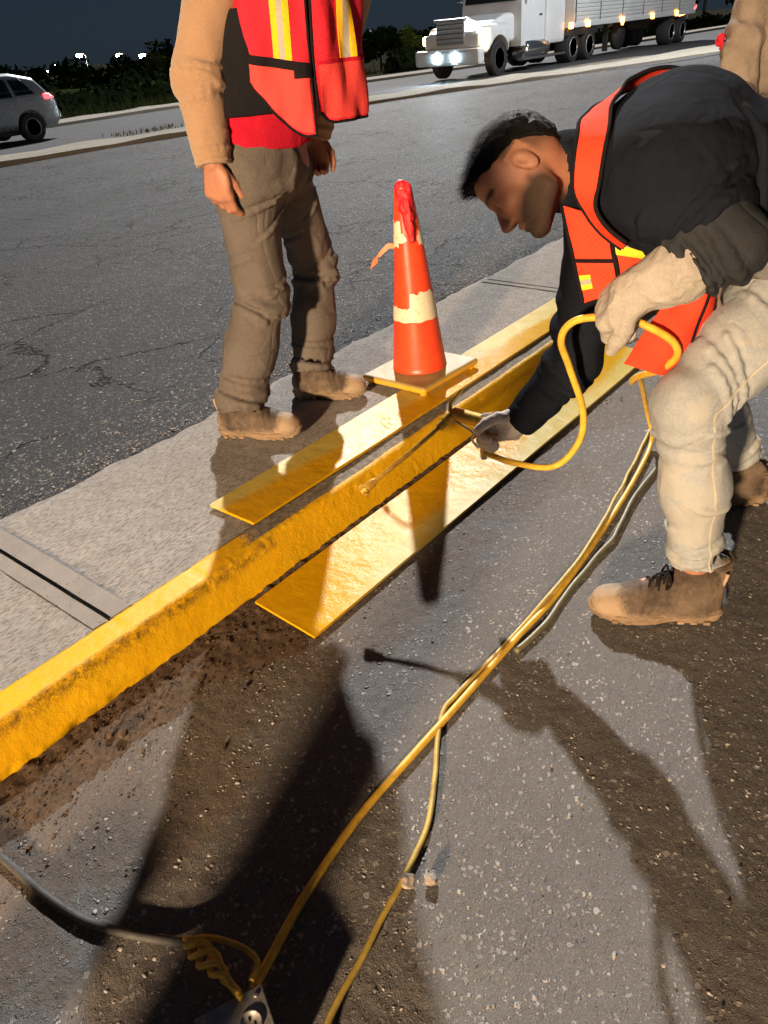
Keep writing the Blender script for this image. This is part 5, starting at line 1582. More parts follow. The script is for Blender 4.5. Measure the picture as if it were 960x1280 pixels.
def bending_man():
    bf, br = az_dirs(132)
    J = dict(hs=0.87, pelvis=(1.93, 0.41, 0.865), neck=(1.625, 0.725, 1.035), head=(1.455, 0.812, 1.052), face=bf, rgt=br, hface=vn([-0.52, 0.36, -0.77]), hup=vn([0.0, 0.7, 0.55]),
             shL=(1.560, 0.545, 1.035), shR=(1.760, 0.765, 0.930), elL=(1.535, 0.418, 0.925), elR=(1.655, 0.770, 0.585), wrL=(1.476, 0.545, 0.852), wrR=(1.602, 0.893, 0.413),
             hipL=(1.855, 0.335, 0.815), hipR=(1.985, 0.475, 0.815), knL=(1.556, 0.436, 0.580), knR=(2.055, 0.590, 0.455), anL=(1.598, 0.388, 0.13), anR=(2.195, 0.440, 0.12),
             toeL=(1.47, 0.575, 0.01), toeR=(2.10, 0.66, 0.01))
    root = tag(empty('person', (1.75, 0.45, 0.0)), 'man bending over the yellow kerb with a spray gun, dark jacket and pale jeans', 'person', 'road workers')
    A = {k_: np.array(v, float) for k_, v in J.items() if k_ != 'hs'}
    def par(o):
        o.location = (-root.location.x, -root.location.y, -root.location.z); return o
    up = np.array([0, 0, 1.0])
    hl_d, hl_n, hl_s = vn([0.02, 0.74, -0.62]), vn([0.55, -0.45, -0.70]), vn([-0.75, -0.25, -0.35])
    hr_d, hr_n, hr_s = vn([-0.25, 0.90, -0.34]), vn([-0.75, -0.45, -0.40]), vn([-0.25, -0.25, 0.95])
    hands = {'L': (hl_d, hl_n, hl_s, GRIP), 'R': (hr_d, hr_n, hr_s, GRIP)}
    f, W, B = body_mesh(J, 0.0036, hands)
    me = f.mesh('body')
    par(link('body', me, M['skin'], root, True))
    par(hair_and_stubble(f, W, B, root, me, seed=5, S=0.87))
    # jeans
    g = Field(*bounds(A['hipR'], A['hipL'], A['anR'], A['anL'], A['knR'], A['knL'], m=0.2), 0.005)
    g.cone(A['pelvis'] + [0.02, -0.02, 0.03], A['pelvis'] + [0.0, 0.0, -0.05], 0.125, 0.125, 0.03, br, 1.25)
    for s_ in 'LR':
        mid = A['kn' + s_] * 0.55 + A['an' + s_] * 0.45
        hem = A['an' + s_] + (A['kn' + s_] - A['an' + s_]) * 0.02
        kc = A['kn' + s_] + (np.array([-0.005, 0.012, 0.0]))
        limb(g, [A['hip' + s_], A['hip' + s_] * 0.4 + kc * 0.6, kc, mid, hem], [0.104, 0.088, 0.069, 0.068, 0.062], 0.05)
    sl, X, Y, Z = g.blk(g.lo, g.lo + 9)
    def folds(P):
        o_ = drape(P, 0.0030, 9, 35)
        for s_, q in (('L', 0.0), ('R', 1.3)):
            o_ = o_ + fold_wave(P, A['hip' + s_], A['kn' + s_], 0.60, 0.95, 0.0050, 90, 1.2 + q, 2.6)
            o_ = o_ + fold_wave(P, A['kn' + s_], A['an' + s_], 0.02, 0.30, 0.0035, 110, 2.6 + q, 2.6)
            o_ = o_ + fold_wave(P, A['kn' + s_], A['an' + s_], 0.78, 1.0, 0.011, 105, 0.9 + q, 1.6)
            o_ = o_ + fold_wave(P, A['hip' + s_], A['kn' + s_], 0.1, 0.5, 0.005, 50, 3.9 + q, 1.6)
        # tight pull lines radiating from the back of the knee
        return o_
    g.disp(folds, 0.03)
    for s_ in 'LR':
        h_, k_, a_ = A['hip' + s_], A['kn' + s_], A['an' + s_]
        limb_creases(g, h_, k_, [(0.93, 0.66, -95, 75), (0.86, 0.60, -100, 40), (0.99, 0.80, -100, 30), (0.55, 0.36, -70, 60), (0.42, 0.22, -100, 10), (0.72, 0.86, 70, 150)], 0.09, 11, 0.0060)
        limb_creases(g, k_, a_, [(0.10, 0.02, -100, -5), (0.17, 0.10, -95, 15), (0.27, 0.20, -90, 5), (0.06, 0.16, 60, 130), (0.50, 0.42, -80, 10), (0.62, 0.66, 40, 110)], 0.075, 12, 0.0052)
        limb_creases(g, k_, a_, [(0.74, 0.80, -110, 40), (0.84, 0.79, -60, 110), (0.87, 0.92, -120, 20), (0.95, 0.90, -80, 90), (0.99, 0.97, -120, 60)], 0.067, 13, 0.0062)
    for s_ in 'LR':
        ax = vn(A['an' + s_] - A['kn' + s_])
        end = A['an' + s_] - ax * 0.042
        g.d = np.maximum(g.d, np.where((X - end[0]) ** 2 + (Y - end[1]) ** 2 + (Z - end[2]) ** 2 < 0.13 ** 2, (X - end[0]) * ax[0] + (Y - end[1]) * ax[1] + (Z - end[2]) * ax[2], -1))
        g.cone(A['an' + s_] - ax * 0.08, A['an' + s_] + ax * 0.09, 0.050, 0.056, 0.0, sub=True)
    je = par(link('jeans', g.mesh('jeans'), M['denim_pale'], root, True))
    # outer seam down the near leg, hem roll
    sidev = vn(np.array([-0.62, -0.75, 0.15]))
    pts = []
    for t_ in np.linspace(0.05, 1, 12): pts.append(A['hipL'] * (1 - t_) + A['knL'] * t_ + sidev * 0.095)
    for t_ in np.linspace(0.12, 0.97, 10): pts.append(A['knL'] * (1 - t_) + A['anL'] * t_ + sidev * 0.075)
    sm = ribbon_fn(pts, 0.0045, g, 0.0004, 6)
    o = patch_obj('seam', sm, (0, 1, 0, 1), 130, 2, M['denim_seam'], je, 0.0012)
    # jacket
    chest = np.array([1.745, 0.605, 1.035])
    j = Field(*bounds(A['pelvis'], A['neck'], A['shL'], A['shR'], A['elL'], A['elR'], A['wrR'], A['wrL'], A['head'], m=0.17), 0.005)
    j.cone(A['pelvis'] + (A['pelvis'] - chest) * 0.12, chest, 0.128, 0.140, 0.10, br, 1.25)
    j.cone(chest, A['neck'] - vn(A['neck'] - chest) * 0.06, 0.142, 0.100, 0.05, br, 1.2)
    j.cone(chest + [0.0, -0.01, 0.01], A['shL'] + [0.03, 0.02, -0.005], 0.128, 0.094, 0.12)
    j.cone(A['pelvis'] * 0.5 + chest * 0.5 + [-0.02, -0.03, 0.02], A['shL'] + [0.05, 0.03, -0.01], 0.110, 0.090, 0.12)
    j.cone(chest, A['shR'], 0.110, 0.085, 0.06)
    j.cone(A['neck'] - vn(A['head'] - A['neck']) * 0.05, A['neck'] + (A['head'] - A['neck']) * 0.46, 0.090, 0.078, 0.03)
    limb(j, [A['shL'], A['shL'] * 0.35 + A['elL'] * 0.65], [0.088, 0.074], 0.08)
    limb(j, [A['shR'], A['elR'], A['wrR']], [0.080, 0.062, 0.046], 0.03)
    ax = vn(A['wrR'] - A['elR']); w_ = A['wrR'] - ax * 0.004
    sl, X, Y, Z = j.blk(j.lo, j.lo + 9)
    j.d = np.where((X - w_[0]) ** 2 + (Y - w_[1]) ** 2 + (Z - w_[2]) ** 2 < 0.011, np.maximum(j.d, (X - w_[0]) * ax[0] + (Y - w_[1]) * ax[1] + (Z - w_[2]) * ax[2]), j.d)
    # open the collar round the neck
    ncd = vn(A['head'] - A['neck'])
    j.cone(A['neck'] + ncd * 0.075, A['head'], 0.062, 0.072, 0.004, sub=True)
    def jf(P):
        o_ = drape(P, 0.0035, 6, 45, (1, 1, 1))
        o_ = o_ + fold_wave(P, A['shL'], A['elL'], 0.45, 1.0, 0.0085, 70, 0.8, 2.0)
        o_ = o_ + fold_wave(P, A['shR'], A['elR'], 0.6, 1.05, 0.009, 75, 1.8, 2.0)
        o_ = o_ + fold_wave(P, A['elR'], A['wrR'], 0.0, 0.6, 0.006, 80, 2.8, 1.5)
        o_ = o_ + fold_wave(P, A['shL'] + [0.05, 0.05, 0.1], A['pelvis'], 0.1, 0.6, 0.004, 34, 1.1, 2.4)
        return o_
    j.disp(jf, 0.03)
    limb_creases(j, A['shL'], A['elL'], [(0.2, 0.55, -110, 60), (0.35, 0.75, -120, 20), (0.5, 0.62, -60, 100), (0.05, 0.3, 30, 130)], 0.08, 15, 0.0065)
    limb_creases(j, A['neck'], A['pelvis'], [(0.30, 0.55, -60, 40), (0.42, 0.75, -70, 10), (0.62, 0.9, -80, 20), (0.25, 0.35, 40, 110)], 0.15, 16, 0.0075)
    limb_creases(j, A['elR'], A['wrR'], [(-0.05, 0.1, -110, 70), (0.12, 0.22, -90, 90), (0.3, 0.38, -110, 30), (0.55, 0.5, -60, 80), (0.72, 0.78, -90, 60)], 0.055, 17, 0.0050)
    jk = par(link('jacket', j.mesh('jacket'), M['jacket_black'], root, True))
    # near sleeve, grey with dried paint
    q = Field(*bounds(A['shL'], A['elL'], A['wrL'], m=0.13), 0.0042)
    s0 = A['shL'] * 0.45 + A['elL'] * 0.55
    limb(q, [s0, A['elL'], A['wrL'] * 0.9 + A['elL'] * 0.1], [0.074, 0.064, 0.044], 0.05)
    sl, X, Y, Z = q.blk(q.lo, q.lo + 9)
    ua = vn(A['elL'] - A['shL']); wl_ = vn(A['wrL'] - A['elL'])
    q.d = np.maximum(q.d, -((X - s0[0]) * ua[0] + (Y - s0[1]) * ua[1] + (Z - s0[2]) * ua[2]) - 0.03)
    e_ = A['wrL'] - wl_ * 0.072
    q.d = np.maximum(q.d, (X - e_[0]) * wl_[0] + (Y - e_[1]) * wl_[1] + (Z - e_[2]) * wl_[2])
    limb_creases(q, A['elL'], A['wrL'], [(-0.15, 0.05, -120, 60), (0.05, 0.22, -100, 90), (0.2, 0.34, -120, 40), (0.36, 0.44, -60, 110)], 0.058, 14, 0.0055)
    q.disp(lambda P: drape(P, 0.0030, 9, 55, (1, 1, 1)) + fold_wave(P, A['elL'], A['wrL'], -0.2, 0.8, 0.0055, 120, 0.3, 2.6), 0.03)
    par(link('sleeve', q.mesh('sleeve'), M['sleeve_grey'], root, True))
    # grey hoodie hem hanging below the jacket at the waist
    hh = Field(*bounds((1.70, 0.42, 0.86), (1.90, 0.36, 0.80), m=0.16), 0.005)
    hh.cone((1.675, 0.47, 0.90), (1.80, 0.335, 0.865), 0.060, 0.080, 0.04)
    hh.cone((1.80, 0.335, 0.865), (1.95, 0.33, 0.87), 0.088, 0.110, 0.04)
    hh.disp(lambda P: drape(P, 0.008, 7, 65, (1, 1, 1)), 0.03)
    par(link('hoodie', hh.mesh('hoodie'), M['hoodie_grey'], root, True))
    # gloves
    for nm, s_, d_, n_, sd, cu, mat, sc, r in (('glove', 'L', hl_d, hl_n, hl_s, GRIP, 'glove_tan', 1.10, 1.45), ('glove', 'R', hr_d, hr_n, hr_s, [(48, 62, 40), (64, 72, 42), (66, 74, 42), (68, 74, 42)], 'glove_white', 1.04, 1.25)):
        w0 = A['wr' + s_]
        gl = Field(w0 - 0.17, w0 + 0.17, 0.0030)
        put_hand(gl, w0, d_, n_, sd, cu, sc, r, k=0.014)
        el = A['el' + s_]; ax = vn(w0 - el)
        if s_ == 'L':
            gl.cone(w0 - ax * 0.070, w0 + d_ * 0.03, 0.062, 0.043, 0.02, sd, 1.12)
            gl.disp(lambda P: drape(P, 0.0035, 16, 75, (1, 1, 1)), 0.02)
        else:
            gl.cone(w0 - ax * 0.03, w0 + d_ * 0.02, 0.036, 0.032, 0.02, sd, 1.1)
            gl.disp(lambda P: drape(P, 0.0018, 26, 76, (1, 1, 1)), 0.02)
        go = par(link(nm, gl.mesh('glove'), M[mat], root, True))
        go['label'] = 'tan canvas work glove holding up the hose' if s_ == 'L' else 'white knitted glove gripping the spray gun'
        e1 = vn(np.cross(ax, [0.3, 1, 0.1])); e2 = np.cross(ax, e1)
        rr, c_ = (0.0635, w0 - ax * 0.070) if s_ == 'L' else (0.0385, w0 - ax * 0.03)
        MB().tube([c_ + (e1 * math.cos(2 * math.pi * k / 24) + e2 * math.sin(2 * math.pi * k / 24)) * rr for k in range(25)], 0.0042, 6, cap=False).build('cuff', M['glove_tan' if s_ == 'L' else 'cone_orange'], go, True)
    # vest
    vroot = par(tag(empty('reflective_vest'))); vroot.parent = root
    P3 = lambda *a: np.array(a, float)
    strap = [P3(2.10, 0.47, 1.05), P3(2.043, 0.518, 1.100), P3(1.93, 0.600, 1.143), P3(1.841, 0.675, 1.185), P3(1.735, 0.735, 1.185), P3(1.640, 0.725, 1.145), P3(1.575, 0.712, 1.115), P3(1.522, 0.692, 1.070), P3(1.502, 0.672, 1.015), P3(1.490, 0.650, 0.965), P3(1.500, 0.600, 0.925)]
    fn = ribbon_fn(strap, lambda u: 0.046 + 0.016 * math.sin(u * 3.1), j, 0.015, 8)
    patch_obj('shoulder_strap', fn, (0, 1, 0, 1), 90, 5, M['vest_orange'], vroot, 0.003)
    for v in (0.0, 1.0):
        edge_tube('trim', fn, [(k / 90, v) for k in range(91)], 0.0045, M['vest_trim'], vroot)
    def bil(a, b, c, d, bul, n0):
        a, b, c, d = (np.array(x, float) for x in (a, b, c, d)); n0 = vn(n0)
        def fn_(u, v):
            p = a * (1 - u) * (1 - v) + b * u * (1 - v) + c * u * v + d * (1 - u) * v
            w = bul * 4 * u * (1 - u) * 1.0 * (0.4 + 0.6 * math.sin(math.pi * v)) + 0.006 * math.sin(9 * u + 4 * v) + 0.004 * math.sin(15 * v - 5 * u)
            return p + n0 * w, n0
        return fn_
    nc = vn([-0.80, -0.45, 0.30])
    # chest panel hanging off the strap below the chin, and the flap at the waist
    cp = bil((1.492, 0.742, 0.990), (1.585, 0.538, 0.915), (1.635, 0.550, 0.825), (1.515, 0.690, 0.785), 0.016, nc)
    patch_obj('front_panel', cp, (0, 1, 0, 1), 22, 18, M['vest_orange'], vroot, 0.003)
    n = 20
    edge_tube('trim', cp, [(0, k / n) for k in range(n + 1)] + [(k / n, 1) for k in range(1, n + 1)], 0.0042, M['vest_trim'], vroot)
    edge_tube('trim', cp, [(0.42, k / n) for k in range(n + 1)], 0.0055, M['vest_trim'], vroot, 0.004)
    edge_tube('trim', cp, [(k / n * 0.42, 0.55) for k in range(n + 1)], 0.0045, M['vest_trim'], vroot, 0.004)
    for a_, b_, m_ in ((0.16, 0.26, 'stripe_lime'), (0.26, 0.36, 'stripe_silver'), (0.36, 0.47, 'stripe_lime')):
        patch_obj('reflective_stripe', lambda u, v, a_=a_, b_=b_: cp(0.44 + 0.56 * u, (a_ - 0.10) * 1.25 + (b_ - a_) * 1.25 * v + 0.10 * u), (0, 1, 0, 1), 12, 3, M[m_], vroot, 0.002, 0.0035)
        patch_obj('reflective_stripe', lambda u, v, a_=a_, b_=b_: cp(0.02 + 0.12 * u, 0.62 + (a_ + (b_ - a_) * v) * 0.5), (0, 1, 0, 1), 4, 3, M[m_], vroot, 0.002, 0.0035)
    fp = bil((1.600, 0.490, 0.905), (1.665, 0.450, 0.880), (1.640, 0.465, 0.600), (1.510, 0.585, 0.670), 0.020, vn([-0.80, -0.5, 0.1]))
    patch_obj('front_panel', fp, (0, 1, 0, 1), 16, 22, M['vest_orange'], vroot, 0.003)
    edge_tube('trim', fp, [(1, k / n) for k in range(n + 1)], 0.0040, M['vest_trim'], vroot)
    edge_tube('trim', fp, [(0.72, k / n) for k in range(n + 1)], 0.0035, M['vest_trim'], vroot, 0.004)
    # knotted drawcord
    MB().tube(catmull([(1.665, 0.46, 0.83), (1.655, 0.45, 0.79), (1.668, 0.445, 0.75), (1.650, 0.44, 0.71), (1.640, 0.45, 0.67)], 5), [0.007 + 0.004 * math.sin(k * 0.9) for k in range(21)], 6).build('drawcord', M['trouser_grey'], vroot, True)
    # boots
    b = boot(root, (1.612, 0.318, 0), (1.460, 0.585, 0), A['anL'], 0.003, 0.185); par(b)
    b = boot(root, (2.225, 0.375, 0), (2.085, 0.640, 0), A['anR'], 0.003, 0.185); par(b)
    return root, hands, A
BM_ROOT, BM_HANDS, BM_A = bending_man()
# ---------------------------------------------------------------- plainer workers: one at the right edge, one unseen, added for its shade
def worker(pos, az, label, jacket, trouser, vest, arm_r=None, arm_l=None, h=0.0075, rz=0.0):
    f_, r_ = az_dirs(az); p = np.array(pos, float); up = np.array([0, 0, 1.0])
    at = lambda a, r, u: p + f_ * a + r_ * r + up * u
    J = dict(pelvis=at(0, 0, 0.92), neck=at(0.01, 0, 1.45), head=at(0.04, 0, 1.60), face=f_, rgt=r_, hface=vn(f_ - up * 0.3), hup=up,
             shR=at(0, 0.19, 1.38), shL=at(0, -0.19, 1.38), elR=at(-0.04, 0.26, 1.11), elL=at(-0.04, -0.25, 1.11), wrR=at(0.06, 0.25, 0.88), wrL=at(0.06, -0.25, 0.88),
             hipR=at(0, 0.09, 0.88), hipL=at(0, -0.09, 0.88), knR=at(0.03, 0.12, 0.48), knL=at(0.03, -0.12, 0.48), anR=at(0, 0.15, 0.11), anL=at(0, -0.15, 0.11),
             toeR=at(0.18, 0.18, 0.01), toeL=at(0.18, -0.18, 0.01))
    if arm_r: J['elR'], J['wrR'] = np.array(arm_r[0]), np.array(arm_r[1])
    if arm_l: J['elL'], J['wrL'] = at(*arm_l[0]), at(*arm_l[1])
    A = {k_: np.array(v, float) for k_, v in J.items()}
    root = tag(empty('person', tuple(p)), label, 'person', 'road workers')
    def par(o): o.location = tuple(-p); return o
    hands = {s_: (vn(A['wr' + s_] - A['el' + s_]), -r_ * (1 if s_ == 'R' else -1), f_, HALF) for s_ in 'RL'}
    f, W, B = body_mesh(J, 0.006, hands); me = f.mesh('body')
    par(link('body', me, M['skin'], root, True)); par(hair_and_stubble(f, W, B, root, me, seed=9, hv=0.006))
    g = Field(*bounds(A['hipR'], A['hipL'], A['anR'], A['anL'], m=0.19), h)
    g.cone(A['pelvis'] + up * 0.08, A['pelvis'] - up * 0.04, 0.118, 0.122, 0.03, r_, 1.3)
    for s_ in 'RL': limb(g, [A['hip' + s_], A['kn' + s_], A['an' + s_]], [0.102, 0.080, 0.070], 0.04)
    g.disp(lambda P: drape(P, 0.008, 7, 85) + sum(fold_wave(P, A['kn' + s_], A['an' + s_], 0.7, 1.0, 0.012, 60, 1.0) for s_ in 'RL'), 0.03)
    par(link('trousers', g.mesh('trousers'), M[trouser], root, True))
    s = Field(*bounds(A['pelvis'], A['neck'], A['elR'], A['elL'], A['wrR'], A['wrL'], m=0.17), h)
    s.cone(A['pelvis'] + up * 0.02, at(0, 0, 1.22), 0.132, 0.138, 0.04, r_, 1.3)
    s.cone(at(0, 0, 1.2), at(0, 0, 1.36), 0.138, 0.105, 0.05, r_, 1.4)
    tor = s.d.copy()
    for s_ in 'RL':
        s.cone(A['neck'] - up * 0.06, A['sh' + s_], 0.075, 0.078, 0.04)
        w_ = A['wr' + s_]; e_ = A['el' + s_]
        limb(s, [A['sh' + s_], e_, w_ * 0.95 + e_ * 0.05], [0.080, 0.068, 0.055], 0.03)
    s.cone(A['neck'], A['neck'] + up * 0.1, 0.062, 0.07, 0.0, sub=True)
    s.disp(lambda P: drape(P, 0.008, 8, 95) + sum(fold_wave(P, A['sh' + s_], A['el' + s_], 0.5, 1.05, 0.010, 65, 2.0) for s_ in 'RL') + sum(fold_wave(P, A['el' + s_], A['wr' + s_], 0.0, 0.9, 0.009, 75, 3.0) for s_ in 'RL'), 0.03)
    par(link('jacket', s.mesh('jacket'), M[jacket], root, True))
    sl, X, Y, Z = s.blk(s.lo, s.lo + 9)
    lat = (X - p[0]) * r_[0] + (Y - p[1]) * r_[1]
    d = np.maximum(np.abs(tor - 0.020) - h * 0.75, np.maximum(p[2] + 0.98 - Z, np.abs(lat) - 0.175))
    par(link('reflective_vest', s.mesh('reflective_vest', d), M[vest], root, True))
    for s_ in 'RL':
        par(boot(root, A['an' + s_] - f_ * 0.08 - up * 0.11, A['toe' + s_], A['an' + s_], p[2] + 0.004, 0.15))
    return root, A, par
_r3, _a3, _p3 = worker((3.80, 0.87, 0.0), 205, 'partly visible man in a stained tan jacket at the top right corner', 'jacket_tan', 'trouser_grey', 'jacket_tan', arm_r=((3.60, 1.05, 1.125), (3.52, 0.99, 0.90)))
gl = Field(_a3['wrR'] - 0.15, _a3['wrR'] + 0.15, 0.005)
_d = vn(_a3['wrR'] - _a3['elR'])
put_hand(gl, _a3['wrR'], _d, [0.4, -0.6, 0], [-0.6, -0.5, 0], HALF, 1.05, 1.25)
gl.cone(_a3['wrR'] - _d * 0.10, _a3['wrR'] + _d * 0.02, 0.062, 0.045, 0.02)
_p3(link('glove', gl.mesh('glove'), M['trouser_grey'], _r3, True))
_p3(link('cuff_tie', MB().tube(catmull([(3.600, 1.135, 1.165), (3.570, 1.125, 1.195), (3.560, 1.11, 1.165), (3.585, 1.10, 1.14), (3.575, 1.085, 1.10)], 6), [0.012 + 0.006 * math.sin(k) for k in range(25)], 6).build('tmp', M['vest_red']).data, M['vest_red'], _r3, True))
bpy.data.objects.remove(bpy.data.objects['tmp'])
worker((-0.66, 0.445, 0.0), 100, 'unseen worker added on the near lane to block the work lamp', 'jacket_black', 'trouser_grey', 'vest_orange', h=0.009)  # out of view; added to dim the bending man's face and shade the lane
# ================================================================== PROPS
# ---- traffic cone -------------------------------------------------
def traffic_cone():
    cx, cy, zb = 2.275, 1.712, 0.1515
    root = tag(empty('traffic_cone', (cx, cy, zb), R_(-2)), 'orange traffic cone with peeling white bands on a square yellow-edged base', 'traffic cone')
    root.rotation_euler = (R_(-1.9), R_(-0.6), R_(-3))
    # base: rounded slab with feet
    f = Field((-0.2, -0.2, -0.03), (0.2, 0.2, 0.06), 0.004)
    f.rbox((0, 0, 0.013), (0.176, 0.160, 0.0145), r=0.012, k=0)
    f.ell((0, 0, 0.024), (0.150, 0.140, 0.012), k=0.01)
    o = link('base', f.mesh('base'), M['cone_base'], root, True)
    for sx in (-1, 1):
        for sy in (-1, 1):
            MB().lathe([(0.014, -0.012), (0.016, 0.002)], 12, Matrix.Translation((sx * 0.15, sy * 0.135, 0))).build('foot', M['cone_base'], o, True)
    rad = lambda z: 0.107 - (0.107 - 0.032) * (z - 0.03) / 0.67
    def wob(a, z):
        return 1 + 0.012 * math.sin(3 * a + 9 * z) + 0.05 * max(0, (z - 0.5) / 0.2) * math.sin(2 * a + 1.0)
    prof = [0.028, 0.034] + [0.034 + 0.666 * k / 40 for k in range(1, 41)]
    V = []; Fs = []; n = 48
    for z in prof:
        for i in range(n):
            a = 2 * math.pi * i / n; r = rad(z) * wob(a, z) + (0.006 if z < 0.03 else 0)
            V.append((r * math.cos(a) - 0.010 * (z / 0.7) ** 2, r * math.sin(a), z))
    for j in range(len(prof) - 1):
        for i in range(n):
            Fs.append([j * n + i, j * n + (i + 1) % n, (j + 1) * n + (i + 1) % n, (j + 1) * n + i])
    top = len(V); m0 = (len(prof) - 1) * n
    for i in range(n):                     # rim rolls inside
        a = 2 * math.pi * i / n; r = rad(0.7) * 0.78
        V.append((r * math.cos(a) - 0.010, r * math.sin(a), 0.690))
    Fs += [[m0 + i, m0 + (i + 1) % n, top + (i + 1) % n, top + i] for i in range(n)] + [[top + i for i in range(n)]]
    bd = MB(); bd.add(V, Fs); bo = bd.build('body', M['cone_orange'], root, True); bo.data.set_sharp_from_angle(angle=R_(60))
    # torn reflective bands
    def band(lo, hi, name):
        V = []; Q = []; nn = 120; mm = 10
        r = random.Random(4)
        for i in range(nn + 1):
            a = 2 * math.pi * i / nn
            l, h = lo(a), hi(a)
            for k in range(mm + 1):
                z = l + (h - l) * k / mm; rr = rad(z) * wob(a, z) + 0.0016
                V.append((rr * math.cos(a) - 0.010 * (z / 0.7) ** 2, rr * math.sin(a), z))
        for i in range(nn):
            a = 2 * math.pi * (i + 0.5) / nn
            if hi(a) - lo(a) < 0.004: continue
            for k in range(mm):
                Q.append([i * (mm + 1) + k, (i + 1) * (mm + 1) + k, (i + 1) * (mm + 1) + k + 1, i * (mm + 1) + k + 1])
        b = MB(); b.add(V, Q); return b.build(name, M['cone_band'], bo, True)
    # the camera looks at the cone from azimuth ~ -140 deg (local)
    def ragged(a, base, amp, seed):
        return base + amp * (mnoise.noise(Vector((math.cos(a) * 6, math.sin(a) * 6, seed))) + 0.5 * mnoise.noise(Vector((math.cos(a) * 17, math.sin(a) * 17, seed))))
    def d_cam(a):
        return (math.degrees(a) - 222 + 540) % 360 - 180      # 0 = facing the camera, negative = picture left... 
    band(lambda a: 0.232 + 0.002 * math.sin(9 * a), lambda a: ragged(a, 0.338, 0.012, 1.0) - (0.055 if d_cam(a) < -12 else 0.0) - (0.012 if d_cam(a) > 60 else 0), 'white_band')
    band(lambda a: 0.520 + 0.004 * math.sin(7 * a) - (0.02 if abs(d_cam(a)) > 40 else 0.0), lambda a: (ragged(a, 0.590, 0.012, 5.0) if d_cam(a) < -28 or d_cam(a) > 62 else ragged(a, 0.548 - 0.05 * max(0, 1 - abs(d_cam(a) - 15) / 35), 0.010, 3.0)), 'white_band')
    # crumpled red tape over the tip
    g = Field((-0.09, -0.09, 0.50), (0.09, 0.09, 0.74), 0.003)
    ang = R_(222)
    dr = np.array([math.cos(ang), math.sin(ang), 0]); sd = np.array([-dr[1], dr[0], 0])
    c = lambda a, s_, z: dr * a + sd * s_ + np.array([-0.008, 0, z])
    g.cone(c(0.012, -0.004, 0.700), c(0.036, 0.002, 0.63), 0.020, 0.016, 0.01, sd, 1.25)
    g.cone(c(0.034, 0.002, 0.64), c(0.046, 0.010, 0.575), 0.017, 0.014, 0.012, sd, 1.2)
    g.cone(c(0.046, 0.010, 0.58), c(0.053, 0.014, 0.525), 0.013, 0.006, 0.01)
    g.cone(c(0.02, 0.012, 0.695), c(0.040, 0.020, 0.60), 0.012, 0.010, 0.008)
    g.disp(lambda P: drape(P, 0.0045, 38, 7, (1, 1, 0.4)), 0.02)
    link('tape_wrap', g.mesh('tape_wrap'), M['cone_tape'], root, True)
    # fluttering end
    vl = vn([-0.655, 0.755, 0]); p0 = np.array([-0.045, 0.03, 0.50])
    pts = [p0, p0 + vl * 0.025 + [0, 0, 0.004], p0 + vl * 0.055 + [0, 0, -0.018], p0 + vl * 0.075 + [0, 0, -0.030], p0 + vl * 0.086 + [0, 0, -0.062]]
    V = []; Q = []
    P = catmull(pts, 6)
    for i, p in enumerate(P):
        w = 0.009 + 0.010 * (i / len(P)) ** 2; tw = i * 0.12
        d = Vector((0.3 * math.sin(tw), 0.3 * math.cos(tw), 0.9)).normalized() if i < 14 else Vector((0.75, -0.4, 0.5)).normalized()
        for s_, o_ in ((-1, 0), (1, 0)):
            V.append(tuple(Vector(p) + d * s_ * w))
    k = len(V); V += [(x + 0.0015, y + 0.0015, z) for x, y, z in V]
    for i in range(len(P) - 1):
        Q += [[2 * i, 2 * i + 2, 2 * i + 3, 2 * i + 1], [k + 2 * i + 1, k + 2 * i + 3, k + 2 * i + 2, k + 2 * i]]
    b = MB(); b.add(V, Q); b.build('ribbon', M['ribbon'], root, True)
traffic_cone()

# ---- splash boards ------------------------------------------------
def board(name, x0, x1, ya, yb, za, zb, th, label, paint, bow=0.0):
    """ya = kerb-side edge, yb = outer edge"""
    nx, ny = 120, 24
    V = []; pv = []
    for s_ in (1, 0):
        for i in range(nx + 1):
            for j in range(ny + 1):
                u, v = i / nx, j / ny
                x = x0 + (x1 - x0) * u; y = ya + (yb - ya) * v
                z = za + (zb - za) * v + bow * math.sin(math.pi * u) + 0.0015 * mnoise.noise(Vector((x * 2, y * 6, 0)))
                V.append((x, y + 0.004 * math.sin(x * 1.7), z + (th if s_ else 0)))
                pv.append(paint(x, v))
    n1 = (nx + 1) * (ny + 1); Q = []
    up_ = (yb > ya)
    for i in range(nx):
        for j in range(ny):
            a = i * (ny + 1) + j; q = (a, a + ny + 1, a + ny + 2, a + 1)
            Q.append(q); Q.append(tuple(n1 + k for k in q[::-1]))
    for i in range(nx):
        for j in (0, ny):
            a = i * (ny + 1) + j; b = a + ny + 1; Q.append((a, n1 + a, n1 + b, b))
    for j in range(ny):
        for i in (0, nx):
            a = i * (ny + 1) + j; Q.append((a, a + 1, n1 + a + 1, n1 + a))
    me = np_mesh(name, V, Q)
    bm = bmesh.new(); bm.from_mesh(me); bmesh.ops.recalc_face_normals(bm, faces=bm.faces)
    ed = [e for e in bm.edges if len(e.link_faces) == 2 and e.calc_face_angle(0) > 1.2]
    bm.to_mesh(me); bm.free()
    vattr(me, 'paint', pv)
    o = link(name, me, M['board_plastic'], None, True)
    me.set_sharp_from_angle(angle=R_(40))
    return tag(o, label, 'board', 'paint splash boards along the kerb')
nz_ = lambda x, y, s_: mnoise.noise(Vector((x, y, s_)))
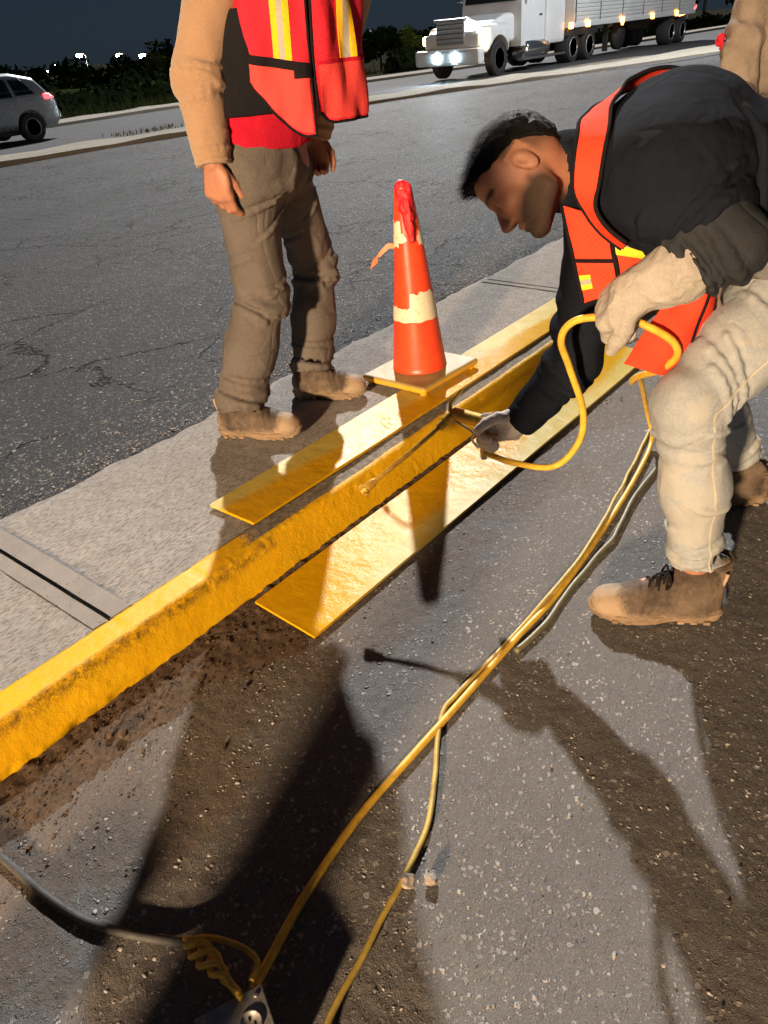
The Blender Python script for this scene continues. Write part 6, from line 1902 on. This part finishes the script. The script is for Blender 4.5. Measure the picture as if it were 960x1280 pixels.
board('splash_board', 1.142, 3.46, 1.492, 1.684, 0.1375, 0.1375, 0.009, 'upper yellow splattered board lying on the concrete under the cone',
      lambda x, v: 1.15 - v / (0.45 + 0.10 * nz_(x * 3, 0, 1)) * 0.62 + 0.35 * max(0, 1 - (x - 1.14) / 0.5))
board('splash_board', 0.978, 3.20, 1.340, 1.122, 0.026, 0.007, 0.008, 'lower yellow splattered board lying on the asphalt against the kerb',
      lambda x, v: 1.35 - v / (0.62 + 0.16 * nz_(x * 2.3, 0, 4) - 0.06 * (x - 1.5)) * 0.72 + 0.65 * max(0, 1 - (x - 0.97) / 0.40))

# ---- hoses, cords --------------------------------------------------
def hose(name, pts, r, mat, label, cat='hose', n=14, seg=12, wob=0.0):
    P = catmull(pts, n)
    if wob:
        P = [p + Vector((wob * mnoise.noise(p * 9), wob * mnoise.noise(p * 9 + Vector((5, 0, 0))), 0)) for p in P]
    return tag(MB().tube(P, r, seg).build(name, mat, None, True), label, cat)
hose('paint_hose', [(0.285, 0.618, 0.040), (0.330, 0.632, 0.030), (0.457, 0.670, 0.011), (0.643, 0.694, 0.010), (0.834, 0.695, 0.010), (0.956, 0.694, 0.010), (1.239, 0.694, 0.010), (1.486, 0.690, 0.010), (1.856, 0.719, 0.010), (2.20, 0.762, 0.010), (2.40, 0.800, 0.03), (2.36, 0.82, 0.16), (2.05, 0.74, 0.40), (1.80, 0.67, 0.50), (1.67, 0.61, 0.575), (1.590, 0.535, 0.635), (1.560, 0.492, 0.682), (1.543, 0.490, 0.716), (1.520, 0.513, 0.745), (1.492, 0.570, 0.775), (1.478, 0.625, 0.778), (1.473, 0.690, 0.760), (1.475, 0.718, 0.714), (1.509, 0.710, 0.637), (1.550, 0.688, 0.514), (1.565, 0.703, 0.417), (1.548, 0.759, 0.345), (1.547, 0.876, 0.325), (1.556, 0.965, 0.325)], 0.0082, M['hose_yellow'],
     'long yellow paint hose running from the bottom edge over the asphalt to the spray gun')
hose('supply_hose', [(0.200, 0.430, 0.007), (0.324, 0.495, 0.007), (0.485, 0.527, 0.007), (0.683, 0.566, 0.007), (0.800, 0.622, 0.007), (0.888, 0.676, 0.008), (0.960, 0.712, 0.010), (1.02, 0.716, 0.008), (1.161, 0.708, 0.007), (1.30, 0.706, 0.007), (1.44, 0.698, 0.026), (1.60, 0.70, 0.026), (1.86, 0.731, 0.024), (2.2, 0.79, 0.008), (2.6, 0.86, 0.007), (3.4, 0.95, 0.007)], 0.0058, M['hose_yellow_worn'],
     'thin worn yellow hose curving beside the long paint hose', wob=0.004)
hose('grey_hose', [(1.22, 0.672, 0.008), (1.34, 0.660, 0.008), (1.461, 0.668, 0.008), (1.652, 0.675, 0.008), (1.78, 0.672, 0.008), (1.861, 0.684, 0.008), (2.087, 0.714, 0.008), (2.234, 0.722, 0.008), (2.6, 0.76, 0.008), (3.3, 0.80, 0.008)], 0.0078, M['cable_olive'],
     'olive grey hose lying beside the yellow hose near the knee', wob=0.006)
hose('power_cable', [(0.10, 1.45, 0.14), (0.13, 1.36, 0.05), (0.160, 1.235, 0.012), (0.173, 1.061, 0.009), (0.196, 0.940, 0.009), (0.250, 0.825, 0.010), (0.272, 0.775, 0.022)], 0.0078, M['cable_grey'],
     'dark grey power cable crossing the lower left corner', 'cable', wob=0.003)

# outlet box with a knotted yellow cord
K = Vector((0.289, 0.602, 0)); e1 = Vector((-0.902, 0.432, 0)); e2 = Vector((-0.432, -0.902, 0))
def boxp(a, b, z): return K + e1 * a + e2 * b + Vector((0, 0, z))
ob = tag(empty('outlet_box', tuple(K)), 'scratched grey metal outlet box at the bottom edge of the picture', 'outlet box')
Mb = Matrix(((e1.x, e2.x, 0, 0), (e1.y, e2.y, 0, 0), (0, 0, 1, 0), (0, 0, 0, 1)))
MB().box((0, 0, 0.004), (0.104, 0.110, 0.054), 0.006, Mb).build('case', M['box_metal'], ob)
cv = MB().box((-0.003, -0.003, 0.0545), (0.107, 0.113, 0.0590), 0.0018, Mb).build('cover_plate', M['box_metal'], ob)
for a, b in ((0.010, 0.010), (0.094, 0.010), (0.010, 0.100), (0.094, 0.100)):
    MB().lathe([(0.0045, 0.0592), (0.0045, 0.0605), (0.003, 0.0620)], 12, Mb @ Matrix.Translation((a, b, 0))).build('screw', M['steel_dull'], cv, True)
for a, b in ((0.030, 0.045), (0.075, 0.060)):
    so = MB().lathe([(0.0185, 0.0590), (0.0185, 0.0625), (0.0165, 0.0635), (0.0160, 0.0605)], 24, Mb @ Matrix.Translation((a, b, 0))).build('socket', M['steel_dull'], cv, True)
    for dx, dy in ((-0.006, 0.004), (0.006, 0.004), (0, -0.006)):
        MB().box((a + dx - 0.0014, b + dy - 0.003, 0.0600), (a + dx + 0.0014, b + dy + 0.003, 0.0612), 0, Mb).build('slot', M['screw_dark'], so)
ang = lambda a, b, z: tuple(boxp(a, b, z))
kn = [(0.272, 0.775, 0.022), (0.286, 0.752, 0.040), (0.300, 0.715, 0.055), (0.315, 0.668, 0.055), (0.312, 0.632, 0.058), (0.285, 0.618, 0.062)]
hose('yellow_cord', kn, 0.0052, M['cord_yellow'], 'single loop of yellow cord arching to the outlet box', 'cord')
# two strands plaited round each other
def plait(ph, label):
    a = Vector((0.272, 0.778, 0.020)); b = Vector((0.258, 0.612, 0.068))
    P = []
    for k in range(60):
        t_ = k / 59; p = a.lerp(b, t_) + Vector((0, 0, 0.022 * math.sin(math.pi * t_)))
        w = 0.016 * math.sin(math.pi * min(1, t_ * 1.15 + 0.05))
        s_ = Vector((0.98, 0.08, 0)); P.append(p + s_ * w * math.sin(ph + t_ * 10.5) + Vector((0, 0, 0.010 * math.cos(ph + t_ * 10.5))))
    return tag(MB().tube(P, 0.0056, 8).build('plaited_cord', M['cord_yellow'], None, True), label, 'cord', 'plaited yellow cords')
plait(0.0, 'yellow cord plaited into a knot above the outlet box')
plait(2.09, 'yellow cord plaited into a knot above the outlet box')
plait(4.19, 'yellow cord plaited into a knot above the outlet box')

# unseen bucket beside the worker, added to cast a shadow band at lower left
pb = tag(empty('shadow_bucket', (-0.52, 0.80, 0.0)), 'unseen white bucket with a wire handle, added to shadow the near lane', 'bucket')
MB().lathe([(0.085, 0.004), (0.09, 0.01), (0.10, 0.22), (0.106, 0.223), (0.106, 0.240), (0.097, 0.240), (0.095, 0.21)], 32).build('body', M['truck_white'], pb, True)
MB().tube([(0.106 * math.cos(a), 0.06 * math.sin(a), 0.226 - 0.08 * abs(math.sin(a))) for a in np.linspace(0, math.pi, 18)], 0.0025, 6).build('handle', M['steel_dull'], pb, True)
MB().lathe([(0.095, 0.19), (0.02, 0.192)], 32, cap=True).build('paint', M['hose_yellow'], pb, True)

# ---- spray gun with wand -------------------------------------------
def spray_gun():
    W_ = BM_A['wrR']; d, n, s_ = BM_HANDS['R'][:3]
    hc = W_ + d * 0.092 + n * 0.024                # middle of the closed fist
    G = np.array([1.559, 1.062, 0.420]); T = np.array([1.308, 1.205, 0.258])
    wd = vn(T - G)
    root = tag(empty('spray_gun', tuple(hc)), 'brass spray gun with a long thin wand held in the white glove', 'spray gun')
    off = Vector(hc)
    def add(mb, nm, mat, par_=None):
        o = mb.build(nm, mat, par_ or root, True)
        if par_ is None: o.location = -off
        o.data.set_sharp_from_angle(angle=R_(45)); return o
    grip_t = hc + s_ * 0.055; grip_b = hc - s_ * 0.062
    add(MB().tube([grip_b, hc, grip_t], [0.0125, 0.0135, 0.0145], 12), 'grip', M['steel_dull'])
    body = add(MB().tube([grip_t - wd * 0.030, grip_t, G, G + wd * 0.035, G + wd * 0.037, G + wd * 0.060], [0.016, 0.019, 0.0185, 0.0175, 0.013, 0.012], 16), 'gun_body', M['brass'])
    add(MB().tube([G + wd * 0.02, G + wd * 0.02 + np.array([0.02, 0.01, 0.035]), G - wd * 0.02 + np.array([0.02, 0.01, 0.045])], 0.006, 8), 'valve', M['brass'], body)
    add(MB().tube(catmull([G + wd * 0.01 - s_ * 0.012, hc + vn(G - hc) * 0.045 - s_ * 0.02, hc + vn(G - hc) * 0.045 - s_ * 0.05, grip_b + vn(G - hc) * 0.02], 6), 0.0035, 8), 'trigger_guard', M['steel_dull'])
    add(MB().tube([hc + vn(G - hc) * 0.03 + s_ * 0.03, hc + vn(G - hc) * 0.034, hc + vn(G - hc) * 0.024 - s_ * 0.03], 0.005, 8), 'trigger', M['steel_dull'])
    add(MB().tube([G + wd * 0.055, (G + T) / 2 + np.array([0, 0, -0.003]), T - wd * 0.03], 0.0066, 10), 'wand', M['brass'])
    tip = add(MB().tube([T - wd * 0.045, T - wd * 0.035, T - wd * 0.012, T - wd * 0.010, T + wd * 0.006], [0.008, 0.0125, 0.0125, 0.0165, 0.0150], 14), 'nozzle', M['brass'])
    fl = np.cross(wd, [0, 0, 1]); fl = vn(fl)
    add(MB().tube([T - fl * 0.021, T + fl * 0.021], 0.006, 8), 'tip_guard', M['brass'], tip)
    add(MB().tube([grip_b, grip_b - s_ * 0.02], 0.010, 10), 'swivel', M['steel_dull'])
spray_gun()
# ================================================================== VEHICLES
def wheel(parent, x, y, z, r, w, rim, name='wheel', double=False):
    w = -w
    R90 = Matrix.Translation((x, y, z)) @ Matrix.Rotation(R_(90), 4, 'X')
    ty = MB().lathe([(r * 0.60, -w / 2), (r * 0.92, -w / 2), (r, -w * 0.36), (r, w * 0.36), (r * 0.92, w / 2), (r * 0.60, w / 2)], 28, R90).build(name, M['rubber'], parent, True)
    ty.data.set_sharp_from_angle(angle=R_(40))
    rm = MB().lathe([(r * 0.62, w * 0.50), (r * 0.58, w * 0.53), (r * 0.50, w * 0.36), (r * 0.24, w * 0.30), (r * 0.20, w * 0.48), (0.02, w * 0.50)], 28, R90).build('rim', rim, ty, True)
    rm.data.set_sharp_from_angle(angle=R_(35))
    b = MB()
    for k in range(8):
        a = 2 * math.pi * k / 8
        b.box((-0.035 * r, r * 0.30, w * 0.30), (0.035 * r, r * 0.40, w * 0.42), 0, R90 @ Matrix.Rotation(a, 4, 'Z'))
    b.build('studs', M['chassis_black'], ty)
    return ty

def truck():
    # local: +x to the rear, -y towards the near lane (the side in view), z up; origin under the front axle
    root = tag(empty('semi_truck', (24.1, 15.5, -0.235), R_(0.0)), 'white articulated truck with headlights on, driving past on the far carriageway', 'truck')
    wm = M['truck_white']
    # bonnet
    f = Field((-1.4, -1.3, 0.4), (3.2, 1.3, 3.4), 0.035)
    f.rbox((0.25, 0, 1.28), (1.25, 0.86, 0.42), r=0.16, k=0)
    sl, X, Y, Z = f.blk(f.lo, f.lo + 9)
    f.d = np.maximum(f.d, (Z - 1.80) * 0.97 - (X - 1.45) * 0.20 + 0 * Y)
    for sy in (-1, 1):
        f.rbox((0.02, sy * 0.95, 1.02), (0.66, 0.22, 0.42), r=0.18, k=0.10)
        f.cone((0, sy * 0.70, 0.50), (0, sy * 1.4, 0.50), 0.62, 0.62, 0.02, sub=True)
    f.rbox((-0.92, 0, 1.05), (0.10, 1.02, 0.20), r=0.08, k=0.08)
    link('bonnet', f.mesh('bonnet'), wm, root, True)
    MB().box((-1.32, -1.2, 0.42), (-0.95, 1.2, 0.86), 0.09).build('bumper', wm, root)
    g = MB().box((-1.06, -0.52, 0.95), (-0.985, 0.52, 1.60), 0.04).build('grille', M['grille'], root)
    for k in range(5):
        MB().box((-1.085, -0.50, 1.00 + k * 0.125), (-1.062, 0.50, 1.03 + k * 0.125)).build('bar', M['chrome'], g)
    MB().box((-1.10, -0.58, 1.60), (-0.96, 0.58, 1.66), 0.02).build('grille_trim', M['chrome'], root)
    for sy in (-1, 1):
        MB().box((-0.93, sy * 0.90 - 0.24, 0.98), (-0.64, sy * 0.90 + 0.24, 1.24), 0.05).build('headlight', M['lamp_head'], root)
        MB().lathe([(0.11, -0.03), (0.11, 0.03)], 16, Matrix.Translation((-1.33, sy * 0.34, 0.64)) @ Matrix.Rotation(R_(90), 4, 'Y')).build('fog_light', M['lamp_fog'], root)
    # cab and sleeper
    b = MB().prism([(1.40, 0.75), (1.40, 1.95), (1.78, 2.95), (2.2, 3.15), (2.95, 3.2), (2.95, 0.75)], -1.12, 1.12); b.build('cab', wm, root)
    MB().box((2.97, -1.2, 0.70), (4.35, 1.2, 3.45), 0.12).build('sleeper', wm, root)
    w = MB().prism([(1.62, 2.02), (1.90, 2.80), (2.45, 2.88), (2.45, 2.02)], -1.15, -1.125).build('side_window', M['glass_dark'], root)
    MB().prism([(1.62, 2.02), (1.90, 2.80), (2.45, 2.88), (2.45, 2.02)], 1.125, 1.15).build('side_window', M['glass_dark'], root)
    MB().add([(1.395, -1.0, 2.0), (1.395, 1.0, 2.0), (1.755, 1.0, 2.92), (1.755, -1.0, 2.92), (1.37, -1.0, 2.01), (1.37, 1.0, 2.01), (1.73, 1.0, 2.93), (1.73, -1.0, 2.93)], [(4, 5, 6, 7), (0, 3, 2, 1), (0, 1, 5, 4), (2, 3, 7, 6), (0, 4, 7, 3), (1, 2, 6, 5)]).build('windscreen', M['glass_dark'], root)
    MB().box((3.35, -1.225, 2.1), (3.75, -1.203, 2.75), 0.0).build('sleeper_window', M['glass_dark'], root)
    MB().box((2.55, -1.145, 1.55), (2.75, -1.122, 1.60), 0).build('door_handle', M['chrome'], root)
    for sy in (-1, 1):
        MB().tube([(1.75, sy * 1.12, 2.7), (1.65, sy * 1.42, 2.7), (1.65, sy * 1.42, 2.1), (1.75, sy * 1.12, 2.1)], 0.025, 8).build('mirror_arm', M['chrome'], root, True)
        MB().box((1.60, sy * 1.40 - 0.10, 2.10), (1.70, sy * 1.40 + 0.10, 2.75), 0.03).build('mirror', M['chrome'], root)
        MB().tube([(4.50, sy * 1.0, 0.9), (4.50, sy * 1.0, 2.4), (4.50, sy * 1.0, 4.1)], 0.085, 14).build('exhaust_stack', M['chrome'], root, True)
        MB().lathe([(0.30, -0.75), (0.32, -0.72), (0.32, 0.72), (0.30, 0.75)], 24, Matrix.Translation((2.45, sy * 0.92, 0.62)) @ Matrix.Rotation(R_(90), 4, 'Y')).build('fuel_tank', M['chrome'], root, True)
        MB().box((1.45, sy * 1.10 - 0.12, 0.34), (4.4, sy * 1.10 + 0.12, 0.40)).build('side_step', M['chrome'], root)
    MB().box((-0.9, -0.45, 0.55), (6.9, 0.45, 0.85)).build('chassis', M['chassis_black'], root)
    for sy in (-1, 1):
        wheel(root, 0, sy * 1.02, 0.50, 0.50, 0.28 * (1 if sy > 0 else -1), M['chrome'])
        for x in (4.95, 6.27):
            wheel(root, x, sy * 0.98, 0.50, 0.50, 0.52 * (1 if sy > 0 else -1), M['rim_alloy'])
        for x in (14.4, 15.7):
            wheel(root, x, sy * 0.98, 0.50, 0.50, 0.52 * (1 if sy > 0 else -1), M['rim_alloy'])
        MB().prism([(4.30, 0.85), (4.45, 1.06), (6.8, 1.06), (6.95, 0.85)], sy * 0.72, sy * 1.22).build('mudguard', M['chassis_black'], root)
    # trailer: box with ribbed side panels
    MB().box((4.9, -1.26, 1.18), (16.9, 1.26, 4.05), 0.03).build('trailer_box', M['trailer_white'], root)
    rail = MB().box((4.86, -1.30, 1.08), (16.94, 1.30, 1.22), 0.02).build('bottom_rail', M['trailer_white'], root)
    for k in range(6):
        x0 = 4.95 + k * 1.99
        pn = MB()
        for q in range(22):
            z = 1.30 + q * 0.12
            pn.box((x0 + 0.03, -1.285, z), (x0 + 1.95, -1.262, z + 0.085), 0.010, seg=1)
        pn.build('side_panel', M['trailer_white'], root)
        MB().box((x0 - 0.03, -1.292, 1.24), (x0 + 0.025, -1.263, 4.0)).build('panel_joint', M['chrome'], root)
    for x in (4.55, 5.9, 8.9, 11.9, 14.6):
        MB().box((x - 0.15, -1.335, 1.06), (x + 0.15, -1.302, 1.25), 0.015).build('marker_light', M['lamp_amber'], root)
    for x in (8.9,):
        MB().box((x - 0.09, -1.335, 0.98), (x + 0.09, -1.302, 1.07), 0.015).build('marker_light', M['lamp_amber'], root)
    for y in (-1.15, 1.15):
        MB().box((16.945, y - 0.12, 1.12), (16.975, y + 0.12, 1.3), 0.01).build('tail_light', M['lamp_red'], root)
    MB().box((16.85, -1.335, 1.26), (16.93, -1.302, 1.40), 0.01).build('marker_light', M['lamp_red'], root)
    for y in (-0.75, 0.75):
        MB().box((8.6, y - 0.08, 0.15), (8.78, y + 0.08, 1.08)).build('landing_leg', M['chassis_black'], root)
    MB().box((13.5, -0.5, 0.7), (16.4, 0.5, 1.08)).build('bogie', M['chassis_black'], root)
    MB().lathe([(0.46, -0.12), (0.48, 0), (0.46, 0.12)], 24, Matrix.Translation((9.6, -0.85, 0.62)) @ Matrix.Rotation(R_(90), 4, 'X')).build('spare_wheel', M['rubber'], root, True)
    # headlamp beams
    for sy in (-1, 1):
        ld = bpy.data.lights.new('truck_headlight_beam', 'SPOT'); ld.energy = 170; ld.spot_size = R_(80); ld.spot_blend = 0.5; ld.color = (0.80, 0.92, 1.0); ld.shadow_soft_size = 0.1
        lo = bpy.data.objects.new('truck_headlight_beam', ld); COL.objects.link(lo); lo.parent = root
        lo.location = (-1.42, sy * 0.36, 0.68)
        lo.rotation_euler = (Vector((1, 0.12, 0.16))).to_track_quat('Z', 'Y').to_euler()
truck()

def car():
    # local: +x = rear, -y = side in view; origin on the road under the middle
    root = tag(empty('silver_car', (9.6, 20.6, far_z(20.6) + 0.012), R_(0)), 'silver hatchback car leaving the picture at the left edge', 'car')
    side = [(-2.15, 0.32), (-2.22, 0.55), (-2.12, 0.78), (-1.1, 0.96), (-0.35, 1.42), (0.3, 1.53), (1.2, 1.50), (1.75, 1.36), (2.02, 0.98), (2.16, 0.86), (2.20, 0.48), (2.05, 0.28)]
    h = 0.03
    f = Field((-2.4, -1.05, 0.1), (2.4, 1.05, 1.7), h)
    X, Y, Z = f.ax[0][:, None], None, f.ax[2][None, :]
    # signed distance to the side polygon
    px, pz = np.broadcast_arrays(X, Z); d2 = np.full(px.shape, 9.0); ins = np.zeros(px.shape, bool)
    for (ax, az), (bx, bz) in zip(side, side[1:] + side[:1]):
        ex, ez = bx - ax, bz - az; t_ = np.clip(((px - ax) * ex + (pz - az) * ez) / (ex * ex + ez * ez), 0, 1)
        d2 = np.minimum(d2, (px - ax - t_ * ex) ** 2 + (pz - az - t_ * ez) ** 2)
        c = ((az > pz) != (bz > pz)) & (px < (bx - ax) * (pz - az) / (bz - az + 1e-12) + ax)
        ins ^= c
    sd = np.sqrt(d2) * np.where(ins, -1, 1)
    yy = np.abs(f.ax[1])[None, :, None]
    half = 0.90 - 0.32 * np.clip((f.ax[2] - 0.93) / 0.6, 0, 1) ** 1.2 - 0.05 * np.clip((0.45 - f.ax[2]) / 0.2, 0, 1)
    half = half[None, None, :] - 0.10 * np.clip((np.abs(f.ax[0]) - 1.6) / 0.6, 0, 1)[:, None, None] ** 2
    dy = yy - half
    a = sd[:, None, :] + 0.10; b = dy + 0.10
    f.d = (np.sqrt(np.maximum(a, 0) ** 2 + np.maximum(b, 0) ** 2) + np.minimum(np.maximum(a, b), 0) - 0.10).astype(np.float32)
    shell = f.d.copy()
    for x in (-1.32, 1.30):
        f.cone((x, -1.3, 0.33), (x, 1.3, 0.33), 0.36, 0.36, 0.03, sub=True)
    body = link('body', f.mesh('body'), M['car_silver'], root, True)
    # glasshouse: panes lie a few mm proud of the shell
    XX = f.ax[0][:, None, None]; ZZ = f.ax[2][None, None, :]; YY = f.ax[1][None, :, None]
    def pane(cond, nm):
        d = np.maximum(np.abs(shell - 0.004) - 0.014, cond)
        link(nm, f.mesh(nm, d), M['glass_dark'], root, True)
    sidez = np.maximum(0.98 - ZZ, ZZ - 1.40)
    for s_ in (-1, 1):
        near = 0.35 - s_ * YY
        pane(np.maximum.reduce(np.broadcast_arrays(sidez, near, -0.42 - XX, XX - 0.28)), 'side_window')
        pane(np.maximum.reduce(np.broadcast_arrays(sidez, near, 0.36 - XX, XX - 1.02)), 'side_window')
        pane(np.maximum.reduce(np.broadcast_arrays(sidez + 0.03, near, 1.08 - XX, XX - (1.62 - 0.6 * (ZZ - 1.0)))), 'side_window')
        MB().box((-0.35, s_ * 0.885 - 0.02, 0.80), (-0.18, s_ * 0.885 + 0.02, 0.835), 0.01).build('door_handle', M['chrome'], root)
        MB().box((0.75, s_ * 0.885 - 0.02, 0.82), (0.93, s_ * 0.885 + 0.02, 0.855), 0.01).build('door_handle', M['chrome'], root)
        MB().box((-0.55, s_ * 0.98 - 0.10, 0.98), (-0.40, s_ * 0.98 + 0.10, 1.12), 0.04).build('mirror', M['car_silver'], root)
        d = np.maximum(np.abs(shell - 0.008) - 0.020, np.maximum.reduce(np.broadcast_arrays(0.88 - ZZ, ZZ - 1.02, 1.78 - XX, 0.45 - s_ * YY)))
        link('tail_light', f.mesh('tail_light', d), M['lamp_red'], root, True)
    pane(np.maximum.reduce(np.broadcast_arrays(1.02 - ZZ, ZZ - 1.40, 1.45 - XX, np.abs(YY) - 0.52)), 'rear_window')
    pane(np.maximum.reduce(np.broadcast_arrays(1.0 - ZZ, ZZ - 1.42, XX + 0.35, np.abs(YY) - 0.55)), 'windscreen')
    MB().box((2.08, -0.75, 0.42), (2.235, 0.75, 0.60), 0.05).build('bumper', M['chrome'], root)
    MB().box((-1.0, -0.86, 0.20), (1.0, -0.80, 0.30), 0.02).build('sill', M['chassis_black'], root)
    MB().box((2.17, -0.26, 0.66), (2.205, 0.26, 0.78), 0.01).build('number_plate', M['house_wall'], root)
    MB().tube([(1.0, 0.0, 1.50), (1.25, 0.0, 1.60)], [0.02, 0.006], 8).build('aerial', M['chassis_black'], root, True)
    for x in (-1.32, 1.30):
        for s_ in (-1, 1):
            wheel(root, x, s_ * 0.80, 0.325, 0.325, 0.21 * s_, M['rim_alloy'])
car()
# ================================================================== work lamp on a tripod, left of the picture: the warm low light
def work_lamp(x, y, z):
    t_ = tag(empty('work_lamp', (x, y, 0)), 'portable work lamp on a tripod standing on the near lane', 'lamp')
    MB().tube([(0, 0, 0.35), (0, 0, z - 0.1)], 0.018, 10).build('pole', M['steel_dull'], t_, True)
    for k in range(3):
        a = 2 * math.pi * k / 3 + 0.4
        MB().tube([(0, 0, 0.45), (math.cos(a) * 0.38, math.sin(a) * 0.38, 0.01)], 0.013, 8).build('leg', M['steel_dull'], t_, True)
    aim = Vector((2.0, 1.6, 0.3)) - Vector((x, y, z)); q = aim.to_track_quat('X', 'Z').to_matrix().to_4x4()
    Mx = Matrix.Translation((0, 0, z)) @ q
    hd = MB().box((-0.09, -0.30, -0.20), (0.0, 0.30, 0.20), 0.02, Mx).build('lamp_housing', M['cone_orange'], t_)
    MB().box((0.002, -0.27, -0.17), (0.008, 0.27, 0.17), 0.0, Mx).build('lens', M['lamp_work'], hd)
    ld = bpy.data.lights.new('work_lamp_light', 'SPOT')
    ld.energy = 8200; ld.spot_size = R_(70); ld.spot_blend = 0.5; ld.color = (1.0, 0.69, 0.41); ld.shadow_soft_size = 0.26
    lo = bpy.data.objects.new('work_lamp_light', ld); COL.objects.link(lo)
    lo.location = Vector((x, y, z)) + aim.normalized() * 0.03
    lo.rotation_euler = (-aim).to_track_quat('Z', 'Y').to_euler()
emis('lamp_work', (1.0, 0.66, 0.36), 60.0)
work_lamp(-8.0, -1.40, 2.40)
